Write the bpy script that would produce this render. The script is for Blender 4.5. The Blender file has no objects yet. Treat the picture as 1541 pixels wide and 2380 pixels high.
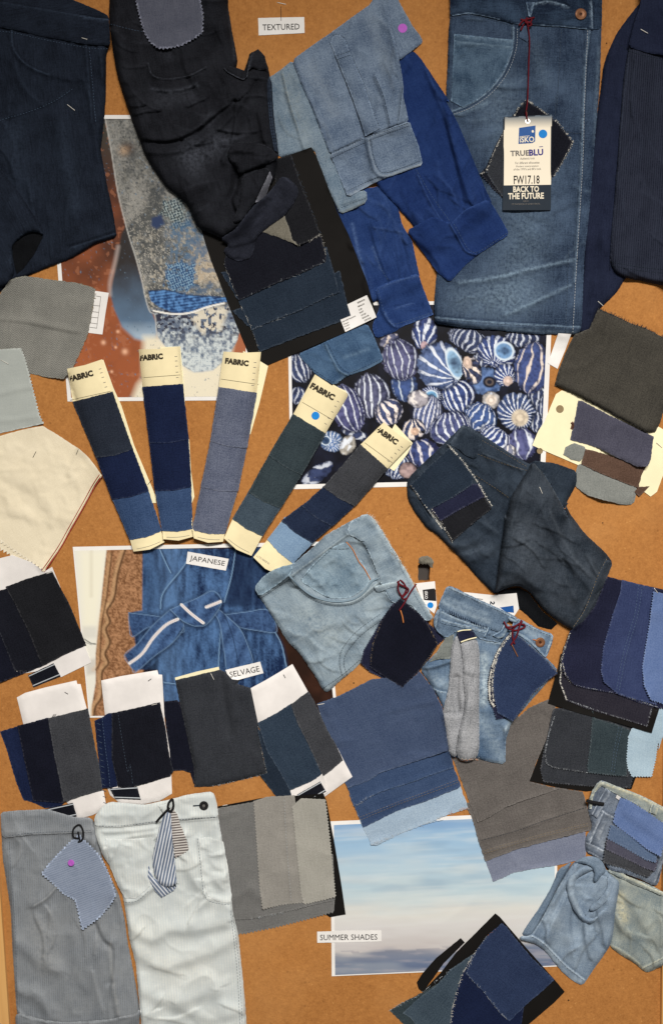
import bpy, math, random
import numpy as np
from mathutils import Vector
from mathutils.geometry import delaunay_2d_cdt

SC = bpy.context.scene
COL = SC.collection
random.seed(7)

# ------------------------------------------------------------------ camera, world, lamps
Z0 = 1.45                         # height of the middle of the view above the floor (m)
S = 0.0006                        # metres of board per layout unit at the middle of the view
FOC = 2120.0                      # focal length in layout units
DIST = FOC * S
PITCH, ROLL = math.radians(6.0), math.radians(-1.6)
c_fwd = np.array([0, math.cos(PITCH), -math.sin(PITCH)])
_r0 = np.array([1.0, 0, 0]); _u0 = np.array([0, math.sin(PITCH), math.cos(PITCH)])
c_right = math.cos(ROLL) * _r0 + math.sin(ROLL) * _u0
c_up = -math.sin(ROLL) * _r0 + math.cos(ROLL) * _u0
c_pos = np.array([0, 0, Z0]) - DIST * c_fwd
cam = bpy.data.cameras.new('camera'); cam_o = bpy.data.objects.new('camera', cam); COL.objects.link(cam_o)
cam.sensor_fit = 'VERTICAL'; cam.sensor_height = 24; cam.lens = 24 * FOC / 2380.0
cam.clip_start = 0.01; cam.clip_end = 60
from mathutils import Matrix
m = Matrix(((c_right[0], c_up[0], -c_fwd[0], c_pos[0]), (c_right[1], c_up[1], -c_fwd[1], c_pos[1]),
            (c_right[2], c_up[2], -c_fwd[2], c_pos[2]), (0, 0, 0, 1)))
cam_o.matrix_world = m
SC.camera = cam_o

wd = bpy.data.worlds.new('World'); SC.world = wd; wd.use_nodes = True
wd.node_tree.nodes['Background'].inputs[0].default_value = (1.0, 0.95, 0.88, 1)
wd.node_tree.nodes['Background'].inputs[1].default_value = 0.14

def area(name, loc, target, sx, sy, power, col):
    l = bpy.data.lights.new(name, 'AREA'); l.shape = 'RECTANGLE'; l.size = sx; l.size_y = sy
    l.energy = power; l.color = col
    o = bpy.data.objects.new(name, l); COL.objects.link(o); o.location = loc
    o.rotation_euler = (Vector(target) - Vector(loc)).to_track_quat('-Z', 'Y').to_euler()
    return o
area('ceiling_lamp', (0.3, -1.9, Z0 + 1.08), (0.3, -1.88, 0), 0.8, 0.4, 131, (1.0, 0.95, 0.88))

SC.view_settings.view_transform = 'Standard'
SC.view_settings.look = 'None'
SC.view_settings.exposure = 0.0
SC.view_settings.gamma = 1.0
SC.cycles.use_denoising = True
SC.cycles.max_bounces = 5
SC.cycles.diffuse_bounces = 3

# ------------------------------------------------------------------ layout helpers
def W(px, py, h):
    """layout position (px, py) on the board, h millimetres in front of its face -> world point"""
    px = np.asarray(px, float); py = np.asarray(py, float); h = np.asarray(h, float) / 1000.0
    a = (px - 770.5) / FOC; b = (1190 - py) / FOC
    r = c_fwd + a[..., None] * c_right + b[..., None] * c_up
    t = (-h - c_pos[1]) / r[..., 1]
    return c_pos + r * t[..., None]

_TX = {'A': 0.0, 'B': 491.5, 'C': 967.5}; _TY = (0.0, 573.5, 1146.9, 1725.3)
_TS = {'J': (393.2, 278.5, .22329), 'K': (966.7, 1343.6, .23392), 'S': (1179.7, 1802.3, .23445)}
def T(tile, *v):
    if tile in _TS: ox, oy, k = _TS[tile]
    else: ox, oy, k = _TX[tile[0]], _TY[int(tile[1])], 0.3722
    return [(ox + v[i] * k, oy + v[i + 1] * k) for i in range(0, len(v), 2)]
def D(*v):
    return [(v[i], v[i + 1]) for i in range(0, len(v), 2)]

def lin(v):
    v /= 255.0
    return v / 12.92 if v <= 0.04045 else ((v + 0.055) / 1.055) ** 2.4
def rgb(r, g, b, k=1.0):
    return (lin(r) * k, lin(g) * k, lin(b) * k, 1.0)

# lattice noise
_rng = np.random.RandomState(11)
_LAT = _rng.rand(8, 256, 256)
def vn(x, y, seed=0):
    L = _LAT[seed % 8]; x = np.asarray(x, float) + 31.7 * seed; y = np.asarray(y, float) + 17.3 * seed
    xi = np.floor(x).astype(int); yi = np.floor(y).astype(int)
    fx = x - xi; fy = y - yi
    fx = fx * fx * fx * (fx * (fx * 6 - 15) + 10); fy = fy * fy * fy * (fy * (fy * 6 - 15) + 10)
    x0 = xi & 255; x1 = (xi + 1) & 255; y0 = yi & 255; y1 = (yi + 1) & 255
    return (L[y0, x0] * (1 - fx) + L[y0, x1] * fx) * (1 - fy) + (L[y1, x0] * (1 - fx) + L[y1, x1] * fx) * fy
def fbm(x, y, seed=0, o=3):
    s = 0; a = 0.5; n = 0
    for k in range(o):
        s = s + a * vn(x * 2 ** k, y * 2 ** k, seed + k); n += a; a *= 0.5
    return s / n

# height of whatever already lies on the board, millimetres, on a 2-unit grid
GX0, GY0, GS = -260, -260, 2
GW, GH = 1030, 1450
HM = np.zeros((GH, GW))
def hs(px, py, grid=None, x0=0, y0=0):
    g = HM if grid is None else grid
    fx = np.clip((np.asarray(px, float) - GX0) / GS - x0, 0, g.shape[1] - 1.001)
    fy = np.clip((np.asarray(py, float) - GY0) / GS - y0, 0, g.shape[0] - 1.001)
    xi = fx.astype(int); yi = fy.astype(int); fx = fx - xi; fy = fy - yi
    return (g[yi, xi] * (1 - fx) + g[yi, xi + 1] * fx) * (1 - fy) + (g[yi + 1, xi] * (1 - fx) + g[yi + 1, xi + 1] * fx) * fy

def inside(px, py, poly):
    r = np.zeros(px.shape, bool); n = len(poly)
    for i in range(n):
        x1, y1 = poly[i]; x2, y2 = poly[(i + 1) % n]
        if y1 == y2: continue
        c = ((y1 > py) != (y2 > py)) & (px < (x2 - x1) * (py - y1) / (y2 - y1) + x1)
        r ^= c
    return r
def pdist(px, py, poly, closed=False, signed=False):
    best = np.full(px.shape, 1e9); sg = np.ones(px.shape)
    n = len(poly)
    for i in range(n if closed else n - 1):
        x1, y1 = poly[i]; x2, y2 = poly[(i + 1) % n]
        dx, dy = x2 - x1, y2 - y1; L = dx * dx + dy * dy + 1e-9
        t = np.clip(((px - x1) * dx + (py - y1) * dy) / L, 0, 1)
        d = np.hypot(px - x1 - t * dx, py - y1 - t * dy)
        k = d < best
        best = np.where(k, d, best)
        if signed:
            sg = np.where(k, np.sign(dx * (py - y1) - dy * (px - x1)), sg)
    return (best, sg) if signed else best
def boxb(a, r, ax):
    if r < 1: return a
    p = [(0, 0), (0, 0)]; p[ax] = (r + 1, r)
    c = np.cumsum(np.pad(a, p, mode='edge'), axis=ax)
    n = a.shape[ax]
    return (np.take(c, range(2 * r + 1, 2 * r + 1 + n), axis=ax) - np.take(c, range(0, n), axis=ax)) / (2 * r + 1)
def blur(a, r):
    for _ in range(3):
        a = boxb(boxb(a, r, 0), r, 1)
    return a
def maxf(a, r):
    for ax in (0, 1):
        o = a.copy()
        for k in range(1, r + 1):
            for s in (-k, k):
                b = np.roll(a, s, axis=ax)
                o = np.maximum(o, b)
        a = o
    return a

def smooth_line(p, n=6, closed=False):
    """Catmull-Rom through the points"""
    out = []; N = len(p)
    if N < 3: return list(p)
    rng = range(N if closed else N - 1)
    for i in rng:
        g = (lambda k: p[k % N]) if closed else (lambda k: p[min(max(k, 0), N - 1)])
        p0, p1, p2, p3 = g(i - 1), g(i), g(i + 1), g(i + 2)
        for k in range(n):
            t = k / n
            out.append(tuple(0.5 * (2 * p1[a] + (p2[a] - p0[a]) * t + (2 * p0[a] - 5 * p1[a] + 4 * p2[a] - p3[a]) * t * t
                                    + (3 * p1[a] - p0[a] - 3 * p2[a] + p3[a]) * t ** 3) for a in (0, 1)))
    if not closed: out.append(p[-1])
    return out
def chaikin(p, w=0.25):
    out = []
    for i in range(len(p)):
        a, b = p[i], p[(i + 1) % len(p)]
        L = math.hypot(b[0] - a[0], b[1] - a[1]); k = min(w, 6.0 / max(L, 1e-6))
        out += [(a[0] + (b[0] - a[0]) * k, a[1] + (b[1] - a[1]) * k), (b[0] + (a[0] - b[0]) * k, b[1] + (a[1] - b[1]) * k)]
    return out

# ------------------------------------------------------------------ objects
def tag(o, label=None, cat=None, group=None, kind=None):
    if label: o['label'] = label
    if cat: o['category'] = cat
    if group: o['group'] = group
    if kind: o['kind'] = kind
    return o
def thing(name, label, cat, x, y, group=None):
    o = bpy.data.objects.new(name, None); COL.objects.link(o)
    o.empty_display_size = 0.02
    o.location = W(x, y, 0); o['_w'] = [float(v) for v in o.location]
    return tag(o, label, cat, group)
def link(name, verts, faces, mats, parent=None, midx=None, smooth=None, uv=None, attrs=None, col=None):
    verts = np.asarray(verts, float)
    org = verts.mean(0) if parent is None or parent.type != 'EMPTY' or True else None
    me = bpy.data.meshes.new(name)
    me.from_pydata((verts - org).tolist(), [], faces)
    for mm in (mats if isinstance(mats, (list, tuple)) else [mats]): me.materials.append(mm)
    if midx is not None: me.polygons.foreach_set('material_index', midx)
    if smooth is not None:
        me.polygons.foreach_set('use_smooth', smooth if not isinstance(smooth, bool) else [smooth] * len(faces))
    if uv is not None:
        l = me.uv_layers.new(name='UVMap')
        vi = np.empty(len(me.loops), int); me.loops.foreach_get('vertex_index', vi)
        l.data.foreach_set('uv', np.asarray(uv, float)[vi].ravel())
    for k, v in (attrs or {}).items():
        a = me.attributes.new(k, 'FLOAT', 'POINT'); a.data.foreach_set('value', np.asarray(v, float))
    if col is not None:
        a = me.attributes.new('ink', 'FLOAT_COLOR', 'POINT')
        a.data.foreach_set('color', np.c_[col, np.ones(len(col))].ravel())
    me.update()
    o = bpy.data.objects.new(name, me); COL.objects.link(o)
    po = np.array(parent['_w']) if parent is not None else np.zeros(3)
    o.location = org - po
    o['_w'] = [float(v) for v in org]
    if parent is not None: o.parent = parent
    return o

def field(px, py, wr, nz):
    f = np.zeros(px.shape)
    for r in wr:
        line, h, wl = r[0], r[1], r[2]; wrr = r[3] if len(r) > 3 else wl
        d, s = pdist(px, py, line if len(line) < 3 else smooth_line(line, 4), signed=True)
        w = np.where(s > 0, wl, wrr)
        f += 1.5 * h * np.exp(-(d / w) ** 2)
    for a in nz:
        amp, sx, sy, ang, seed = a
        c, s_ = math.cos(math.radians(ang)), math.sin(math.radians(ang))
        u = (px * c + py * s_) / sx; v = (-px * s_ + py * c) / sy
        a_ = fbm(u, v, seed, 2)
        w_ = vn(u * .9 + a_ * .8, v * .9 + a_ * .8, seed + 3)
        f += amp * (1.1 * (2 * a_ - 1) + 2.0 * (0.22 - np.minimum(np.abs(2 * w_ - 1), .5)))
    return f

_pn = [0]
def piece(name, pts, mat, parent=None, t=0.6, loft=0.0, ew=16, wr=(), nz=(), grain=0, pk=None, pitch=7.0, amp=2.2,
          rag=0.6, res=5, sm=0, fit=(4, 5), wear=(), lift=0.0, gap=0.25, back=None, solid=None, up=(), cyl=None, cr=None):
    """A sheet or garment panel with the outline pts: it drapes over what already lies on the board.
    loft = how far it bulges (mm), wr = folds, nz = wrinkle noise, pk = numbers of the pinked (zigzag) edges, wear = faded lines"""
    _pn[0] += 1; sd = _pn[0]
    R = random.Random(sd)
    amp = amp * 1.35
    base = [tuple(p) for p in pts]
    n = len(base)
    area2 = sum(base[i][0] * base[(i + 1) % n][1] - base[(i + 1) % n][0] * base[i][1] for i in range(n))
    flip = area2 < 0
    raw = base
    if sm:
        for _ in range(sm): raw = chaikin(raw)
    # resample outline
    out = []
    m_ = len(raw)
    for i in range(m_):
        (x1, y1), (x2, y2) = raw[i], raw[(i + 1) % m_]
        L = math.hypot(x2 - x1, y2 - y1)
        if L < 1e-6: continue
        nx, ny = (y2 - y1) / L, -(x2 - x1) / L
        if flip: nx, ny = -nx, -ny
        zig = pk is not None and (pk == 'all' or i in pk)
        if zig:
            k = max(1, round(L / pitch))
            for j in range(k):
                for q, off in ((0, -amp / 2), (0.5, amp / 2)):
                    tt = (j + q) / k
                    a = off * R.uniform(0.75, 1.25)
                    out.append((x1 + (x2 - x1) * tt + nx * a, y1 + (y2 - y1) * tt + ny * a))
        else:
            k = max(1, round(L / max(4.0, res)))
            for j in range(k):
                tt = j / k; a = rag * (R.random() * 2 - 1) if j else 0
                out.append((x1 + (x2 - x1) * tt + nx * a, y1 + (y2 - y1) * tt + ny * a))
    rp = np.array(raw)
    if cr:                    # sharp short creases: (how many, direction, length, height)
        wr = list(wr); wear = list(wear); made = 0
        lo, hi = rp.min(0), rp.max(0)
        for _ in range(cr[0] * 8):
            if made >= cr[0]: break
            qx, qy = R.uniform(max(lo[0], -20), min(hi[0], 1560)), R.uniform(max(lo[1], -20), min(hi[1], 2400))
            if not inside(np.array([qx]), np.array([qy]), raw)[0]: continue
            made += 1
            an = math.radians(cr[1] + R.gauss(0, 22)); ln_ = cr[2] * R.uniform(.5, 1.3); bend = R.uniform(-.18, .18) * ln_
            ca, sa = math.cos(an), math.sin(an)
            pl = [(qx + ca * ln_ * (q - .5) - sa * bend * (1 - (2 * q - 1) ** 2), qy + sa * ln_ * (q - .5) + ca * bend * (1 - (2 * q - 1) ** 2)) for q in (0, .33, .67, 1)]
            wa_, wb_ = (3.0, R.uniform(9, 18)) if R.random() < .5 else (R.uniform(9, 18), 3.0)
            wr.append((pl, cr[3] * R.uniform(.5, 1.2), wa_, wb_)); wear.append((pl, 3.5, .12))
    x0, y0 = rp.min(0); x1, y1 = rp.max(0)
    # drape base on the sub grid
    ix0 = max(int((x0 - GX0) / GS) - 8, 0); ix1 = min(int((x1 - GX0) / GS) + 9, GW)
    iy0 = max(int((y0 - GY0) / GS) - 8, 0); iy1 = min(int((y1 - GY0) / GS) + 9, GH)
    sub = HM[iy0:iy1, ix0:ix1]
    gx, gy = np.meshgrid(GX0 + GS * np.arange(ix0, ix1), GY0 + GS * np.arange(iy0, iy1))
    msk = inside(gx, gy, raw)
    mk = maxf(msk.astype(float), 2) > 0
    hm = np.where(mk, sub, 0.0)
    if fit[0]: hm = np.where(mk, maxf(hm, fit[0]), 0)
    if fit[1]:
        wgt = blur(mk.astype(float), fit[1]); B = blur(hm, fit[1]) / np.maximum(wgt, 1e-3)
    else: B = hm
    B = np.where(mk, np.maximum(B, sub), B)
    def top(px, py, edge_d):
        b = hs(px, py, B, ix0, iy0)
        f = field(px, py, wr, nz)
        if loft:
            if cyl: edge_d = cyl[2] - pdist(px, py, cyl[:2])
            e = np.clip(edge_d / ew, 0, 1); prof = np.sqrt(np.maximum(1 - (1 - e) ** 2, 0))
            f = f * 1.55 * (0.2 + 0.8 * prof) + loft * (1.6 if loft >= 13 else 1.1) * prof
        else:
            f = np.maximum(f, -0.2)
        for (ux, uy, ur, uh) in up:      # corners that curl away from the board
            f = f + uh * np.clip(1 - np.hypot(px - ux, py - uy) / ur, 0, 1) ** 2
        return np.maximum(b + t + gap + lift + f, b + t + gap)
    seams = []
    for w in wear:           # a narrow faded line is a stitched seam: a welt with a groove
        if w[1] <= 3.2 and w[2] >= .3: seams.append((w[0] if len(w[0]) < 3 else smooth_line(w[0], 4), w[1], w[2]))
    def seam_h(px, py):
        o = np.zeros(px.shape)
        for l, w_, a in seams:
            d, s = pdist(px, py, l, signed=True); sd_ = d * s
            o += (0.5 if loft < 3 else 1.0) * min(1, a + .3) * (np.exp(-((sd_ - 1.5) / 3.2) ** 2) - 1.3 * np.exp(-((sd_ + 2.6) / 1.7) ** 2))
        return o
    top0 = top
    def top(px, py, edge_d):
        return np.maximum(top0(px, py, edge_d) + seam_h(px, py), hs(px, py, B, ix0, iy0) + t + gap)
    gd = pdist(gx, gy, raw, closed=True)
    gt = top(gx, gy, gd)
    HM[iy0:iy1, ix0:ix1] = np.where(msk, np.maximum(gt, sub), sub)
    # interior points
    xs, ys = [], []
    row = 0; y = y0 + res * 0.5
    while y < y1:
        xx = np.arange(x0 + (res * 0.5 if row % 2 else 0), x1, res)
        xs.append(xx); ys.append(np.full(xx.shape, y)); y += res * 0.87; row += 1
    op = np.array(out)
    if xs:
        xs = np.concatenate(xs); ys = np.concatenate(ys)
        k = inside(xs, ys, raw); xs, ys = xs[k], ys[k]
        dd = pdist(xs, ys, raw, closed=True)
        k = dd > max(0.62 * res, amp * 0.7 if pk is not None else 0); xs, ys = xs[k], ys[k]
        P = np.vstack([op, np.c_[xs, ys]])
    else: P = op
    no = len(op)
    r = delaunay_2d_cdt([Vector((float(a), float(b))) for a, b in P], [(i, (i + 1) % no) for i in range(no)], [], 1, 1e-4)
    v2 = np.array([(v.x, v.y) for v in r[0]])
    tris = [tuple(f) for f in r[2]]
    # orientation: counter-clockwise seen from the camera = clockwise in (x right, y down)
    fx = []
    for f in tris:
        a = v2[f[0]]; b = v2[f[1]]; c = v2[f[2]]
        s = (b[0] - a[0]) * (c[1] - a[1]) - (b[1] - a[1]) * (c[0] - a[0])
        fx.append(f if s < 0 else f[::-1])
    tris = fx
    px, py = v2[:, 0], v2[:, 1]
    ed = pdist(px, py, out if len(out) < 400 else raw, closed=True)
    ht = top(px, py, pdist(px, py, raw, closed=True) if pk is not None else ed)
    cnt = {}
    for f in tris:
        for i in range(3):
            a, b = f[i], f[(i + 1) % 3]
            cnt[(a, b)] = 1
    bnd = [(a, b) for (a, b) in cnt if (b, a) not in cnt]
    bv = sorted({a for e in bnd for a in e}); mp = {v: k for k, v in enumerate(bv)}
    N = len(v2); nb = len(bv)
    bx, by = px[bv], py[bv]
    VT = W(px, py, ht)
    VB1 = W(bx, by, ht[bv]); VB2 = W(bx, by, np.maximum(ht[bv] - t, 0.05))
    verts = [VT, VB1, VB2]; faces = list(tris); smo = [True] * len(tris); mi = [0] * len(tris)
    for a, b in bnd:
        faces.append((N + mp[b], N + mp[a], N + nb + mp[a], N + nb + mp[b])); smo.append(False); mi.append(0)
    wv = np.zeros(N)
    for w in wear:
        line, ww, am = w
        l_ = line if len(line) < 3 else smooth_line(line, 4)
        if ww <= 3.2 and am >= .3:
            d, s = pdist(px, py, l_, signed=True); sd_ = d * s
            pk_ = .55 + .9 * vn(px / 5, py / 5, 3)
            wv += am * pk_ * np.exp(-((sd_ - .8) / 2.0) ** 2) - .75 * am * np.exp(-((sd_ + 2.4) / 1.6) ** 2) + .35 * am * np.exp(-((sd_ - 5) / 2.5) ** 2) * (vn(px / 4, py / 4, 5) > .5)
        else: wv += am * np.exp(-(pdist(px, py, l_) / ww) ** 2)
    eg = np.zeros(N); eg[bv] = 1
    uvx = np.concatenate([px, bx, bx]); uvy = np.concatenate([py, by, by])
    ea = np.concatenate([eg, np.ones(nb), np.ones(nb)]); wa = np.concatenate([wv, wv[bv], wv[bv]])
    if loft == 0 or solid:
        VU = W(px, py, np.maximum(ht - t, 0.04)); o0 = N + 2 * nb
        verts.append(VU); faces += [(a + o0, c + o0, b + o0) for a, b, c in tris]; smo += [True] * len(tris)
        mi += [1 if back else 0] * len(tris)
        uvx = np.concatenate([uvx, px]); uvy = np.concatenate([uvy, py]); ea = np.concatenate([ea, eg]); wa = np.concatenate([wa, wv])
    g = math.radians(grain); cg, sg_ = math.cos(g), math.sin(g)
    ox, oy = R.uniform(0, 50), R.uniform(0, 50)
    uv = np.c_[(uvx * cg + uvy * sg_) / 100 + ox, (-uvx * sg_ + uvy * cg) / 100 + oy]
    ob = link(name, np.vstack(verts), faces, [mat] + ([back] if back else []), parent, mi, smo, uv, {'edge': ea, 'wear': wa})
    return ob

def tube_mesh(paths, rad, sides=6, flat=1.0, bump=0.0):
    """paths: list of (list of (x, y, h_mm)); returns verts, faces for round strands of radius rad (mm)"""
    V = []; F = []
    for p in paths:
        p = np.array(p, float)
        w = W(p[:, 0], p[:, 1], p[:, 2])
        k0 = len(V); n = len(p)
        for i in range(n):
            d = w[min(i + 1, n - 1)] - w[max(i - 1, 0)]; d = d / (np.linalg.norm(d) + 1e-9)
            nrm = np.array([0, -1.0, 0]); s = np.cross(d, nrm); s /= np.linalg.norm(s) + 1e-9
            nrm = np.cross(s, d)
            for j in range(sides):
                a = 2 * math.pi * j / sides
                V.append(w[i] + (s * math.cos(a) + nrm * math.sin(a) * flat) * rad / 1000)
        for i in range(n - 1):
            for j in range(sides):
                a, b = k0 + i * sides + j, k0 + i * sides + (j + 1) % sides
                F.append((a, b, b + sides, a + sides))
        F.append(tuple(k0 + j for j in range(sides))[::-1]); F.append(tuple(k0 + (n - 1) * sides + j for j in range(sides)))
    return np.array(V), F

def resample(p, step):
    out = [p[0]]; acc = 0.0
    for a, b in zip(p[:-1], p[1:]):
        L = math.hypot(b[0] - a[0], b[1] - a[1]); s = step - acc
        while s <= L and L > 0:
            out.append((a[0] + (b[0] - a[0]) * s / L, a[1] + (b[1] - a[1]) * s / L)); s += step
        acc = (acc + L) % step if L > 0 else acc
    return out
def stitch(parent, lines, mat, rad=0.32, dash=5.0, gap=2.2, name='stitching', dup=None):
    """rows of thread lying on the cloth; dup = distance to a second parallel row"""
    if name == 'stitching' and len(lines) > 1:
        for l in lines: stitch(parent, [l], mat, rad, dash, gap, name, dup)
        return
    R = random.Random(len(lines) + 3)
    paths = []
    todo = []
    for l in lines:
        l = smooth_line(l, 6) if len(l) > 2 else l
        todo.append(l)
        if dup:
            q = []
            for i in range(len(l)):
                a, b = l[max(i - 1, 0)], l[min(i + 1, len(l) - 1)]
                L = math.hypot(b[0] - a[0], b[1] - a[1]) + 1e-9
                q.append((l[i][0] - (b[1] - a[1]) / L * dup, l[i][1] + (b[0] - a[0]) / L * dup))
            todo.append(q)
    for l in todo:
        r = resample(l, (dash + gap) / 2)
        for i in range(0, len(r) - 1, 2):
            a, b = r[i], r[i + 1]
            k = dash / (dash + gap) * 2 * R.uniform(0.85, 1.05)
            b = (a[0] + (b[0] - a[0]) * k, a[1] + (b[1] - a[1]) * k)
            mx, my = (a[0] + b[0]) / 2, (a[1] + b[1]) / 2
            ha, hb, hm = (float(hs(*q)) for q in (a, b, (mx, my)))
            paths.append([(a[0], a[1], ha + 0.05), (mx, my, max(hm, (ha + hb) / 2) + 0.32), (b[0], b[1], hb + 0.05)])
    if not paths: return
    V, F = tube_mesh(paths, rad, 4)
    return link(name, V, F, mat, parent, smooth=True)
def cord(name, parent, lines, mat, rad=1.0, lift=0.0, sides=6):
    paths = []
    for l in lines:
        l = resample(smooth_line(l, 8) if len(l) > 2 else l, 3.0) + [l[-1]]
        hh = [float(hs(x, y)) for x, y in l]
        k = 5
        hh2 = [max(hh[max(i - k, 0):i + k + 1]) for i in range(len(hh))]
        hh3 = [sum(hh2[max(i - 3, 0):i + 4]) / len(hh2[max(i - 3, 0):i + 4]) for i in range(len(hh2))]
        paths.append([(x, y, max(a, b) + rad * 0.9 + lift) for (x, y), a, b in zip(l, hh3, hh)])
    V, F = tube_mesh(paths, rad, sides)
    return link(name, V, F, mat, parent, smooth=True)
def fray(parent, lines, mat, n=40, ln=7, spread=0.5, rad=0.16, name='loose_threads', seed=1, along=0.35):
    """short loose threads along a cut edge"""
    if len(lines) > 1:
        for i, l in enumerate(lines): fray(parent, [l], mat, n, ln, spread, rad, name, seed + 200 * i, along)
        return
    R = random.Random(seed); paths = []
    for l in lines:
        tot = sum(math.hypot(b[0] - a[0], b[1] - a[1]) for a, b in zip(l[:-1], l[1:]))
        for _ in range(int(n * tot / 100)):
            s = R.uniform(0, tot); 
            for a, b in zip(l[:-1], l[1:]):
                L = math.hypot(b[0] - a[0], b[1] - a[1])
                if s <= L: break
                s -= L
            x, y = a[0] + (b[0] - a[0]) * s / L, a[1] + (b[1] - a[1]) * s / L
            if R.random() < along: ang = math.atan2(b[1] - a[1], b[0] - a[0]) + R.uniform(-0.25, 0.25)
            else: ang = math.atan2(b[0] - a[0], -(b[1] - a[1])) + R.uniform(-spread, spread) + math.pi
            q = ln * R.uniform(0.4, 1.3); cv = R.uniform(-0.5, 0.5)
            x -= math.cos(ang) * q * 0.3; y -= math.sin(ang) * q * 0.3
            h0 = float(hs(x, y)); p = []
            for k in range(4):
                aa = ang + cv * k / 3
                xx, yy = x + math.cos(aa) * q * k / 3, y + math.sin(aa) * q * k / 3
                p.append((xx, yy, max(float(hs(xx, yy)), h0 * 0.8) + 0.25))
            paths.append(p)
    if not paths: return
    V, F = tube_mesh(paths, rad, 4)
    return link(name, V, F, mat, parent, smooth=True)

def disc(name, parent, x, y, r, mat, t=0.3, n=28, rim=None, hole=0.0, lift=0.0, dome=0.0):
    """a flat round piece (dot sticker, button, eyelet) r layout units wide, t mm thick"""
    h = None
    rr = [(hole if hole else 0.0, t), (r * 0.55 if not hole else (hole + r) / 2, t + dome), (r * 0.9, t + dome * 0.4), (r, t * 0.55), (r, -0.3)]
    if hole: rr = [(hole, -0.3)] + rr
    V = []; F = []
    for q, z in rr:
        for k in range(n):
            a = 2 * math.pi * k / n
            qx, qy = x + q * math.cos(a), y + q * math.sin(a)
            V.append(W(qx, qy, float(hs(qx, qy) * .5 + hs(x, y) * .5 if t > .5 else hs(qx, qy) + .25) + lift + z))
    for i in range(len(rr) - 1):
        for k in range(n):
            a, b = i * n + k, i * n + (k + 1) % n
            F.append((a, b, b + n, a + n))
    return link(name, V, [f[::-1] for f in F] if False else F, mat, parent, smooth=False)

def letters(parent, s, cx, cy, width, height, ang, mat, name='lettering', bold=0.0, align='C', lift=0.4, shear=0.0, hscale=None):
    """printed words: flat glyph outlines laid on the surface, centred on (cx, cy), ang degrees (clockwise positive)"""
    cu = bpy.data.curves.new('glyphs', 'FONT'); cu.body = s; cu.size = 1; cu.offset = bold; cu.shear = shear
    cu.resolution_u = 2
    to = bpy.data.objects.new('glyphs', cu); COL.objects.link(to)
    dg = bpy.context.evaluated_depsgraph_get(); ev = to.evaluated_get(dg); me = ev.to_mesh()
    v = np.array([tuple(q.co) for q in me.vertices]); fs = [tuple(p.vertices) for p in me.polygons]
    ev.to_mesh_clear(); bpy.data.objects.remove(to); bpy.data.curves.remove(cu)
    lo, hi = v.min(0), v.max(0)
    sx = width / (hi[0] - lo[0]); sy = height / (hi[1] - lo[1])
    X = (v[:, 0] - (lo[0] + hi[0]) / 2) * sx; Y = -(v[:, 1] - (lo[1] + hi[1]) / 2) * sy
    a = math.radians(ang); px = cx + X * math.cos(a) - Y * math.sin(a); py = cy + X * math.sin(a) + Y * math.cos(a)
    V = W(px, py, hs(px, py) + lift)
    out = []
    for f in fs:
        p = V[list(f)]; nn = np.cross(p[1] - p[0], p[2] - p[0])
        out.append(f if nn[1] < 0 else f[::-1])
    return link(name, V, out, mat, parent, smooth=False)
def rule(parent, lines, mat, wd_=1.0, name='printed_lines', lift=0.35):
    """printed thin lines"""
    V = []; F = []
    for l in lines:
        l = resample(l, 6) + [l[-1]]
        for a, b in zip(l[:-1], l[1:]):
            L = math.hypot(b[0] - a[0], b[1] - a[1])
            if L < 0.05: continue
            nx, ny = -(b[1] - a[1]) / L * wd_ / 2, (b[0] - a[0]) / L * wd_ / 2
            q = [(a[0] + nx, a[1] + ny), (b[0] + nx, b[1] + ny), (b[0] - nx, b[1] - ny), (a[0] - nx, a[1] - ny)]
            k = len(V); V += [W(x, y, float(hs(x, y)) + lift) for x, y in q]; F.append((k, k + 1, k + 2, k + 3))
    return link(name, V, F, mat, parent, smooth=False)
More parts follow.
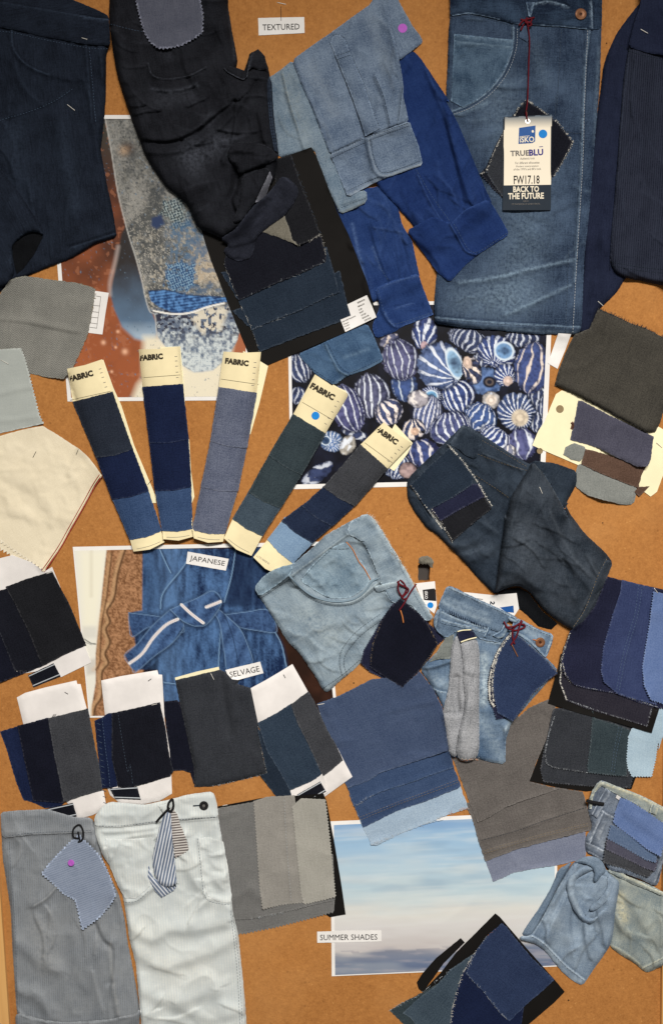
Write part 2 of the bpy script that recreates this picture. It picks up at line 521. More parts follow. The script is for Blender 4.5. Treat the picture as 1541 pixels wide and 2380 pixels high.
# ------------------------------------------------------------------ materials
class NT:
    def __init__(s, name, rough=0.9, spec=0.2):
        s.m = bpy.data.materials.new(name); s.m.use_nodes = True; s.t = s.m.node_tree; s.n = s.t.nodes
        s.b = s.n['Principled BSDF']; s.b.inputs['Roughness'].default_value = rough
        s.b.inputs['Specular IOR Level'].default_value = spec
    def new(s, ty, **kw):
        n = s.n.new(ty)
        for k, v in kw.items(): setattr(n, k, v)
        return n
    def lk(s, a, b): s.t.links.new(a, b)
    def val(s, n, k, v):
        if hasattr(v, 'is_output') or isinstance(v, bpy.types.NodeSocket): s.lk(v, n.inputs[k])
        else: n.inputs[k].default_value = v
    def math(s, op, a, b=0.0, c=None, clamp=False):
        n = s.new('ShaderNodeMath', operation=op, use_clamp=clamp); s.val(n, 0, a); s.val(n, 1, b)
        if c is not None: s.val(n, 2, c)
        return n.outputs[0]
    def mix(s, f, a, b, blend='MIX'):
        n = s.new('ShaderNodeMix', data_type='RGBA', blend_type=blend); s.val(n, 0, f); s.val(n, 6, a); s.val(n, 7, b)
        return n.outputs[2]
    def uv(s, sx=1.0, sy=1.0, warp=None):
        tc = s.new('ShaderNodeTexCoord'); mp = s.new('ShaderNodeMapping'); s.lk(tc.outputs['UV'], mp.inputs[0])
        mp.inputs['Scale'].default_value = (sx, sy, 1); return mp.outputs[0]
    def noise(s, vec, scale, detail=2.0, rough=0.5):
        n = s.new('ShaderNodeTexNoise'); s.lk(vec, n.inputs['Vector']); n.inputs['Scale'].default_value = scale
        n.inputs['Detail'].default_value = detail; n.inputs['Roughness'].default_value = rough; return n.outputs[0]
    def attr(s, name):
        n = s.new('ShaderNodeAttribute', attribute_name=name); return n
    def ramp(s, f, lo, hi):
        n = s.new('ShaderNodeMapRange', clamp=True); s.val(n, 0, f); n.inputs[1].default_value = lo; n.inputs[2].default_value = hi
        return n.outputs[0]
    def bump(s, h, dist, strength=1.0):
        n = s.new('ShaderNodeBump'); n.inputs['Distance'].default_value = dist; n.inputs['Strength'].default_value = strength
        s.lk(h, n.inputs['Height']); s.lk(n.outputs[0], s.b.inputs['Normal'])

def cloth(name, c1, c2, fade=None, edge=None, mottle=0.5, streak=0.5, weft=0.35, grainy=0.5, edgeamt=0.6, stripe=None,
          rough=0.95, spec=0.06, mscale=1.6, herring=False, weave=0.5, k=1.0):
    """woven cloth: two thread colours c1 (dark) and c2 (light), slubs along and across the grain, faded where worn"""
    N = NT(name, rough, spec)
    def ds(c, q=0.86):
        g_ = (c[0] * .3 + c[1] * .55 + c[2] * .15); return tuple(g_ + (v - g_) * q for v in c)
    C1, C2 = rgb(*ds(c1), k), rgb(*ds(c2), k)
    FD = rgb(*(fade or tuple(min(255, int(v * 1.35 + 22)) for v in c2)), k); EG = rgb(*(edge or tuple(min(255, int(v * 1.3 + 28)) for v in c2)), k)
    n1 = N.noise(N.uv(mscale, mscale), 1.0, 4, 0.6)
    n2 = N.noise(N.uv(30, 3.0), 1.0, 3, 0.7)
    n3 = N.noise(N.uv(3.0, 34), 1.0, 3, 0.7)
    n4 = N.noise(N.uv(34, 34), 1.0, 2.5, 0.65)
    f = N.math('MULTIPLY', N.math('SUBTRACT', n1, 0.5), mottle * 2.6)
    f = N.math('ADD', f, N.math('MULTIPLY', N.math('SUBTRACT', n2, 0.5), streak * 2.0))
    f = N.math('ADD', f, N.math('MULTIPLY', N.math('SUBTRACT', n3, 0.5), weft * 1.6))
    f = N.math('ADD', f, N.math('MULTIPLY', N.math('SUBTRACT', n4, 0.5), grainy * 3.4))
    f = N.math('ADD', f, 0.5, clamp=True)
    col = N.mix(f, C1, C2)
    if herring:
        sx = N.new('ShaderNodeSeparateXYZ'); N.lk(N.uv(1, 1), sx.inputs[0])
        tri = N.math('PINGPONG', sx.outputs[0], 0.09)
        a = N.math('ADD', N.math('MULTIPLY', tri, 1.0), sx.outputs[1])
        w = N.math('SINE', N.math('MULTIPLY', a, 2 * math.pi / 0.055))
        col = N.mix(N.math('MULTIPLY_ADD', w, 0.22, 0.25, clamp=True), col, rgb(45, 46, 46))
    if stripe:
        pitch, cs, duty, soft = stripe
        sx = N.new('ShaderNodeSeparateXYZ'); N.lk(N.uv(1, 1), sx.inputs[0])
        wob = N.math('MULTIPLY', N.math('SUBTRACT', N.noise(N.uv(1.0, 1.0), 1.2, 1), 0.5), 0.02)
        w = N.math('SINE', N.math('MULTIPLY', N.math('ADD', sx.outputs[0], wob), 2 * math.pi / (pitch / 100)))
        w = N.ramp(w, duty - soft, duty + soft)
        w = N.math('MULTIPLY', w, N.ramp(n2, 0.15, 0.5))
        col = N.mix(w, col, rgb(*cs, k))
    wr = N.attr('wear'); wv = N.math('MULTIPLY', wr.outputs['Fac'], N.ramp(N.noise(N.uv(14, 14), 1.0, 3, 0.6), 0.25, 0.62), clamp=True)
    dk = N.math('MULTIPLY', wr.outputs['Fac'], -1.0, clamp=True)
    col = N.mix(wv, col, FD)
    col = N.mix(dk, col, tuple(v * .45 for v in C1[:3]) + (1,))
    ea = N.attr('edge'); ev = N.math('MULTIPLY', N.math('POWER', ea.outputs['Fac'], 1.5), N.math('MULTIPLY', N.ramp(N.noise(N.uv(18, 18), 1.0, 1), 0.4, 0.6), edgeamt), clamp=True)
    col = N.mix(ev, col, EG)
    N.lk(col, N.b.inputs['Base Color'])
    hh = N.math('ADD', N.math('MULTIPLY', n4, 0.6), N.math('ADD', N.math('MULTIPLY', n2, 0.5), N.math('MULTIPLY', n3, 0.5)))
    N.bump(hh, 0.0006, weave)
    return N.m

def paper(name, c, rough=0.75, spec=0.12, dirt=0.06):
    N = NT(name, rough, spec)
    tc = N.new('ShaderNodeTexCoord')
    n = N.noise(tc.outputs['Object'], 22, 4, 0.6)
    n2 = N.noise(tc.outputs['Object'], 700, 2, 0.6)
    C = rgb(*c); d = tuple(v * (1 - 3.0 * dirt) for v in C[:3]) + (1,)
    N.lk(N.mix(N.ramp(n, 0.3, 0.75), d, C), N.b.inputs['Base Color'])
    N.bump(n2, 0.0001, 0.3)
    return N.m
def plain(name, c, rough=0.6, spec=0.12, metal=0.0):
    N = NT(name, rough, spec); N.b.inputs['Metallic'].default_value = metal
    tc = N.new('ShaderNodeTexCoord'); n = N.noise(tc.outputs['Object'], 300, 2)
    C = rgb(*c); N.lk(N.mix(n, tuple(v * 0.82 for v in C[:3]) + (1,), tuple(min(1, v * 1.12) for v in C[:3]) + (1,)), N.b.inputs['Base Color'])
    return N.m
def ink_mat(name, rough=0.5, spec=0.1):
    N = NT(name, rough, spec); a = N.attr('ink'); N.lk(a.outputs['Color'], N.b.inputs['Base Color'])
    return N.m
def cork_mat():
    N = NT('cork', 0.85, 0.15)
    tc = N.new('ShaderNodeTexCoord'); o = tc.outputs['Object']
    a = N.noise(o, 7, 5, 0.62); b = N.noise(o, 160, 3, 0.7); c = N.noise(o, 420, 2, 0.6)
    f = N.math('ADD', N.math('MULTIPLY', N.math('SUBTRACT', a, 0.5), 0.8), N.math('ADD', N.math('MULTIPLY', N.math('SUBTRACT', b, 0.5), 1.1), N.math('ADD', N.math('MULTIPLY', N.math('SUBTRACT', c, 0.5), 1.0), 0.5)), clamp=True)
    col = N.mix(f, rgb(147, 96, 49), rgb(183, 126, 69))
    v = N.new('ShaderNodeTexVoronoi'); v.inputs['Scale'].default_value = 95; N.lk(o, v.inputs['Vector'])
    sp = N.math('MULTIPLY', N.math('LESS_THAN', v.outputs['Distance'], 0.16), N.ramp(N.noise(o, 60, 2), 0.5, 0.62))
    col = N.mix(N.math('MULTIPLY', sp, 0.3), col, rgb(84, 48, 20))
    v2 = N.new('ShaderNodeTexVoronoi'); v2.inputs['Scale'].default_value = 130; N.lk(o, v2.inputs['Vector'])
    sp2 = N.math('MULTIPLY', N.math('LESS_THAN', v2.outputs['Distance'], 0.15), N.ramp(N.noise(o, 80, 2), 0.52, 0.64))
    col = N.mix(N.math('MULTIPLY', sp2, 0.3), col, rgb(216, 164, 100))
    v3 = N.new('ShaderNodeTexVoronoi'); v3.inputs['Scale'].default_value = 24; N.lk(o, v3.inputs['Vector'])
    hl = N.math('MULTIPLY', N.math('LESS_THAN', v3.outputs['Distance'], 0.035), N.ramp(N.noise(o, 9, 2), 0.46, 0.5))
    col = N.mix(N.math('MULTIPLY', hl, 0.85), col, rgb(48, 28, 14))
    sc = N.ramp(N.noise(o, 3.2, 4, 0.65), 0.52, 0.75); col = N.mix(N.math('MULTIPLY', sc, 0.35), col, rgb(196, 146, 92))
    dk = N.ramp(N.noise(o, 4.6, 5, 0.7), 0.6, 0.8); col = N.mix(N.math('MULTIPLY', dk, 0.3), col, rgb(116, 70, 34))
    N.lk(col, N.b.inputs['Base Color']); N.bump(N.math('ADD', b, c), 0.0008, 0.35)
    return N.m
def wood_mat():
    N = NT('frame_wood', 0.5, 0.3)
    tc = N.new('ShaderNodeTexCoord'); mp = N.new('ShaderNodeMapping'); N.lk(tc.outputs['Object'], mp.inputs[0])
    mp.inputs['Scale'].default_value = (120, 60, 5)
    f = N.noise(mp.outputs[0], 1, 4, 0.6)
    N.lk(N.mix(f, rgb(190, 140, 80), rgb(225, 178, 115)), N.b.inputs['Base Color'])
    return N.m

M = {}
M['cork'] = cork_mat(); M['wood'] = wood_mat()
M['white'] = paper('white_paper', (236, 234, 232)); M['white2'] = paper('matt_white_card', (232, 228, 226))
M['cream'] = paper('cream_card', (240, 226, 184), dirt=0.06); M['black_card'] = paper('black_card', (21, 19, 18), dirt=0.1)
M['cream2'] = paper('pale_cream_card', (242, 234, 196), dirt=0.04)
M['grey_wall'] = paper('grey_wall', (70, 66, 64))
M['ink'] = ink_mat('printed_ink'); M['black_ink'] = plain('black_ink', (35, 33, 35), 0.7); M['brown_ink'] = plain('brown_ink', (58, 52, 42), 0.7)
M['grey_ink'] = plain('grey_ink', (120, 116, 112), 0.7); M['steel'] = plain('steel', (190, 188, 184), 0.35, 0.5, 0.9)
M['bright'] = plain('bright_wire', (225, 222, 214), 0.4, 0.5, 0.3)
M['dark_metal'] = plain('dark_metal', (52, 52, 54), 0.35, 0.5, 0.7); M['copper'] = plain('copper', (128, 86, 58), 0.5, 0.4, 0.3)
M['copper_dark'] = plain('dark_copper', (70, 40, 26), 0.5, 0.4, 0.5)
M['red_cord'] = plain('dark_red_cord', (92, 22, 32), 0.8); M['black_cord'] = plain('black_cord', (26, 26, 28), 0.8)
M['purple'] = plain('purple_dot', (176, 92, 190), 0.6); M['blue_dot'] = plain('blue_dot', (28, 128, 208), 0.6)
M['orange'] = plain('orange_thread', (188, 118, 66), 0.8); M['lt_thread'] = plain('pale_thread', (176, 182, 188), 0.85)
M['bl_thread'] = plain('blue_thread', (92, 112, 138), 0.85); M['nv_thread'] = plain('navy_thread', (24, 34, 60), 0.85)
M['mid_thread'] = plain('slate_thread', (70, 82, 98), 0.85); M['dk_thread'] = plain('dark_thread', (38, 48, 58), 0.85)
M['tan_thread'] = plain('tan_thread', (140, 122, 92), 0.85); M['cream_thread'] = plain('cream_thread', (206, 204, 196), 0.85)
M['tag_blue'] = plain('tag_blue', (36, 84, 150), 0.5); M['tag_navy'] = plain('tag_navy', (20, 34, 48), 0.5); M['tag_cream'] = plain('tag_cream_ink', (236, 226, 204), 0.5)
M['violet_ink'] = plain('violet_ink', (58, 52, 130), 0.6); M['red'] = plain('selvedge_red', (158, 62, 50), 0.8)

# cloths
M['navy_jean'] = cloth('dark_navy_denim', (17, 22, 32), (33, 41, 56), fade=(58, 70, 88), edgeamt=0.2, streak=0.8)
M['black_jean'] = cloth('washed_black_denim', (17, 18, 23), (36, 38, 45), fade=(72, 76, 86), edgeamt=0.35, mottle=0.7)
M['blue_black'] = cloth('blue_black_denim', (20, 22, 30), (39, 42, 54), fade=(70, 74, 90), edgeamt=0.3)
M['opening_shade'] = cloth('painted_opening_shade', (10, 11, 14), (20, 22, 26), edgeamt=0.0)  # near-black colour standing for the shade inside open legs
M['lining'] = cloth('grey_lining', (74, 76, 86), (100, 102, 112))
M['bluegrey'] = cloth('blue_grey_linen', (66, 70, 86), (92, 95, 110), edgeamt=0.8)
M['chambray'] = cloth('blue_chambray', (70, 88, 115), (114, 132, 155), fade=(150, 160, 168), mottle=0.7, weft=0.5, streak=0.5, edgeamt=0.4, grainy=0.7)
M['chambray2'] = cloth('pale_chambray', (82, 104, 126), (124, 142, 158), fade=(150, 156, 150), mottle=0.7, weft=0.5, edgeamt=0.4, grainy=0.7)
M['royal'] = cloth('deep_blue_twill', (16, 36, 86), (33, 57, 112), fade=(64, 88, 140), edgeamt=0.25, mottle=0.5)
M['royal2'] = cloth('deep_blue_twill_worn', (20, 42, 92), (40, 66, 122), fade=(84, 108, 152), edgeamt=0.45, mottle=0.7)
M['midblue'] = cloth('mid_blue_denim', (42, 68, 102), (72, 102, 136), fade=(120, 146, 170), mottle=0.8, edgeamt=0.5)
M['indigo'] = cloth('indigo_denim', (27, 40, 62), (66, 85, 111), fade=(128, 150, 170), mottle=0.85, streak=0.6, weft=0.4, edgeamt=0.3, mscale=1.1)
M['indigo_dk'] = cloth('indigo_denim_waistband', (22, 33, 52), (52, 71, 96), fade=(132, 152, 172), mottle=1.1, streak=0.6, weft=0.4, edgeamt=0.3, mscale=1.3)
M['indigo_pk'] = cloth('indigo_denim_pocket', (40, 60, 84), (82, 106, 130), fade=(134, 156, 174), mottle=0.8, edgeamt=0.4)
M['knit'] = cloth('navy_knit', (22, 26, 40), (40, 45, 60), fade=(62, 70, 88), edgeamt=0.2, weft=0.2, stripe=(5.0, (44, 48, 62), 0.25, 0.6), grainy=0.8)
M['knit2'] = cloth('navy_knit_underlayer', (21, 26, 46), (35, 42, 66), edgeamt=0.2)
M['herring'] = cloth('grey_herringbone', (118, 118, 113), (152, 151, 144), herring=True, edgeamt=0.5, edge=(150, 148, 130))
M['sage'] = cloth('pale_grey_green_cotton', (150, 157, 154), (172, 178, 173), mottle=0.3, streak=0.2, weft=0.25, grainy=0.25, edgeamt=0.3)
M['canvas'] = cloth('cream_canvas', (210, 197, 168), (230, 218, 190), mottle=0.4, streak=0.2, weft=0.2, grainy=0.3, edgeamt=0.2)
for nm, a, b in (('sw_black', (15, 16, 24), (26, 28, 38)), ('sw_black2', (19, 20, 24), (32, 33, 38)), ('sw_black3', (13, 15, 26), (23, 25, 40)),
                 ('sw_navy', (21, 30, 52), (36, 48, 74)), ('sw_navy2', (15, 23, 50), (25, 36, 70)), ('sw_char', (43, 45, 50), (66, 68, 74)),
                 ('sw_char2', (35, 38, 44), (55, 58, 65)), ('sw_teal', (30, 43, 60), (50, 65, 83)), ('sw_slate', (42, 56, 70), (68, 84, 98)),
                 ('sw_green', (35, 46, 53), (56, 69, 75)), ('sw_blue', (34, 55, 92), (58, 82, 122)), ('sw_grey', (62, 70, 94), (104, 111, 132)),
                 ('sw_sky', (98, 128, 164), (126, 156, 186)), ('sw_wool', (48, 46, 43), (74, 71, 64)), ('sw_plum', (58, 58, 74), (78, 78, 94)),
                 ('sw_brown', (74, 54, 44), (98, 74, 62)), ('sw_felt', (106, 110, 108), (132, 135, 131)), ('sw_indg', (46, 61, 92), (69, 84, 114)),
                 ('sw_ind2', (38, 57, 92), (60, 80, 115)), ('sw_lt', (128, 152, 178), (160, 182, 202)), ('sw_taupe', (78, 74, 72), (106, 101, 98)),
                 ('sw_lav', (98, 106, 130), (124, 131, 152)), ('sw_grey1', (94, 94, 94), (116, 116, 115)), ('sw_grey2', (124, 121, 116), (146, 143, 137)),
                 ('sw_grey3', (140, 138, 130), (160, 158, 150)), ('sw_corn', (72, 96, 146), (96, 118, 166)), ('sw_steel', (62, 82, 114), (88, 106, 136)),
                 ('sw_inkb', (23, 25, 46), (36, 39, 64)), ('sw_dnm', (28, 40, 70), (45, 60, 94)), ('sw_cobalt', (36, 46, 84), (54, 66, 106)), ('sw_olive', (92, 88, 78), (122, 118, 106)),
                 ('sw_darkb', (23, 33, 47), (39, 51, 67)), ('sw_ink2', (26, 32, 44), (42, 49, 63)), ('sw_plumk', (30, 29, 40), (46, 44, 54)), ('sw_palesk', (140, 166, 186), (164, 188, 204))):
    M[nm] = cloth(nm.replace('sw_', 'swatch_'), a, b, edgeamt=0.75, mottle=0.35, streak=0.45, weft=0.45, grainy=0.7, edge=tuple(int(v * 0.75 + 44) for v in b))
M['dkden'] = cloth('overdyed_dark_denim', (26, 35, 47), (49, 60, 74), fade=(84, 94, 106), mottle=0.8, edgeamt=0.35)
M['dkden2'] = cloth('overdyed_dark_denim_leg', (30, 38, 48), (58, 66, 77), fade=(92, 100, 110), mottle=0.9, edgeamt=0.35)
M['ltden'] = cloth('light_grey_blue_denim', (92, 112, 131), (144, 161, 172), fade=(186, 198, 200), mottle=0.9, mscale=1.3, edgeamt=0.6, grainy=0.4)
M['ltden2'] = cloth('light_denim_pocket', (92, 116, 136), (136, 157, 171), fade=(180, 194, 200), mottle=0.9, edgeamt=0.5)
M['medden'] = cloth('faded_mid_denim', (58, 82, 112), (104, 127, 152), fade=(166, 182, 192), mottle=1.0, edgeamt=0.6, mscale=1.4)
M['medden2'] = cloth('faded_waistband_denim', (52, 72, 96), (98, 119, 142), fade=(160, 176, 188), mottle=0.9, edgeamt=0.7)
M['inside'] = cloth('denim_wrong_side', (112, 116, 122), (160, 162, 168), fade=(190, 192, 196), mottle=0.5, streak=0.5, weft=0.5, grainy=0.9, edgeamt=0.5)
M['gstripe'] = cloth('grey_striped_cotton', (105, 111, 118), (134, 138, 142), fade=(164, 165, 164), mottle=0.8, stripe=(5.0, (130, 136, 144), 0.5, 0.9), edgeamt=0.3)
M['pstripe'] = cloth('pale_striped_cotton', (182, 190, 192), (209, 213, 209), fade=(226, 224, 212), mottle=0.7, stripe=(6.4, (182, 192, 196), 0.7, 0.7), edgeamt=0.3, weft=0.2, grainy=0.3)
M['tick1'] = cloth('blue_ticking_stripe', (88, 104, 130), (112, 126, 150), stripe=(7.0, (212, 216, 222), 0.35, 0.3), edgeamt=0.4)
M['tick2'] = cloth('brown_ticking_stripe', (94, 86, 84), (112, 104, 100), stripe=(6.0, (206, 202, 198), 0.1, 0.3), edgeamt=0.4)
M['fine'] = cloth('blue_fine_stripe', (104, 118, 142), (132, 144, 166), stripe=(5.0, (140, 150, 170), 0.5, 0.7), edgeamt=0.7, weft=0.7)
M['shden3'] = cloth('shorts_side_panel_denim', (74, 94, 116), (112, 130, 150), fade=(150, 164, 178), mottle=0.9, edgeamt=0.12)
M['olive_grey'] = cloth('grey_pocketing', (86, 92, 92), (118, 124, 120), edgeamt=0.3)
M['shden'] = cloth('pale_blue_shorts_denim', (98, 118, 142), (138, 156, 174), fade=(176, 190, 202), mottle=0.9, edgeamt=0.12)
M['shden2'] = cloth('yellowed_shorts_denim', (108, 122, 128), (150, 157, 150), fade=(190, 186, 160), mottle=1.0, edgeamt=0.6)
M['shtop'] = cloth('grey_blue_shorts_denim', (76, 88, 106), (118, 129, 145), fade=(172, 180, 190), mottle=0.9, edgeamt=0.6)
# ------------------------------------------------------------------ wall, pin board and its frame
def box(name, lo, hi, mat, parent=None, bev=0.0):
    x0, y0, z0 = lo; x1, y1, z1 = hi; b = bev
    V = [(x0, y1, z0), (x1, y1, z0), (x1, y1, z1), (x0, y1, z1), (x0, y0 + b, z0), (x1, y0 + b, z0), (x1, y0 + b, z1), (x0, y0 + b, z1),
         (x0 + b, y0, z0 + b), (x1 - b, y0, z0 + b), (x1 - b, y0, z1 - b), (x0 + b, y0, z1 - b)]
    F = [(0, 3, 2, 1)] + [(i, (i + 1) % 4, 4 + (i + 1) % 4, 4 + i) for i in range(4)] + [(4 + i, 4 + (i + 1) % 4, 8 + (i + 1) % 4, 8 + i) for i in range(4)] + [(8, 9, 10, 11)]
    return link(name, V, F, mat, parent, smooth=False)
xl = float(W(0, 2000, 0)[0] + W(27, 2380, 0)[0]) / 2
xr = float(W(1536, 2030, 0)[0] + W(1533, 2380, 0)[0]) / 2
zb = float(W(770, 2560, 0)[2]); zt = float(W(770, -170, 0)[2])
w_ = box('wall', (-2.5, 0.012, 0.0), (2.5, 0.1, 2.9), M['grey_wall']); tag(w_, kind='structure')
board = thing('pin_board', 'brown cork pin board in a pale wooden frame, covered with denim', 'pin board', 770, 1190)
hole = T('B2', 1287, 452, 1300, 438, 1318, 444, 1330, 436, 1350, 442, 1366, 458, 1364, 490, 1360, 520, 1362, 545, 1340, 552, 1318, 548, 1292, 552, 1288, 520, 1291, 488)
hp = W([p[0] for p in hole], [p[1] for p in hole], np.zeros(len(hole)))
hx = [(float(a[0]), float(a[2])) for a in hp]
rect = [(xl - 0.012, zb), (xr + 0.012, zb), (xr + 0.012, zt), (xl - 0.012, zt)]
n = len(hx)
r = delaunay_2d_cdt([Vector(p) for p in rect + hx], [(0, 1), (1, 2), (2, 3), (3, 0)] + [(4 + i, 4 + (i + 1) % n) for i in range(n)], [], 1, 1e-6)
vv = [(v.x, v.y) for v in r[0]]; fs = []
for f in r[2]:
    cx_ = sum(vv[i][0] for i in f) / 3; cz_ = sum(vv[i][1] for i in f) / 3
    if not inside(np.array([cx_]), np.array([cz_]), hx)[0]:
        a, b, c = (vv[i] for i in f)
        s = (b[0] - a[0]) * (c[1] - a[1]) - (b[1] - a[1]) * (c[0] - a[0])
        fs.append(tuple(f) if s > 0 else tuple(f)[::-1])
V = [(x, 0.0, z) for x, z in vv]; k = len(V)
V += [(x, 0.0, z) for x, z in hx] + [(x, 0.011, z) for x, z in hx]
fs += [(k + i, k + (i + 1) % n, k + n + (i + 1) % n, k + n + i) for i in range(n)]
link('cork_panel', V, fs, M['cork'], board, smooth=False)
for nm, lo, hi in (('frame_rail', (xl - 0.034, -0.009, zb), (xl, 0.0115, zt)), ('frame_rail', (xr, -0.009, zb), (xr + 0.034, 0.0115, zt)),
                   ('frame_rail', (xl - 0.034, -0.009, zt), (xr + 0.034, 0.0115, zt + 0.034)), ('frame_rail', (xl - 0.034, -0.009, zb - 0.034), (xr + 0.034, 0.0115, zb))):
    box(nm, lo, hi, M['wood'], board, 0.002)
gx, gy = np.meshgrid(GX0 + GS * np.arange(GW), GY0 + GS * np.arange(GH))
wx = W(gx, gy, np.zeros(gx.shape))[..., 0]
HM[:] = np.where((wx < xl) | (wx > xr), 9.0, 0.0)
piece('torn_flap', T('B2', 1290, 432, 1297, 402, 1320, 392, 1345, 388, 1372, 402, 1388, 432, 1382, 462, 1366, 458, 1348, 440, 1320, 444), M['sw_olive'], board, t=0.8, loft=2.5, ew=6, res=3, nz=[(1.2, 9, 9, 0, 2)], rag=1.5)

# ------------------------------------------------------------------ the four printed pictures
def lerp_quad(q, n_u, n_v):
    u, v = np.meshgrid(np.linspace(0, 1, n_u), np.linspace(0, 1, n_v))
    q = np.array(q, float)
    P = ((1 - u) * (1 - v))[..., None] * q[0] + (u * (1 - v))[..., None] * q[1] + (u * v)[..., None] * q[2] + ((1 - u) * v)[..., None] * q[3]
    return P[..., 0], P[..., 1]
class Ink:
    """colour of a printed picture, worked out point by point on a fine grid"""
    def __init__(s, quad, step):
        q = np.array(quad, float)
        nu = int(np.hypot(*(q[1] - q[0])) / step) + 1; nv = int(np.hypot(*(q[3] - q[0])) / step) + 1
        s.x, s.y = lerp_quad(quad, nu, nv); s.c = np.zeros(s.x.shape + (3,)); s.nu, s.nv = nu, nv
    def L(s, c): return np.array(rgb(*c)[:3])
    def over(s, m, c):
        m = np.clip(m, 0, 1)[..., None]
        c = s.L(c) if isinstance(c, tuple) else c
        s.c = s.c * (1 - m) + c * m
    def mixc(s, f, a, b):
        f = np.clip(f, 0, 1)[..., None]; return s.L(a) * (1 - f) + s.L(b) * f
    def poly(s, p, soft=2.0):
        d = pdist(s.x, s.y, p, closed=True); i = inside(s.x, s.y, p)
        return np.clip(np.where(i, 0.5 + d / soft, 0.5 - d / soft), 0, 1)
    def line(s, p, w, soft=1.2):
        return np.clip((w / 2 - pdist(s.x, s.y, smooth_line(p, 5) if len(p) > 2 else p)) / soft + 0.5, 0, 1)
    def done(s, parent, lift=0.25):
        h = hs(s.x, s.y) + lift
        V = W(s.x, s.y, h).reshape(-1, 3); n = s.nu; F = []
        for j in range(s.nv - 1):
            o = j * n
            F += [(o + i, o + n + i, o + n + i + 1, o + i + 1) for i in range(n - 1)]
        return link('picture', V, F, M['ink'], parent, smooth=True, col=np.clip(s.c.reshape(-1, 3), 0, 1))
def inset(q, l, t, r, b):
    q = np.array(q, float)
    eu = (q[1] - q[0]) / np.linalg.norm(q[1] - q[0]); ev = (q[3] - q[0]) / np.linalg.norm(q[3] - q[0])
    return [q[0] + eu * l + ev * t, q[1] - eu * r + ev * t, q[2] - eu * r - ev * b, q[3] + eu * l - ev * b]

# picture of mended indigo cloth on brown ground
Q = D(108, 267, 575, 268, 582, 930, 158, 933)
p1 = thing('printed_photo', 'white bordered print of patched indigo cloth on brown, behind the black jeans', 'print', 340, 600, 'printed pictures')
piece('paper_sheet', Q, M['white'], p1, t=0.3, rag=0, nz=[(0.5, 160, 160, 0, 1)], fit=(0, 0), res=14)
I = Ink(inset(Q, 9, 9, 9, 9), 2.0); x, y = I.x, I.y
n1 = fbm(x / 60, y / 60, 1, 4); n2 = fbm(x / 14, y / 14, 3, 3)
I.c[:] = I.mixc((y - 430) / 420 + (n1 - 0.5) * 1.0, (72, 44, 34), (150, 84, 52)); I.over(np.clip((420 - y) / 120, 0, 1), (62, 60, 54))
I.over((n2 > 0.68) * 0.4, (170, 110, 80)); I.over(I.poly(T('A1', 350, 560, 520, 620, 620, 800, 560, 940, 400, 940), 30) * 0.6, (165, 96, 58))
for cx_, cy_, q in ((648, 598, 14), (738, 530, 10), (782, 655, 18), (725, 628, 8), (700, 780, 9), (800, 300, 8)):
    a, b = T('A1', cx_, cy_)[0]; I.over(np.exp(-((x - a) ** 2 + (y - b) ** 2) / (q * .37) ** 2), (224, 172, 140))
drop = T('A1', 690, 290, 715, 390, 765, 500, 845, 570, 930, 592, 975, 575, 985, 500, 930, 350, 870, 150, 840, 0, 800, -150, 760, -80, 735, 60, 712, 180)
g = np.clip((y - 640) / 150, 0, 1); I.over(I.poly(drop, 5), I.mixc(g + (n1 - .5) * .5, (48, 44, 44), (100, 128, 158)))
I.over(I.poly(drop, 14) * np.clip((y - 745) / 45, 0, 1) * 0.7, (188, 204, 216)); I.over(I.line(T('A1', 740, 0, 720, 100, 690, 220, 690, 300), 8, 8) * .5, (190, 180, 176))
I.over(I.poly(T('A1', 900, 560, 1000, 560, 1560, 560, 1560, 960, 820, 960, 860, 860, 895, 820, 890, 700), 18), (222, 214, 192))
I.over(I.poly(T('A1', 1480, 480, 1600, 480, 1600, 700, 1440, 700), 16), (160, 96, 66))
tex = [(246, 278)] + T('A0', 700, 960, 740, 1210, 800, 1450, 850, 1610, 890, 1761) + T('A1', 905, 300, 935, 400, 970, 430, 985, 560, 1050, 640, 1140, 740, 1215, 785, 1330, 772, 1425, 690, 1480, 590, 1500, 520, 1700, 520) + [(620, 278)]
mt = I.poly(tex, 2.5)
f1 = fbm(x / 30, y / 45, 4, 4); f2 = fbm(x / 6, y / 7, 5, 3); f3 = fbm(x / 3.2, y / 3.2, 6, 2)
base = I.mixc(0.5 + (fbm(x / 50, y / 80, 4, 3) - .5) * 1.8 + (f2 - .5) * .9 + (f3 - .5) * 1.0, (78, 80, 80), (140, 139, 135))
I.over(mt, base)
I.over(mt * np.clip((f1 - .54) * 5, 0, 1) * np.clip((f2 - .3) * 3, 0, 1) * np.clip((x - 250 - (y - 300) * .15) / 60, 0, 1) * .75, (50, 56, 62)); I.over(mt * np.clip((fbm(x / 7, y / 9, 2, 4) - .6) * 10, 0, 1) * np.clip((y - 480) / 160, .15, 1) * .65, (190, 182, 166))
I.over(I.poly(T('A0', 1180, 1500, 1330, 1560, 1400, 1761, 1230, 1761), 16) * .75 * (0.3 + f2), (186, 168, 142))
I.over(np.exp(-((x - 300) ** 2 + (y - 345) ** 2) / 160) * .8, (70, 52, 44)); I.over(np.exp(-((x - 288) ** 2 + (y - 350) ** 2) / 120) * .6, (190, 160, 130))
def darn(p, c1, c2, a):
    mk = np.clip(I.poly(p, 14) * 2 - 1 + (f2 - .45) * 3.2, 0, 1); u = (x * .9 + y * .42) / a; v = (-x * .42 + y * .9) / a
    w = (np.sin(u * 6.28 + np.sin(v * 3.14) * .8) * np.sin(v * 6.28) + (f3 - .5) * 1.2) > 0.05
    I.over(mk, c1); I.over(mk * w, c2)
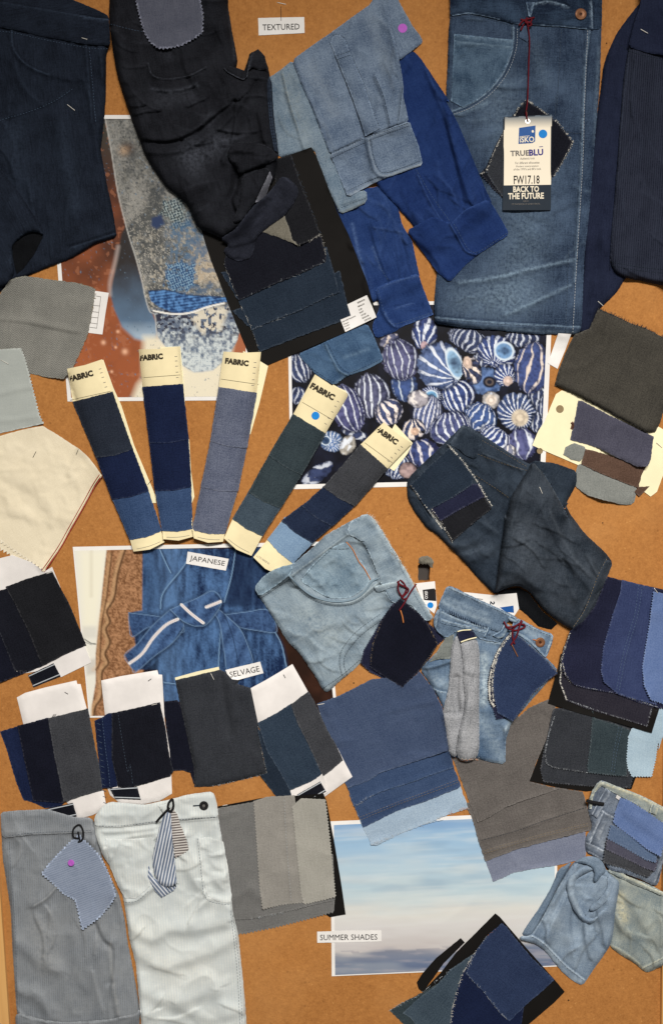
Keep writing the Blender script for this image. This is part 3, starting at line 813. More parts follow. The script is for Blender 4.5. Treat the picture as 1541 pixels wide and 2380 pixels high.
tl_ = np.abs(fbm(x / 7, y / 5, 7, 2) - .5) < .022; I.over(mt * tl_ * np.clip((y - 400) / 150, 0, 1) * .7, (186, 182, 172)); I.over(mt * (np.abs(fbm(x / 6, y / 8, 1, 2) - .5) < .02) * .6, (48, 52, 58))
darn(T('A0', 1020, 1250, 1120, 1220, 1190, 1330, 1200, 1420, 1080, 1440, 1000, 1330), (40, 56, 66), (148, 160, 160), 9)
I.over(I.poly(T('A0', 950, 1360, 1010, 1340, 1030, 1400, 980, 1430, 945, 1410), 6), (44, 58, 92))
I.over(I.poly(T('A0', 1040, 1400, 1230, 1380, 1300, 1600, 1180, 1700, 1060, 1620), 24) * np.clip((f2 - .42) * 6, 0, 1) * .75, (70, 102, 132)); I.over(mt * np.clip((x - 380) / 60, 0, 1) * np.clip((fbm(x / 16, y / 12, 2, 3) - .5) * 7, 0, 1) * np.clip((y - 420) / 100, 0, 1) * .6, (62, 92, 124))
darn(T('A1', 1040, 110, 1120, 90, 1222, 110, 1220, 200, 1190, 285, 1080, 290, 1030, 230), (34, 68, 112), (120, 152, 176), 8)
low = I.poly(T('A1', 930, 390, 1500, 360, 1540, 560, 1430, 720, 1330, 780, 1210, 790, 1120, 740, 1000, 600), 8)
I.over(low * mt, I.mixc(0.5 + (f2 - .5) * 2.6 + (y - 790) / 120, (92, 104, 124), (196, 204, 206)))
I.over(low * mt * (fbm(x / 8, y / 5, 1, 3) > .58) * np.clip((800 - y) / 40, 0, 1), (48, 50, 66))
I.over(low * mt * (np.sin(y * 1.3 + f1 * 9) > .5) * (f3 > .5) * np.clip((y - 790) / 20, 0, 1) * .6, (120, 138, 158))
I.over(I.poly(T('A1', 1200, 400, 1350, 370, 1430, 380, 1380, 520, 1260, 545, 1190, 440), 12) * (f2 > .42) * .9, (212, 204, 186))
band = T('A1', 928, 275, 1040, 268, 1180, 300, 1300, 305, 1420, 315, 1420, 345, 1300, 370, 1200, 405, 1100, 415, 1000, 380, 945, 340)
I.over(I.poly(band, 3), I.mixc(.4 + (f2 - .5) * 2 + np.sin(y * .9 + x * .12) * .3, (28, 58, 104), (92, 140, 196)))
I.over(I.line(T('A1', 960, 400, 1080, 420, 1190, 412, 1290, 378, 1400, 352), 4), (228, 226, 220)); I.over(I.line(T('A1', 928, 276, 1040, 270, 1170, 300, 1420, 316), 2.5) * .8, (30, 40, 60))
I.over(I.line(tex[:14], 3.2) * .5, (200, 200, 196)); I.done(p1)

# picture of striped sea shells
Q = D(668, 703, 1284, 698, 1265, 1124, 676, 1137)
p2 = thing('printed_photo', 'white bordered print of blue and white striped sea shells', 'print', 970, 900, 'printed pictures')
piece('paper_sheet', Q, M['white'], p2, t=0.3, rag=0, nz=[(0.5, 160, 160, 0, 2)], fit=(0, 0), res=14)
I = Ink(inset(Q, 7, 8, 11, 11), 1.9); x, y = I.x, I.y
nn = fbm(x / 25, y / 25, 2, 3); nf = fbm(x / 7, y / 7, 5, 3)
I.c[:] = I.mixc((nn - .35) * 1.2, (10, 10, 18), (26, 30, 50))
def shell(tile, cx_, cy_, a, b, ang, n=7, apex=(0, -1.25), base=(32, 46, 104), lite=(92, 116, 178), st=(222, 228, 238), duty=0.1, wob=.5, sw=0.0, opening=None, tip=None, curl=0.0):
    (px, py) = T(tile, cx_, cy_)[0]; a *= .3722; b *= .3722
    a *= 1.08; b *= 1.08; n = n * 1.35; duty = duty + .3; t = math.radians(ang); u = ((x - px) * math.cos(t) + (y - py) * math.sin(t)) / a; v = (-(x - px) * math.sin(t) + (y - py) * math.cos(t)) / b
    ed = 1 + (nf - .5) * .16; r = np.hypot(u, v) / ed
    mk = np.clip((1 - r) * min(a, b) / 1.6 + .5, 0, 1)
    if mk.max() <= 0: return
    I.over(np.clip((1.1 - r) * 8, 0, 1) * .8, (8, 9, 16))
    sh = np.sqrt(np.clip(1 - r * r, 0, 1))
    col = I.mixc(sh * .75 + (nf - .5) * 1.3 + (nn - .5) * .6 - u * .18, tuple(int(q * .42) for q in base), lite)
    col = col * .35 + I.mixc(sh + (nf - .5) * .8, tuple(int(q * .5) for q in base), base) * .65
    I.over(mk, col)
    curl = curl or (1.7 if (int(cx_) // 10 + int(cy_) // 10) % 2 else -1.7) * (1 if np.hypot(*apex) > .8 else 0)
    th = np.arctan2(u - apex[0], v - apex[1]); rad = np.hypot(u - apex[0], v - apex[1])
    wv_ = (fbm(u * 2.2 + cx_, v * 2.2 + cy_, 3, 2) - .5) * 6 * wob
    if tip is None and opening is None and n > 2.8:      # bands that run over the dome and meet at both ends
        k_ = .35 if (int(cx_) // 10) % 2 else -.35
        lon = np.arcsin(np.clip((u + k_ * (1 - v * v)) / np.sqrt(np.clip(1.02 - v * v, .02, 2)) / 1.25, -1, 1))
        w = np.sin(lon * n * 1.9 + wv_ + v * 1.2)
    else: w = np.sin(th * n * 2.0 + curl * rad + wv_ + sw * v)
    w = np.clip((w - duty) * 4.0, 0, 1) * np.clip(.25 + sh * 1.5, 0, 1) * np.clip((nf - .2) * 5, .35, 1)
    I.over(mk * w, I.mixc(sh * 1.25 - .05 + (nf - .5) * .5, (112, 122, 152), st))
    if tip:
        tx, ty, tr, tc = tip; q = np.hypot(u - tx, v - ty) / tr
        I.over(mk * np.clip((1 - q) * 5, 0, 1), I.mixc(1.2 - q * .8 + (nf - .5), tuple(int(k * .62) for k in tc), tc)); I.over(mk * np.exp(-((q - .45) / .12) ** 2) * .45, (140, 124, 112))
    if opening:
        ox, oy, ra, rb, oc = opening; q = np.hypot((u - ox) / ra, (v - oy) / rb)
        I.over(np.clip((1.22 - q) * 7, 0, 1) * (mk > 0), (206, 220, 232)); I.over(np.clip((1 - q) * 7, 0, 1) * (mk > 0), I.mixc(.2 + q * .7 + (nf - .5), tuple(int(k * .5) for k in oc), oc))
        I.over(np.clip((.5 - np.hypot(u - ox - .05, v - oy + .03) / max(ra, rb)) * 5, 0, 1) * .55 * (mk > 0), (28, 52, 92))
B_ = (150, 190, 226)
for a in (('B1', 550, 760, 70, 85, -20, 6), ('B1', 540, 930, 55, 50, 10, 5), ('B1', 660, 1420, 110, 46, -38, 2), ('B1', 900, 1170, 90, 30, 20, 4), ('C1', 340, 590, 135, 66, 22, 9), ('C1', 660, 575, 110, 50, 0, 8),
          ('C1', 760, 940, 72, 78, 0, 6), ('C1', 760, 1095, 56, 62, 0, 5), ('C1', 800, 1000, 40, 70, 0, 5), ('B1', 700, 900, 60, 55, 30, 4), ('C1', 420, 700, 60, 50, 0, 4), ('C1', 560, 1280, 90, 60, 10, 5), ('C1', 250, 1290, 110, 60, 0, 6)):
    shell(*a, base=(32, 42, 78), lite=(84, 98, 140), st=(196, 202, 214))
shell('B1', 1110, 585, 62, 34, -25, 2, st=(224, 210, 200), lite=(190, 190, 200))
shell('C1', 430, 840, 96, 82, 10, 1, base=(76, 110, 172), lite=(150, 176, 218), duty=.95, tip=(.25, 0, .45, (20, 24, 44)))
shell('C1', 50, 540, 74, 95, 4, 6, apex=(0, 1.15), tip=(.05, .75, .3, (206, 176, 186)))
shell('B1', 1205, 870, 76, 92, -12, 3, apex=(-2.2, -.2), st=(220, 232, 240), base=(48, 70, 120), duty=.5)
shell('B1', 1180, 705, 106, 122, -14, 7, apex=(.6, -1.3), base=(62, 66, 112), lite=(140, 140, 176), duty=.42)
shell('C1', 260, 935, 104, 100, -25, 8, apex=(.35, -1.1), duty=.05)
shell('C1', 150, 745, 132, 140, -20, 7, apex=(.55, .75), base=(60, 84, 140), lite=(140, 160, 200), duty=.25, opening=(.62, .12, .3, .62, B_), wob=.25)
shell('C1', 92, 930, 64, 56, 0, 9, apex=(.1, 0), opening=(0, .05, .55, .55, (120, 176, 222)), duty=.0)
shell('C1', 500, 655, 112, 92, 20, 8, apex=(.1, .8), opening=(.35, -.2, .46, .52, (120, 160, 206)), duty=.05)
shell('C1', 345, 770, 55, 84, -18, 4, apex=(-.8, -.6), st=(236, 222, 210), base=(40, 36, 48), tip=(-.2, -.6, .5, (232, 206, 190)))
shell('C1', 552, 800, 64, 66, 15, 7, apex=(.45, .4), tip=(.4, .45, .48, (230, 206, 196)))
shell('C1', 722, 755, 104, 148, 8, 4, apex=(.1, -1.9), base=(54, 66, 118), st=(222, 208, 196), duty=.35, tip=None)
shell('C1', 465, 958, 52, 52, 0, 2, base=(190, 188, 190), lite=(236, 230, 224), tip=(0, 0, .7, (238, 226, 214)))
shell('C1', 400, 1065, 100, 82, 25, 7, apex=(-.3, -1.2), duty=.25, wob=1.0, base=(50, 78, 130))
shell('C1', 622, 1030, 110, 110, 0, 9, apex=(.2, .3), curl=6.5, duty=.1, base=(40, 58, 100), tip=(.2, .32, .5, (222, 208, 186)), wob=.2)
shell('C1', 70, 1050, 84, 112, 12, 9, apex=(.4, -1.2), st=(216, 218, 228), base=(84, 90, 124), duty=-.1, wob=.15)
shell('C1', 10, 950, 60, 50, 0, 2, base=(150, 146, 160), lite=(220, 214, 214), st=(230, 224, 220))
shell('C1', 210, 1130, 122, 92, -22, 8, apex=(.5, -1.25), lite=(130, 136, 180), duty=.2)
shell('C1', 505, 1205, 115, 62, 35, 9, apex=(1.2, .4), duty=.0)
shell('C1', 660, 1230, 84, 92, -15, 3, apex=(-.4, -1.6), base=(60, 66, 120), lite=(136, 138, 180), tip=None, duty=.45)
shell('C1', 580, 1280, 40, 40, 0, 3, st=(236, 230, 224), base=(150, 150, 160))
shell('C1', 40, 1290, 92, 82, -20, 4, apex=(-.6, -1.4), base=(48, 54, 104), st=(220, 216, 220), duty=.3)
shell('B1', 1000, 930, 106, 132, -8, 7, apex=(-.2, -1.5), base=(56, 60, 96), lite=(132, 134, 164), duty=.25, tip=None)
shell('B1', 1105, 1035, 86, 74, -30, 5, apex=(.1, -.9), st=(238, 226, 220), base=(60, 62, 90), duty=-.35)
shell('B1', 850, 1010, 96, 140, -20, 6, apex=(-.2, -1.4), base=(58, 62, 112), lite=(128, 128, 172), duty=.4)
shell('B1', 750, 1215, 74, 60, 12, 7, apex=(0, .2), base=(84, 120, 170), opening=(-.45, .05, .34, .4, (60, 84, 120)), duty=.1)
shell('B1', 850, 1240, 44, 60, 25, 1, base=(170, 166, 160), lite=(228, 220, 206))
shell('B1', 1262, 1140, 66, 62, 0, 5, st=(236, 222, 210), base=(30, 30, 46), duty=-.2, tip=(.1, .2, .4, (224, 190, 168)))
shell('B1', 1160, 1370, 80, 76, 10, 8, apex=(-.5, -1.1), lite=(120, 150, 190), duty=.1)
shell('B1', 1225, 1395, 52, 46, 0, 1, base=(150, 126, 130), lite=(214, 190, 184), duty=.9)
I.done(p2)

# picture of a denim wrap jacket with a knotted belt
Q = D(170, 1271, 745, 1259, 785, 1660, 208, 1668)
p3 = thing('printed_photo', 'white bordered print of a belted denim wrap jacket beside a brown woolly coat', 'print', 470, 1465, 'printed pictures')
piece('paper_sheet', Q, M['white'], p3, t=0.3, rag=0, nz=[(0.5, 160, 160, 0, 3)], fit=(0, 0), res=14)
I = Ink(inset(Q, 3, 9, 7, 4), 2.0); x, y = I.x, I.y
n1 = fbm(x / 40, y / 40, 1, 4); n2 = fbm(x / 7, y / 12, 3, 3); n3 = fbm(x / 3, y / 3, 2, 2)
I.c[:] = I.mixc((n1 - .3), (40, 24, 18), (74, 44, 32))
I.over(I.poly(T('A2', 380, 340, 680, 340, 600, 1390, 380, 1390), 3), (222, 220, 210)); I.over(I.poly(T('A2', 500, 355, 670, 355, 610, 830, 520, 830), 20) * .7, (232, 228, 206)); I.over(I.line(T('A2', 572, 340, 572, 640), 8, 6) * .5, (206, 200, 180))
I.over(I.line(T('A2', 530, 910, 570, 935, 600, 940), 3) * .8, (80, 84, 82)); I.over(I.poly(T('A2', 520, 830, 605, 830, 605, 900, 520, 905), 8) * .5, (196, 194, 186)); I.over(I.poly(T('A2', 535, 1040, 600, 1030, 600, 1125, 545, 1135), 9) * .6, (178, 172, 166)); I.over(I.line(T('A2', 535, 930, 575, 945), 2) * .7, (120, 124, 120))
coat = T('A2', 668, 350, 900, 350, 900, 1400, 575, 1400, 575, 1330, 600, 1180, 600, 1000, 625, 760, 645, 560)
I.over(I.poly(coat, 3), I.mixc(.5 + (n3 - .5) * 1.7 + (n2 - .5) * 1.0, (112, 76, 50), (170, 126, 92)))
for l, w in ((T('A2', 785, 350, 740, 500, 720, 640, 690, 700), 5), (T('A2', 690, 700, 670, 740, 690, 800, 665, 850, 690, 930, 660, 1000, 680, 1060, 640, 1120, 640, 1260, 600, 1330, 590, 1390), 5), (T('A2', 700, 380, 670, 640, 640, 800, 630, 960, 625, 1060, 600, 1100), 3)):
    I.over(I.line([(a - 5, b) for a, b in l], w * 2.2, 8) * .45, (206, 170, 128)); I.over(I.line(l, w, 3) * .85, (74, 48, 30))
den = T('A2', 892, 345, 1560, 345) + T('B2', 360, 330, 400, 780, 400, 880, 450, 960, 475, 1100, 470, 1300) + T('A2', 1030, 1300, 975, 1100, 870, 1100, 840, 880, 810, 800, 805, 745, 890, 730)
md = I.poly(den, 2.5)
n4 = fbm(x / 9, y / 34, 5, 4)
cd = I.mixc(.40 + (fbm(x / 70, y / 70, 1, 2) - .5) * 1.0 + (n4 - .5) * 1.3 + (n3 - .5) * .55, (18, 34, 66), (78, 112, 158))
I.over(md, cd); I.over(md * np.exp(-((x - 390) / 40) ** 2) * .25, (110, 146, 190))
I.over(I.poly(T('A2', 892, 345, 1000, 345, 1060, 500, 1010, 640, 1000, 720, 895, 720), 10) * .35, (18, 32, 62)); I.over(I.poly(T('B2', 150, 340, 360, 340, 400, 720, 80, 700), 12) * .6, (20, 34, 62)); I.over(I.poly(T('A2', 1490, 345, 1600, 345, 1560, 720, 1420, 700), 10) * .5, (20, 34, 62))
I.over(I.poly(T('A2', 900, 1100, 985, 1040, 980, 1200, 900, 1200), 10) * .8, (14, 20, 36))
for l in (T('A2', 1185, 400, 1130, 480, 1040, 590, 1010, 650, 1005, 720), T('A2', 1000, 350, 1040, 440, 1068, 495), T('B2', 150, 360, 125, 520, 80, 680), T('A2', 1385, 810, 1372, 950, 1365, 1085), T('B2', 400, 870, 440, 950, 468, 1080), T('A2', 1025, 1180, 1100, 1190)):
    I.over(I.line([(a + 3, b + 1) for a, b in l], 6, 5) * .6, (18, 30, 58)); I.over(I.line(l, 2.2) * .85, (122, 156, 190))
for p, k in ((T('A2', 805, 745, 1000, 770, 1120, 800, 1140, 870, 950, 830, 830, 895, 810, 820), 0), (T('B2', 60, 760, 230, 738, 345, 725, 398, 800, 402, 868, 290, 856, 180, 836, 110, 790), 0), (T('B2', -10, 712, 45, 790, 66, 880, 82, 1000, 104, 1104, 180, 1080, 258, 1056, 226, 945, 182, 850, 112, 780, 40, 720), 1),
             (T('A2', 1065, 725, 1150, 820, 1080, 930, 960, 1020, 850, 1115, 825, 1090, 780, 1010, 860, 940, 950, 830), 1), (T('A2', 1065, 725, 1240, 650, 1330, 608, 1385, 680, 1310, 800, 1240, 830, 1150, 800), 1)):
    mk = I.poly(p, 2.5); I.over(np.clip(I.poly([(a + 3, b + 6) for a, b in p], 10), 0, 1) * .55 * md, (10, 18, 38)); I.over(np.clip(I.poly(p, 22) * 2, 0, 1) * .5 * md, (14, 24, 48)); I.over(mk, I.mixc(.36 + k * .14 + k * .2 * np.sin((x * .8 + y * .6) / 6.5 + n1 * 6) + (n2 - .5) * .5 + (n3 - .5) * .5, (24, 40, 74), (80, 112, 158)))
    I.over(I.line(p + p[:1], 1.8) * .6, (120, 152, 188))
for l in (T('A2', 812, 1060, 890, 1000, 960, 900, 1040, 820, 1112, 785), T('A2', 1135, 695, 1200, 755, 1270, 808), T('A2', 1290, 710, 1378, 675)):
    I.over(I.line(l, 6.5), (226, 226, 226)); I.over(I.line(l, 1.5) * .8, (176, 116, 104))
for l in (T('B2', 75, 740, 130, 880, 170, 1060),): I.over(I.line(l, 2) * .8, (20, 34, 60))
I.done(p3)

# picture of a hazy evening sky over the sea
Q = D(768, 1909, 1292, 1886, 1298, 2246, 771, 2269)
p4 = thing('printed_photo', 'white bordered print of soft clouds and pale blue evening sky', 'print', 1030, 2080, 'printed pictures')
piece('paper_sheet', Q, M['white'], p4, t=0.3, rag=0, nz=[(0.6, 160, 160, 0, 4)], fit=(0, 0), res=14)
I = Ink(inset(Q, 8, 9, 6, 2.5), 3.0); x, y = I.x, I.y
yy = y + (x - 770) * .04
def seg(stops):
    o = np.zeros(x.shape + (3,))
    ys = [s[0] for s in stops]; cs = np.array([I.L(s[1]) for s in stops])
    q = yy + (fbm(x / 130, y / 26, 1, 3) - .5) * 46
    for k in range(3): o[..., k] = np.interp(q, ys, cs[:, k])
    return o
I.c[:] = seg([(1910, (126, 160, 198)), (1960, (148, 180, 208)), (2030, (170, 194, 210)), (2070, (178, 198, 208)), (2100, (192, 204, 208)), (2130, (206, 206, 202)), (2170, (202, 200, 200)), (2205, (188, 183, 182)), (2222, (126, 132, 148)), (2240, (106, 118, 142)), (2275, (92, 106, 136))])
I.over(np.clip((fbm(x / 90, y / 18, 4, 2) - .5) * 2.2, 0, 1) * np.clip((2120 - yy) / 60, 0, 1) * .4, (120, 148, 174)); I.over(np.clip((fbm(x / 120, y / 24, 6, 2) - .5) * 2.0, 0, 1) * .4, (206, 210, 206)); wq = fbm(x / 150, y / 9 + x / 140, 2, 4); I.over(np.clip((wq - .53) * 5, 0, 1) * np.clip((2190 - yy) / 50, 0, 1) * .24, (214, 218, 218)); I.over(np.clip((.42 - wq) * 5, 0, 1) * np.clip((2150 - yy) / 50, 0, 1) * .16, (132, 156, 182))
I.over(np.exp(-((yy - 2215) / 5) ** 2) * .4 * (fbm(x / 100, y / 8, 3, 2) > .4), (100, 106, 128))
I.over(np.clip((fbm(x / 70, y / 5, 2, 3) - .52) * 6, 0, 1) * .3 * np.clip((yy - 2190) / 20, 0, 1), (180, 172, 176))
I.done(p4)
# ------------------------------------------------------------------ garments of the upper half
GAR = dict(res=3.2, sm=1, rag=0.5)
def wr_(tile, *v): return T(tile, *v)

# dark trousers of ribbed cloth in the upper right corner
g = thing('navy_trousers', 'folded dark navy ribbed trousers hanging in the upper right corner', 'trousers', 1470, 350)
piece('back_leg', T('C0', 1420, -320, 1400, 10, 1335, 90, 1250, 205, 1192, 330, 1165, 420, 1150, 560, 1100, 900, 1060, 1300, 1040, 1700) + T('C1', 1000, 420, 1015, 540, 1068, 546, 1090, 500, 1132, 400, 1180, 352, 1250, 285, 1300, 200, 1400, 100) + D(1500, 560, 1500, -120),
      M['knit2'], g, t=1.2, loft=6, ew=14, nz=[(1.4, 70, 120, 10, 1), (.6, 22, 40, 0, 2)], wr=[(T('C0', 1300, 300, 1230, 900, 1160, 1500), 1.6, 16, 30), (T('C1', 1180, -100, 1130, 200, 1090, 400), 1.5, 10, 22)], grain=6, **GAR)
piece('front_leg', T('C0', 1400, -320, 1398, 20, 1360, 130, 1345, 200, 1318, 330, 1290, 520, 1268, 820, 1252, 1050, 1236, 1250, 1214, 1500, 1210, 1700) + T('C1', 1208, 60, 1226, 140, 1260, 175, 1330, 200, 1541, 244, 1640, 262) + D(1580, 600, 1580, -120),
      M['knit'], g, t=1.4, loft=8, ew=14, cr=(8, 80, 120, 1.0), nz=[(1.2, 90, 160, 4, 3), (.5, 18, 40, 4, 4)], wr=[(T('C0', 1340, 400, 1300, 900, 1270, 1400), -1.2, 18, 12), (T('C0', 1330, 1690, 1440, 1735, 1600, 1760), 1.4, 5, 14)], grain=4,
      wear=[(T('C0', 1345, 210, 1300, 600, 1255, 1100, 1215, 1600), 3, .35)], **GAR)
piece('waistband', T('C0', 1402, -320, 1398, 30, 1362, 130, 1346, 195, 1322, 292, 1440, 330, 1541, 345, 1640, 352) + D(1580, -120), M['knit2'], g, t=1.2, loft=1.6, ew=8, nz=[(.8, 40, 60, 0, 5)], **GAR)
stitch(g, [T('C0', 1325, 318, 1440, 352, 1640, 378), T('C1', 1215, 95, 1400, 128, 1640, 150), T('C1', 1215, 118, 1400, 150, 1640, 172), T('C0', 1260, 270, 1340, 330)], M['dk_thread'])
# indigo jeans folded in half
j = thing('indigo_jeans', 'washed indigo jeans folded lengthwise with curved pocket and copper button', 'jeans', 1200, 400)
piece('leg', D(1046, -120, 1046, 37, 1042, 75, 1040, 150, 1036, 230, 1031, 350, 1024, 500, 1014, 640, 1009, 700, 1010, 752, 1080, 762, 1154, 767, 1228, 776, 1345, 778, 1351, 756, 1357, 600, 1370, 480, 1381, 335, 1394, 186, 1397, 67, 1399, -120),
      M['indigo'], j, t=1.5, loft=6, ew=9, cr=(16, 10, 70, 0.9), fit=(6, 8), nz=[(.9, 120, 160, 0, 1), (.7, 45, 70, 20, 2), (.35, 16, 22, 0, 3)],
      wr=[(T('C0', 610, 165, 602, 300, 552, 440, 462, 560, 340, 650, 220, 700), 1.3, 6, 14), (T('C0', 1060, 190, 1042, 700, 1030, 1000, 990, 1761), 1.0, 5, 9), (T('C1', 115, 455, 300, 475, 500, 490, 700, 500, 1020, 515), 1.1, 6, 5),
          (T('C1', 270, 220, 480, 195, 700, 140, 980, 80), 1.5, 9, 16), (T('C1', 560, 420, 700, 360, 850, 290, 960, 240), 1.2, 8, 12), (T('C0', 620, 1320, 760, 1400, 900, 1330, 1000, 1290), -1.0, 14, 8), (T('C0', 230, 470, 400, 500, 560, 545, 760, 540), 1.0, 7, 12), (T('C0', 240, 900, 420, 860, 560, 800), .9, 8, 14), (T('C0', 900, 210, 880, 700), .7, 4, 9), (T('C0', 300, 1000, 420, 1100, 520, 1300), .8, 10, 16)],
      wear=[(T('C0', 610, 165, 602, 300, 552, 440, 462, 560, 340, 650, 220, 700), 3.2, .9), (T('C0', 1085, 195, 1060, 400, 1044, 700, 1034, 1000), 2.6, .8), (T('C0', 1034, 1000, 1010, 1400, 990, 1761), 2, .5), (T('C1', 115, 437, 300, 455, 500, 470, 700, 482, 1020, 497), 3, .6), (T('C1', 270, 222, 480, 197, 700, 142, 980, 82), 4, .55), (T('C1', 560, 422, 700, 362, 850, 292, 960, 242), 4, .5),
            (T('C1', 200, 500, 600, 520, 1000, 540), 5, .45), (T('C0', 480, 560, 640, 1000, 680, 1500) + T('C1', 560, 300), 60, .28), (T('C0', 230, 720, 320, 690, 440, 640), 6, .35), (T('C1', 300, 330, 700, 300), 40, .25), (T('C0', 1140, 300, 1110, 900), 4, .3), (T('C0', 330, 330, 400, 480), 24, .25), (T('C0', 740, 300, 800, 500), 20, .15)], grain=2, **GAR)
piece('waistband', T('C0', 208, -320, 210, 102, 330, 82, 470, 110, 610, 150, 740, 158, 900, 166, 1085, 186, 1156, 178, 1162, -320), M['indigo_dk'], j, t=1.0, loft=2.0, ew=7, nz=[(.9, 30, 40, 0, 4)], fit=(2, 2),
      wr=[(T('C0', 740, -20, 780, 12, 860, 2, 930, 30, 960, 60), -2.5, 6, 3), (T('C0', 230, 60, 400, 50, 600, 110), .8, 6)], wear=[(T('C0', 212, 100, 330, 82, 470, 110, 610, 150, 900, 166, 1085, 186), 2.2, .9), (T('C0', 730, 20, 830, 5, 940, 35), 3, .9), (T('C0', 1095, 20, 1100, 180), 2.5, .9)], grain=92, **GAR)
piece('coin_pocket', T('C0', 236, 212, 605, 248, 596, 310, 546, 440, 458, 556, 340, 646, 288, 668, 216, 632), M['indigo_pk'], j, t=.7, loft=.5, ew=5, nz=[(.7, 30, 30, 0, 5)], fit=(1, 2), res=4, sm=0, rag=.4,
      wr=[(T('C0', 235, 290, 420, 270, 590, 290), .8, 4, 6), (T('C0', 240, 380, 330, 300), .7, 4, 10)], wear=[(T('C0', 236, 214, 604, 250), 2.5, .8), (T('C0', 236, 214, 216, 632, 288, 668), 2.2, .8), (T('C0', 240, 255, 590, 290), 2.2, .5)], grain=8)
piece('belt_loop', T('C0', 683, 12, 744, 12, 730, 60, 714, 106, 698, 100, 692, 60), M['indigo'], j, t=.8, loft=1.2, ew=5, res=3, rag=.3, fit=(2, 2), wear=[(T('C0', 688, 14, 740, 14), 2.5, .9), (T('C0', 690, 14, 706, 104), 1.6, .9), (T('C0', 738, 14, 712, 104), 1.6, .9)])
piece('belt_loop', T('C0', 655, 165, 690, 160, 715, 230, 690, 262, 640, 230), M['indigo'], j, t=.8, loft=1.0, ew=5, res=3, rag=.3, fit=(2, 2))
stitch(j, [T('C0', 1068, 190, 1046, 700, 1038, 1000, 996, 1700) + T('C1', 975, 540)], M['lt_thread'], rad=.4, dash=5, gap=1.6)
stitch(j, [T('C0', 216, 115, 330, 96, 470, 124, 606, 164), T('C0', 905, 180, 875, 690), T('C0', 870, 600, 870, 750, 920, 810, 990, 832, 1030, 830), T('C1', 118, 448, 300, 466, 500, 482, 700, 494, 1010, 508), T('C1', 950, 0, 930, 545)], M['mid_thread'])
stitch(j, [T('C0', 630, 180, 622, 305, 570, 450, 475, 575, 350, 667, 225, 716)], M['lt_thread'], rad=.34, dash=4, gap=2)
b = disc('button', j, *T('C0', 1025, 88)[0], 13.5, M['copper'], t=1.8, hole=3.6, dome=.6); disc('button_centre', b, *T('C0', 1025, 88)[0], 4.6, M['copper_dark'], t=.8)

# dark navy jeans in the upper left corner
n_ = thing('dark_navy_jeans', 'very dark navy jeans with rolled open leg in the upper left corner', 'jeans', 120, 330)
piece('leg', D(-110, -130, 120, -130, 145, -12, 186, 7, 238, 30, 253, 37, 257, 104, 248, 125, 247, 225, 243, 275, 235, 350, 250, 432, 262, 485, 273, 551, 223, 566, 164, 602, 128, 615, 75, 637, 37, 652, 22, 662, 0, 680, -110, 700), M['navy_jean'], n_, t=1.4, loft=8, ew=14, cr=(14, 70, 110, 1.2),
      nz=[(1.5, 90, 150, 10, 1), (.8, 28, 60, 10, 2), (.3, 12, 16, 0, 5)], wr=[(T('A0', 80, 180, 90, 300, 170, 400, 300, 460, 480, 500), 1.6, 8, 16), (T('A0', 0, 742, 200, 680, 340, 620, 460, 540), 1.0, 6, 9), (T('A0', 540, 250, 560, 500, 580, 760, 620, 1000), 1.3, 7, 12), (T('A0', 60, 1100, 200, 1300, 330, 1480), -1.3, 20, 14), (T('A0', 380, 760, 420, 1100, 470, 1400), 1.3, 14, 26), (T('A0', 440, 1520, 600, 1470, 740, 1430), 1.0, 6, 9)],
      wear=[(T('A0', 80, 180, 90, 300, 170, 400, 300, 460), 2, .5), (T('A0', 440, 1545, 600, 1495, 740, 1450), 2.5, .5), (T('A0', 540, 250, 560, 500, 580, 760), 2.5, .35), (T('A0', 100, 800, 150, 1300), 26, .2), (T('A0', 400, 800, 460, 1300), 20, .2), (T('A0', 520, 95, 600, 110, 670, 118), 2.2, 1.0)], grain=-8, **GAR)
piece('waistband', T('A0', -320, -360, 380, -30, 500, 15, 640, 75, 682, 100, 692, 285, 560, 280, 280, 230, 90, 185, -320, 120), M['navy_jean'], n_, t=1.0, loft=2.6, ew=10, nz=[(.9, 50, 40, 0, 3)], grain=80, wear=[(T('A0', 510, 96, 600, 112, 675, 118), 2.0, 1.1), (T('A0', 0, 10, 300, 60, 500, 95), 2, .35)], **GAR)
piece('rolled_leg', T('A0', -320, 850, -100, 950, 0, 1050, 130, 1210, 250, 1400, 276, 1450, 268, 1470, 240, 1450, 190, 1448, 150, 1470, 90, 1522, 74, 1560, 78, 1620, 96, 1690, 60, 1775, -320, 1880), M['navy_jean'], n_, t=1.4, loft=9, ew=18, nz=[(1.2, 60, 80, 30, 6)], grain=-25, wear=[(T('A0', 150, 1470, 90, 1522, 76, 1570, 80, 1640), 3, .6), (T('A0', 270, 1460, 200, 1448, 150, 1470), 3, .5)], **GAR)
piece('leg_opening_shade', T('A0', 80, 1530, 152, 1476, 200, 1456, 250, 1460, 270, 1480, 215, 1590, 150, 1675, 108, 1712, 98, 1680, 82, 1600), M['opening_shade'], n_, t=.6, loft=.6, ew=6, fit=(0, 3), res=4)  # black sheet laid in the leg mouth as its painted darkness
stitch(n_, [T('A0', 0, 195, 90, 205, 280, 248, 560, 300, 688, 303), T('A0', 0, 752, 200, 692, 340, 632, 460, 552), T('A0', 560, 300, 580, 520, 600, 760)], M['bl_thread'], rad=.2, dash=4, gap=3)

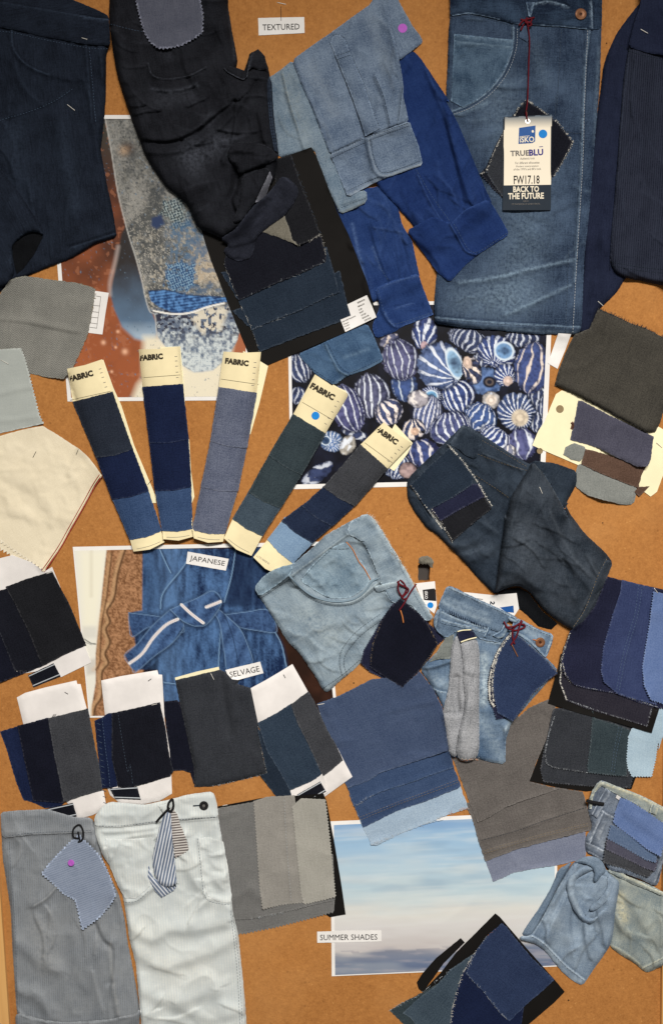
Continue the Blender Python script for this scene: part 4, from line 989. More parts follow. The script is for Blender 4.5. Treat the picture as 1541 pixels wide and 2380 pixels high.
# mid blue cuff under the black card
c_ = thing('denim_shirt_cuff', 'faded mid blue denim cuff poking out below the black sample card', 'shirt cuff', 790, 820)
piece('cuff', T('B1', 540, 670, 700, 600, 860, 515, 970, 478, 1010, 550, 1076, 712, 965, 768, 852, 806, 768, 864, 655, 802, 605, 745), M['midblue'], c_, t=1.0, loft=2, ew=5, nz=[(.7, 40, 30, 20, 1)], wr=[(T('B1', 715, 610, 770, 720, 800, 770, 855, 800), 1.3, 4, 7)], wear=[(T('B1', 715, 610, 770, 720, 800, 770, 855, 800), 2.5, .7), (T('B1', 1076, 712, 965, 768, 852, 806, 768, 864), 5, .6), (T('B1', 830, 690, 980, 640), 4, .4)], grain=-25, **GAR)
stitch(c_, [T('B1', 730, 610, 782, 715, 812, 758, 866, 785, 960, 748, 1066, 698), T('B1', 625, 760, 768, 846, 848, 800)], M['nv_thread'], rad=.24)

# deep blue shirt: two sleeves
s_ = thing('deep_blue_shirt', 'deep royal blue shirt with two buttonless cuffed sleeves', 'shirt', 985, 420)
piece('sleeve', D(760, 430, 790, 455, 840, 440, 886, 432, 925, 480, 935, 525, 957, 556, 966, 600, 976, 645, 960, 668, 900, 690, 862, 705, 845, 690, 822, 612, 800, 545), M['royal2'], s_, t=1.0, loft=4, ew=10, cr=(12, 62, 80, 1.1), nz=[(1.2, 30, 90, 25, 1), (.5, 12, 30, 25, 3)], wr=[(T('B1', 1000, -120, 1040, 30, 1110, 200), 1.5, 5, 10), (T('B1', 1150, -100, 1170, 80, 1190, 200), 1.2, 5, 8), (T('B0', 1170, 1400, 1200, 1560, 1230, 1700), -1.4, 8, 5)], wear=[(T('B0', 880, 1400, 960, 1761), 4, .6), (T('B1', 1010, 0, 1060, 140), 3, .5)], grain=-20, **GAR)
piece('cuff', T('B1', 1022, 258, 1120, 215, 1290, 165, 1312, 232, 1380, 410, 1386, 425, 1185, 500, 1140, 535, 1025, 572, 1000, 500, 1050, 380), M['royal2'], s_, t=1.0, loft=1.4, ew=4, fit=(3, 3), nz=[(.7, 26, 26, 10, 2)], wear=[(T('B1', 1022, 262, 1120, 222, 1290, 172), 2.2, .5), (T('B1', 1384, 425, 1185, 500, 1120, 480, 1080, 420), 3, .7), (T('B1', 1150, 380, 1250, 350), 3, .4)], wr=[(T('B1', 1040, 290, 1068, 400, 1100, 460, 1140, 500), 1.5, 4, 6)], grain=-20, **GAR)
stitch(s_, [T('B1', 1040, 270, 1075, 400, 1110, 460, 1150, 482, 1376, 412), T('B1', 1010, 0, 1060, 140, 1110, 215)], M['bl_thread'], rad=.2)
piece('sleeve', T('B0', 1150, 300, 1255, 315, 1300, 355, 1380, 475, 1490, 640) + T('C0', 180, 625, 255, 760, 335, 950, 430, 1180, 475, 1275, 400, 1330, 300, 1420, 200, 1500, 110, 1560, 60, 1540) + T('B0', 1400, 1620, 1330, 1520, 1250, 1400, 1160, 1290, 1060, 1190, 1000, 1100, 1000, 800), M['royal'], s_, t=1.0, loft=6, ew=14, cr=(16, 60, 110, 1.3), fit=(5, 7),
      nz=[(1.6, 34, 120, 28, 4), (.6, 14, 40, 28, 5)], wr=[(T('C0', 60, 420, 170, 700, 230, 900, 330, 1240), 2.2, 7, 18), (T('C0', 150, 640, 230, 1000, 290, 1280), -1.6, 10, 6), (T('B0', 1290, 1090, 1400, 1320, 1540, 1480), 1.4, 5, 10), (T('B0', 1200, 1200, 1300, 1400, 1420, 1600), 1.4, 8, 14)], wear=[(T('B0', 1290, 1090, 1400, 1320, 1540, 1490), 1.6, .5), (T('C0', 60, 420, 170, 700, 230, 900), 3, .25)], grain=-28, **GAR)
piece('cuff', T('C0', -60, 1440, 100, 1350, 215, 1395, 300, 1310, 440, 1245, 470, 1272, 530, 1370, 580, 1463, 385, 1588, 300, 1660, 205, 1765, 130, 1700, 20, 1550), M['royal'], s_, t=1.0, loft=1.6, ew=4, fit=(4, 4), nz=[(.8, 30, 30, 30, 6)], wr=[(T('C0', 215, 1400, 262, 1480, 310, 1565, 385, 1590), 2.0, 4, 8), (T('C0', -20, 1480, 100, 1590, 190, 1740), 1.2, 6, 10)], wear=[(T('C0', 215, 1398, 300, 1310, 440, 1248), 2.2, .5), (T('C0', 215, 1400, 262, 1480, 310, 1565, 385, 1588), 2.2, .6), (T('C0', 385, 1588, 580, 1463), 2.5, .5)], grain=-30, **GAR)
stitch(s_, [T('C0', 235, 1400, 280, 1480, 322, 1550, 385, 1572, 566, 1455), T('C0', 0, 1060, 100, 1230, 215, 1390)], M['bl_thread'], rad=.2)

# blue chambray shirt
s_ = thing('chambray_shirt', 'pale blue chambray shirt with cuffs fanned out and a purple dot', 'shirt', 800, 230)
piece('back_sleeve', T('B0', 340, 500, 440, 430, 505, 375, 700, 800, 850, 1215, 968, 1185, 972, 1260, 900, 1300, 803, 1338, 735, 1190, 640, 930, 560, 950, 420, 985, 385, 700), M['chambray2'], s_, t=.9, loft=2, ew=6, cr=(10, 66, 70, 0.7), nz=[(.8, 30, 80, 20, 1), (.4, 10, 24, 20, 2)], wr=[(T('B0', 448, 460, 490, 640, 540, 800, 580, 930), 1.4, 4, 9), (T('B0', 760, 1290, 880, 1250, 970, 1225), .8, 4, 5)], wear=[(T('B0', 450, 460, 492, 640, 542, 800), 2.2, .4), (T('B0', 803, 1338, 900, 1300, 972, 1260), 4, .7), (T('B0', 470, 500, 540, 700, 600, 900), 18, .2)], grain=-20, **GAR)
stitch(s_, [T('B0', 790, 1306, 880, 1268, 962, 1240), T('B0', 508, 390, 620, 620, 740, 930)], M['mid_thread'], rad=.26)
piece('collar_panel', T('B0', 1085, -200, 1160, -200, 1165, 0, 1260, 170, 1312, 235, 1318, 268, 1240, 325, 1170, 380, 1130, 250, 1095, 60), M['chambray'], s_, t=.9, loft=2, ew=6, nz=[(.5, 40, 60, 0, 3)], grain=-30, wear=[(T('B0', 1165, 0, 1260, 170, 1316, 250), 3, .3)], **GAR)
disc('dot_sticker', s_, *T('B0', 1193, 176)[0], 10.6, M['purple'], t=.15)
piece('front_sleeve', T('B0', 505, 375, 620, 290, 740, 208, 880, 105, 1000, 20, 1050, -200, 1090, -200, 1098, 40, 1130, 205, 1165, 330, 1188, 460, 1200, 545, 1196, 600, 1218, 690, 1232, 762, 1080, 812, 950, 864, 740, 966, 640, 700, 560, 520), M['chambray'], s_, t=.9, loft=3, ew=7, cr=(10, 68, 80, 0.8), fit=(5, 6), nz=[(1.0, 40, 110, 15, 4), (.5, 14, 34, 15, 5)],
      wr=[(T('B0', 790, 380, 850, 530, 885, 620, 935, 770, 955, 850), -1.6, 10, 4), (T('B0', 1020, 480, 1070, 600, 1118, 790), 1.6, 4, 9), (T('B0', 1190, 470, 1190, 580, 1165, 770), 1.6, 4, 8), (T('B0', 1110, 60, 1140, 240, 1180, 420), 1.0, 8, 12), (T('B0', 700, 800, 740, 940), -1, 10, 6), (T('B0', 560, 520, 650, 720, 742, 960), .8, 5, 8)], grain=-18, wear=[(T('B0', 620, 420, 760, 700), 18, .25), (T('B0', 1000, 120, 1080, 400), 16, .2)], **GAR)
piece('placket', T('B0', 742, 268, 752, 235, 772, 212, 805, 222, 832, 240, 868, 330, 910, 430, 950, 520, 1000, 665, 1055, 800, 960, 850, 935, 770, 890, 640, 852, 540, 795, 400), M['chambray'], s_, t=.8, loft=1.0, ew=5, fit=(2, 2), res=4, rag=.3, nz=[(.4, 20, 40, 15, 6)], grain=-18, wear=[(T('B0', 742, 268, 795, 400, 852, 540, 890, 640), 2, .4)])
stitch(s_, [T('B0', 742, 268, 752, 235, 772, 214, 805, 224, 832, 242, 868, 330, 950, 520, 1000, 665, 1050, 800), T('B0', 775, 350, 868, 318), T('B0', 785, 372, 875, 340), T('B0', 742, 268, 795, 400, 890, 640, 955, 840)], M['dk_thread'], rad=.3, dash=4.5, gap=1.5)
stitch(s_, [T('B0', 1022, 480, 1072, 600, 1116, 785), T('B0', 1192, 540, 1165, 765)], M['dk_thread'], rad=.3, dash=8, gap=1)
piece('cuff', T('B0', 738, 962, 860, 905, 955, 862, 1080, 812, 1235, 755, 1250, 800, 1292, 905, 1321, 1030, 1190, 1075, 1085, 1112, 1000, 1150, 852, 1232, 810, 1130, 775, 1040), M['chambray'], s_, t=1.0, loft=1.4, ew=4, fit=(4, 4), nz=[(.7, 40, 30, -20, 7), (.35, 12, 12, 0, 2)], wr=[(T('B0', 968, 870, 985, 960, 1020, 1070, 1080, 1108), 1.6, 4, 7), (T('B0', 820, 1190, 950, 1125, 1070, 1095), .8, 4, 5)],
      wear=[(T('B0', 985, 870, 998, 960, 1035, 1060, 1085, 1092, 1190, 1060, 1310, 1022), 3, .5), (T('B0', 852, 1228, 1000, 1148, 1190, 1070, 1320, 1028), 4, .6), (T('B0', 745, 966, 955, 866, 1235, 760), 2.6, .45)], grain=70, **GAR)
stitch(s_, [T('B0', 745, 960, 860, 908, 950, 868), T('B0', 755, 985, 860, 935, 955, 893), T('B0', 970, 860, 1080, 818, 1232, 768), T('B0', 975, 882, 1085, 838, 1238, 785), T('B0', 1000, 880, 1008, 960, 1040, 1055, 1090, 1078, 1190, 1048, 1308, 1002), T('B0', 840, 1196, 1000, 1122, 1050, 1105)], M['dk_thread'], rad=.3, dash=4.5, gap=1.5)
stitch(s_, [T('B0', 990, 868, 995, 915)], M['dk_thread'], rad=.4, dash=9, gap=.5, name='buttonhole')

# black sample card
k = thing('sample_card', 'black sample card with four frayed dark navy swatches and a white sticker', 'sample card', 680, 640)
piece('card', D(645, 370, 724, 342, 735, 362, 750, 400, 782, 488, 810, 545, 853, 655, 876, 736, 840, 757, 804, 772, 700, 816, 596, 860, 575, 815, 545, 742, 490, 602, 448, 470), M['black_card'], k, t=1.2, rag=.2, fit=(8, 14), grain=0)
FR = dict(pk=None, rag=1.2, res=4)
piece('swatch', T('B1', 130, 400, 800, 150, 870, 430, 800, 470, 550, 560, 300, 658, 255, 520), M['sw_darkb'], k, t=.7, fit=(5, 6), nz=[(.5, 50, 50, 0, 1)], wr=[(T('B1', 300, 655, 550, 558, 870, 430), .5, 8)], grain=-22, **FR)
fray(k, [T('B1', 300, 658, 550, 560, 870, 430)], M['mid_thread'], n=14, ln=8, along=.7, seed=2); fray(k, [T('B1', 255, 520, 300, 658)], M['cream_thread'], n=20, ln=5, along=.9, seed=3, rad=.1)
piece('swatch', T('B1', 60, 160, 720, 0, 800, 285, 720, 315, 560, 395, 400, 455, 250, 522, 165, 330), M['sw_darkb'], k, t=.7, fit=(5, 6), nz=[(.6, 50, 50, 0, 2)], wr=[(T('B1', 250, 520, 560, 393, 800, 285), .6, 8)], grain=-22, **FR)
fray(k, [T('B1', 250, 522, 560, 395, 800, 285)], M['lt_thread'], n=12, ln=7, along=.8, seed=4, rad=.12)
piece('swatch', T('B0', 120, 1400, 560, 1300, 682, 1460, 715, 1600) + T('B1', 715, 90, 560, 165, 400, 230, 270, 290, 170, 335, 80, 110), M['sw_black'], k, t=.7, fit=(5, 6), nz=[(.7, 40, 60, 0, 3)], wr=[(T('B1', 170, 335, 420, 215, 715, 90), .9, 8)], grain=-22, **FR)
fray(k, [T('B1', 170, 335, 400, 230, 560, 165, 715, 90)], M['lt_thread'], n=13, ln=8, along=.8, seed=5, rad=.13); fray(k, [T('B0', 682, 1460, 715, 1600)], M['cream_thread'], n=40, ln=6, along=.8, seed=6, rad=.13)
fray(k, [T('B1', 80, 110, 170, 335, 255, 520)], M['cream_thread'], n=14, ln=10, along=.95, seed=16, rad=.12)
piece('swatch', T('B0', 380, 1010, 432, 985, 497, 965, 560, 1150, 620, 1300, 682, 1460, 620, 1500, 545, 1530, 500, 1495, 470, 1400, 420, 1250), M['sw_black2'], k, t=.7, fit=(5, 6), nz=[(.6, 40, 60, 0, 4)], grain=-22, up=[(T('B0', 560, 1520)[0] + (34, 5))], **FR)
fray(k, [T('B0', 682, 1460, 620, 1500, 545, 1530)], M['cream_thread'], n=46, ln=6, along=.6, seed=7, rad=.14); fray(k, [T('B0', 500, 975, 560, 1150, 620, 1300, 682, 1460)], M['mid_thread'], n=16, ln=9, along=.95, seed=8, rad=.14)
piece('turned_back_corner', T('B0', 320, 1450, 380, 1385, 452, 1342, 482, 1410, 503, 1490, 545, 1532, 480, 1508, 400, 1475), M['sw_olive'], k, t=.7, loft=1.4, ew=10, wr=[(T('B0', 452, 1345, 480, 1410, 505, 1490), 1.0, 4, 8)], fit=(2, 3), **FR)
piece('sticker', T('B1', 805, 456, 870, 430, 848, 360, 970, 302, 1002, 370, 1030, 440, 930, 488, 836, 532), M['white'], k, t=.25, rag=0, fit=(2, 2), res=8)
a0 = -25.4
for i, (q, w_, ln) in enumerate((((934, 340), 50, 'ESPERANCIN'), ((934, 365), 44, 'EMPALON'), ((930, 390), 22, '6.85'), ((937, 407), 28, '56/57'), ((950, 423), 34, 'GTT/BT'), ((962, 437), 46, 'REGULAR'), ((975, 452), 46, 'ZUSU BLUE'),
                                  ((858, 452), 92, 'FAB WIDTH(inches)'), ((840, 478), 36, 'Weave'), ((845, 492), 34, 'Finish'), ((850, 510), 30, 'COL 8'))):
    letters(k, ln, *T('B1', *q)[0], w_ * .3722, 3.6, a0, M['grey_ink'] if i > 7 else M['brown_ink'], bold=.01)

# washed black jeans
b_ = thing('black_jeans', 'washed black jeans crumpled above the black sample card', 'jeans', 460, 280)
piece('body', D(256, -130, 255, 10, 254, 40, 262, 110, 272, 170, 285, 215, 300, 258, 312, 292, 325, 325, 340, 365, 365, 405, 390, 438, 412, 455) + T('J', 200, 900, 300, 1130, 420, 1175, 560, 1240, 760, 1100, 950, 800, 1100, 620, 1140, 370) + D(648, 357, 640, 298, 633, 223, 625, 160, 610, 120, 580, 121, 575, 155, 565, 178, 545, 172, 553, 145, 551, 130, 540, 74, 531, 19, 529, -130),
      M['black_jean'], b_, t=1.5, loft=13, ew=26, cr=(26, 5, 60, 1.6), fit=(6, 9), nz=[(2.2, 60, 110, -20, 1), (1.2, 26, 46, -20, 2)],
      wr=[(T('A0', 900, 890, 1050, 900, 1200, 850, 1350, 740, 1470, 640), -5, 22, 7), (T('A0', 880, 945, 1100, 940, 1250, 875, 1420, 745, 1530, 600), 4, 9, 34), (T('A0', 800, 600, 950, 560, 1150, 550, 1250, 500), 1.2, 6, 14), (T('A0', 930, 400, 960, 470, 1050, 490, 1180, 470, 1280, 420), 1.6, 4, 10), (T('A0', 950, 560, 1050, 572, 1150, 560, 1220, 530), 1.2, 4, 8),
          (T('J', 700, -150, 690, 60, 650, 260, 560, 420), 3.2, 5, 14), (T('J', 930, -80, 960, 60, 990, 210), 2.4, 5, 12), (T('J', 540, 0, 480, 250, 420, 420, 400, 650), 2.6, 12, 20), (T('J', 720, 560, 690, 720, 640, 850, 700, 1000), -5, 12, 6), (T('J', 300, 200, 250, 480, 300, 700), 1.8, 20, 14), (T('J', 560, 880, 420, 950, 300, 960), 1.6, 10, 18), (T('A0', 880, 0, 900, 200, 930, 380), 1.2, 6, 10), (T('A0', 830, 200, 860, 420, 900, 640), 1.2, 8, 12)],
      wear=[(T('A0', 930, 400, 960, 470, 1050, 490, 1180, 470, 1280, 420), 3, .5), (T('A0', 950, 560, 1050, 575, 1150, 560, 1230, 530), 5, .7), (T('A0', 1430, 60, 1455, 240, 1470, 370), 4, .6), (T('A0', 1150, 980, 1300, 960, 1420, 860), 24, .4), (T('J', 250, 250, 260, 500), 24, .35), (T('J', 440, 0, 480, 260), 16, .3), (T('A0', 1000, 640, 1200, 600), 18, .25), (T('A0', 1000, 230, 1060, 360), 14, .2)], grain=-12, **GAR)
piece('gathered_fold', T('J', 660, 240, 800, 225, 990, 255, 1090, 320, 1142, 372, 1090, 430, 980, 470, 850, 520, 730, 570, 700, 480, 640, 440, 600, 350), M['black_jean'], b_, t=1.2, loft=5, ew=11, fit=(4, 6), nz=[(1.6, 24, 24, 0, 4)], wr=[(T('J', 620, 330, 800, 330, 1000, 360), 1.4, 6, 10)], **GAR)
piece('inner_fold', T('J', 760, 590, 880, 540, 1000, 495, 1050, 520, 1000, 650, 900, 850, 800, 990, 740, 1060, 660, 1080, 720, 900, 745, 740), M['black_jean'], b_, t=1.2, loft=4, ew=9, fit=(4, 6), nz=[(1.2, 24, 40, -30, 5)], **GAR)
piece('waistband_fold', T('B0', 75, 425, 110, 412, 165, 425, 205, 440, 222, 395, 240, 335, 292, 306, 335, 350, 350, 430, 300, 440, 255, 420, 232, 440, 225, 480, 200, 500, 150, 478, 100, 450), M['black_jean'], b_, t=1.2, loft=3, ew=7, fit=(3, 3), res=3.5, rag=.4, wear=[(T('B0', 78, 430, 150, 474, 200, 494, 224, 478, 232, 400, 250, 340), 2.6, 1.0)])
piece('lining_strip', T('J', 895, 862, 1000, 640, 1050, 535, 1075, 600, 1010, 790, 960, 840), M['lining'], b_, t=.8, loft=.8, ew=5, fit=(3, 4), res=3, rag=.3)
piece('belt_tie', T('J', 1165, 590, 1240, 600, 1335, 695, 1352, 765, 1290, 880, 1200, 1000, 1060, 1095, 975, 1160, 905, 1235, 885, 1340, 860, 1432, 730, 1478, 610, 1425, 560, 1350, 630, 1308, 530, 1240, 700, 1130, 770, 1030, 900, 870, 1010, 790, 1090, 690), M['blue_black'], b_, t=1.3, loft=3.2, ew=7, fit=(4, 5), nz=[(1.0, 30, 30, -40, 5)], grain=45, wr=[(T('J', 640, 1310, 760, 1290, 890, 1240), 1.4, 5, 9), (T('J', 690, 1480, 720, 1460, 760, 1475), -2, 5)], wear=[(T('J', 1100, 800, 900, 1000), 16, .25), (T('J', 1190, 590, 1290, 660), 2.4, .5)], **GAR)
piece('side_panel', T('B0', 362, 470, 378, 520, 384, 640, 396, 800, 418, 950, 392, 940, 366, 800, 352, 640, 348, 520), M['navy_jean'], b_, t=.8, loft=1.2, ew=6, fit=(2, 3), res=3.5, rag=.4, wear=[(T('B0', 366, 480, 384, 700, 412, 940), 2.2, .6)])
stitch(b_, [T('B0', 360, 640, 368, 760, 390, 900), T('B0', 372, 640, 380, 760, 404, 900), T('A0', 690, 150, 850, 190, 1000, 210)], M['bl_thread'], rad=.18)
q = tag(piece('fabric_swatch', T('A0', 845, -260, 848, 0, 872, 100, 902, 205, 940, 265, 985, 302, 1035, 304, 1130, 288, 1200, 250, 1268, 205, 1272, 90, 1252, 0, 1240, -260), M['bluegrey'], None, t=.7, pk=[1, 2, 3, 4, 5, 6, 7, 8, 9, 10], pitch=8.5, amp=3, fit=(8, 10), nz=[(1.0, 60, 80, 0, 1)], grain=-4, wr=[(T('A0', 985, 302, 1130, 288, 1268, 205), .9, 12)], up=[T('A0', 1000, 300)[0] + (50, 4)]),
    'slate blue pinked swatch hanging over the top of the black jeans', 'fabric swatch')
fray(q, [T('A0', 1268, 205, 1272, 90, 1252, 0), T('A0', 848, 0, 872, 100, 902, 205)], M['lt_thread'], n=14, ln=5, seed=9, rad=.14)

# dark red cord with a hang tag and pinked squares on the indigo jeans
h_ = thing('hang_tag', 'cream and black printed hang tag with blue dot on a long red cord', 'hang tag', 1225, 360)
piece('cloth_square', T('C0', 685, 625, 740, 660, 800, 700, 880, 765, 975, 885, 960, 920, 905, 1020, 838, 1120, 760, 1240, 700, 1322, 560, 1260, 480, 1180, 398, 1085, 440, 1040, 500, 900, 560, 790, 610, 710), M['sw_black'], h_, t=.9, pk='all', pitch=6, amp=3, fit=(6, 10), res=4, grain=30)
piece('cloth_square', T('C0', 690, 720, 560, 800, 500, 900, 432, 1072, 480, 1150, 535, 1225, 560, 1240, 800, 1240, 820, 800), M['sw_char2'], h_, t=.9, pk=[1, 2, 3, 4], pitch=6, amp=2.6, fit=(6, 8), res=4, grain=30)
fray(h_, [T('C0', 780, 690, 880, 765, 975, 885, 960, 920, 905, 1020, 850, 1110), T('C0', 610, 730, 640, 670, 685, 625, 740, 660, 790, 695), T('C0', 540, 830, 490, 930, 432, 1072, 400, 1085)], M['cream_thread'], n=62, ln=4.5, seed=11, rad=.22)
fray(h_, [T('C0', 432, 1072, 480, 1150, 535, 1225), T('C0', 620, 1300, 700, 1322)], M['mid_thread'], n=40, ln=4, seed=12, rad=.2)
tq = T('C0', 545, 730, 846, 714, 838, 1312, 538, 1312)
piece('card', tq, M['tag_navy'], h_, t=.8, rag=0, fit=(10, 20), res=8)
def tagp(u, v):      # point on the tag, u across, v down
    return ((tq[0][0] * (1 - u) + tq[1][0] * u) * (1 - v) + (tq[3][0] * (1 - u) + tq[2][0] * u) * v, (tq[0][1] * (1 - u) + tq[1][1] * u) * (1 - v) + (tq[3][1] * (1 - u) + tq[2][1] * u) * v)
I = Ink([tagp(.003, .003), tagp(.997, .003), tagp(.997, .735), tagp(.003, .735)], 2.0)
vv_ = (I.y - I.y.min()) / (I.y.max() - I.y.min()); I.c[:] = I.mixc(vv_ * 5.2, (62, 84, 104), (238, 228, 208))
o = I.done(h_, lift=.15); o.name = 'printed_panel'
lq = [tagp(.32, .125), tagp(.66, .108), tagp(.655, .275), tagp(.60, .292), tagp(.31, .295)]
piece('emblem', lq, M['tag_blue'], h_, t=.12, rag=0, fit=(0, 1), res=8, gap=.3)
letters(h_, 'iSKO', *tagp(.485, .252), 34, 13.5, -2, M['tag_cream'], bold=.02)
rule(h_, [[tagp(.33, .218), tagp(.54, .214)]], M['tag_cream'], 1.0)
disc('dot_sticker', h_, *T('C0', 789, 836)[0], 10, M['blue_dot'], t=.15)
letters(h_, 'TRUE', *tagp(.34, .395), 44, 13, -2, M['grey_ink'], bold=.03); letters(h_, 'BLU', *tagp(.68, .392), 33, 15, -3, M['violet_ink'], bold=.035); rule(h_, [[tagp(.74, .335), tagp(.82, .333)]], M['violet_ink'], 1.4)
for v_, w_, s in ((.452, 34, 'Authentic look'), (.498, 56, 'For different silhouettes'), (.537, 52, 'Modern interpretation'), (.565, 64, "of the 1970's and 80's look")):
    letters(h_, s, *tagp(.5, v_), w_, 5.2, -1.5, M['grey_ink'])
letters(h_, 'FW17.18', *tagp(.49, .678), 60, 20, -1, M['black_ink'], bold=.012)
letters(h_, 'BACK TO', *tagp(.48, .778), 60, 14, -1, M['tag_cream'], bold=.03); letters(h_, 'THE FUTURE', *tagp(.48, .850), 83, 14.5, -1, M['tag_cream'], bold=.03)
letters(h_, 'ISKO', *tagp(.48, .905), 12, 3.6, -1, M['grey_ink']); letters(h_, 'TM TRADEMARK OF SANKO TEKSTIL', *tagp(.48, .935), 66, 3.4, -1, M['grey_ink'])
disc('eyelet', h_, *T('C0', 694, 757)[0], 6.0, M['steel'], t=.7, hole=3.2)
cord('cord', h_, [T('C0', 690, 130, 705, 250, 700, 400, 697, 520, 692, 640, 684, 700, 692, 752)], M['red_cord'], 1.0, lift=.4)
cord('knot', h_, [T('C0', 640, 160, 665, 130, 700, 118, 735, 110), T('C0', 650, 120, 690, 135, 720, 150, 700, 165), T('C0', 670, 150, 650, 190), T('C0', 690, 110, 680, 140, 710, 140, 720, 120)], M['red_cord'], 1.2)
cord('knot', h_, [T('C0', 680, 690, 690, 705, 686, 740)], M['copper_dark'], .9)
# ------------------------------------------------------------------ left side swatches
pc = thing('price_card', 'white card with an empty printed grid behind the grey herringbone swatch', 'card', 230, 727)
piece('card', T('A1', 480, 260, 595, 275, 682, 288, 660, 420, 642, 548, 560, 538, 470, 520), M['white'], pc, t=.5, rag=0, fit=(4, 8), res=10)
rule(pc, [T('A1', 590, 305, 632, 312), T('A1', 632, 312, 606, 510), T('A1', 585, 365, 626, 370), T('A1', 580, 405, 620, 410), T('A1', 575, 440, 616, 444), T('A1', 565, 475, 612, 482), T('A1', 560, 502, 606, 508)], M['grey_ink'], 1.0)
sw = tag(piece('fabric_swatch', T('A1', -300, 230, -80, 260, 0, 300, 58, 215, 100, 192, 160, 181, 320, 205, 480, 225, 560, 248, 600, 262, 580, 400, 552, 545, 512, 640, 462, 745, 402, 826, 300, 815, 185, 792, 100, 720, -300, 720), M['herring'], None, t=.8, rag=1.0, res=4, fit=(6, 10), nz=[(1.2, 80, 60, 10, 1)], grain=8,
      wr=[(T('A1', 0, 478, 150, 490, 300, 520, 500, 560), -1.5, 10, 6), (T('A1', 0, 460, 150, 472, 300, 500, 480, 540), 1.6, 8, 14)], up=[T('A1', 420, 800)[0] + (70, 8)]),
      'crumpled grey herringbone swatch below the dark navy jeans', 'fabric swatch')
fray(sw, [T('A1', 500, 228, 560, 250, 600, 262), T('A1', 600, 262, 552, 545, 462, 745)], M['tan_thread'], n=22, ln=5, seed=21)
sw = tag(piece('fabric_swatch', T('A1', -300, 640, 0, 641, 135, 632, 160, 700, 185, 790, 220, 930, 250, 1050, 275, 1105, 130, 1136, 0, 1166, -300, 1230), M['sage'], None, t=.8, pk=[2, 3, 4, 5, 6], pitch=7.5, amp=2.6, fit=(6, 8), nz=[(.8, 80, 50, 0, 2)], wr=[(T('A1', 0, 920, 120, 890, 220, 870), .9, 6, 9), (T('A1', 0, 1080, 140, 1070, 255, 1050), 1.0, 8, 5)], grain=-4, up=[T('A1', 270, 1100)[0] + (50, 4)]),
         'pale grey green pinked swatch pinned to the board, above the cream canvas', 'fabric swatch')
cv = thing('canvas_swatch', 'cream canvas swatch with red selvedge and layered zigzag edge', 'fabric swatch', 110, 1150)
piece('under_layer', T('A2', -200, 260, -120, 225, 0, 345, 60, 380, 125, 425, 200, 470, 270, 488, 270, 430, 0, 200), M['canvas'], cv, t=.7, pk=[1, 2, 3, 4, 5], pitch=9, amp=4.5, rag=.5, fit=(4, 6))
piece('canvas', T('A1', -300, 1235, 0, 1182, 130, 1146, 268, 1118, 340, 1160, 420, 1212, 500, 1265, 560, 1320, 640, 1428, 600, 1490, 540, 1600, 450, 1761) + T('A2', 380, 340, 280, 490, 200, 432, 100, 366, 0, 300, -150, 215, -300, 130), M['canvas'], cv, t=.8, pk=[13, 14, 15, 16], pitch=9, amp=4.5, rag=.5, fit=(6, 10), nz=[(1.4, 90, 90, 20, 1), (.8, 30, 30, 0, 2), (.4, 14, 14, 0, 3)], grain=-30,
      wr=[(T('A1', 500, 1262, 470, 1340, 440, 1420), 2.0, 8, 18), (T('A1', 500, 1270, 560, 1330, 640, 1428), 1.6, 8), (T('A1', 0, 1380, 200, 1500, 350, 1680), 1.6, 20, 34), (T('A1', 60, 1600, 180, 1700), 1.2, 14, 20), (T('A2', 40, 120, 200, 160, 260, 280), 1.1, 12, 16), (T('A2', 150, 20, 260, 120), -.9, 10, 14)], up=[T('A2', 280, 480)[0] + (60, 5), T('A1', 640, 1428)[0] + (50, 7)])
EDG = T('A1', 640, 1430, 598, 1492, 538, 1602, 448, 1761) + T('A2', 380, 342, 278, 490)
cord('selvedge', cv, [EDG], M['red'], .9, lift=-.6); cord('selvedge', cv, [[(a - 3.4, b - 1.5) for a, b in EDG]], M['cream2'], .7, lift=-.5); cord('selvedge', cv, [[(a - 6, b - 2.6) for a, b in EDG]], M['red'], .5, lift=-.4)

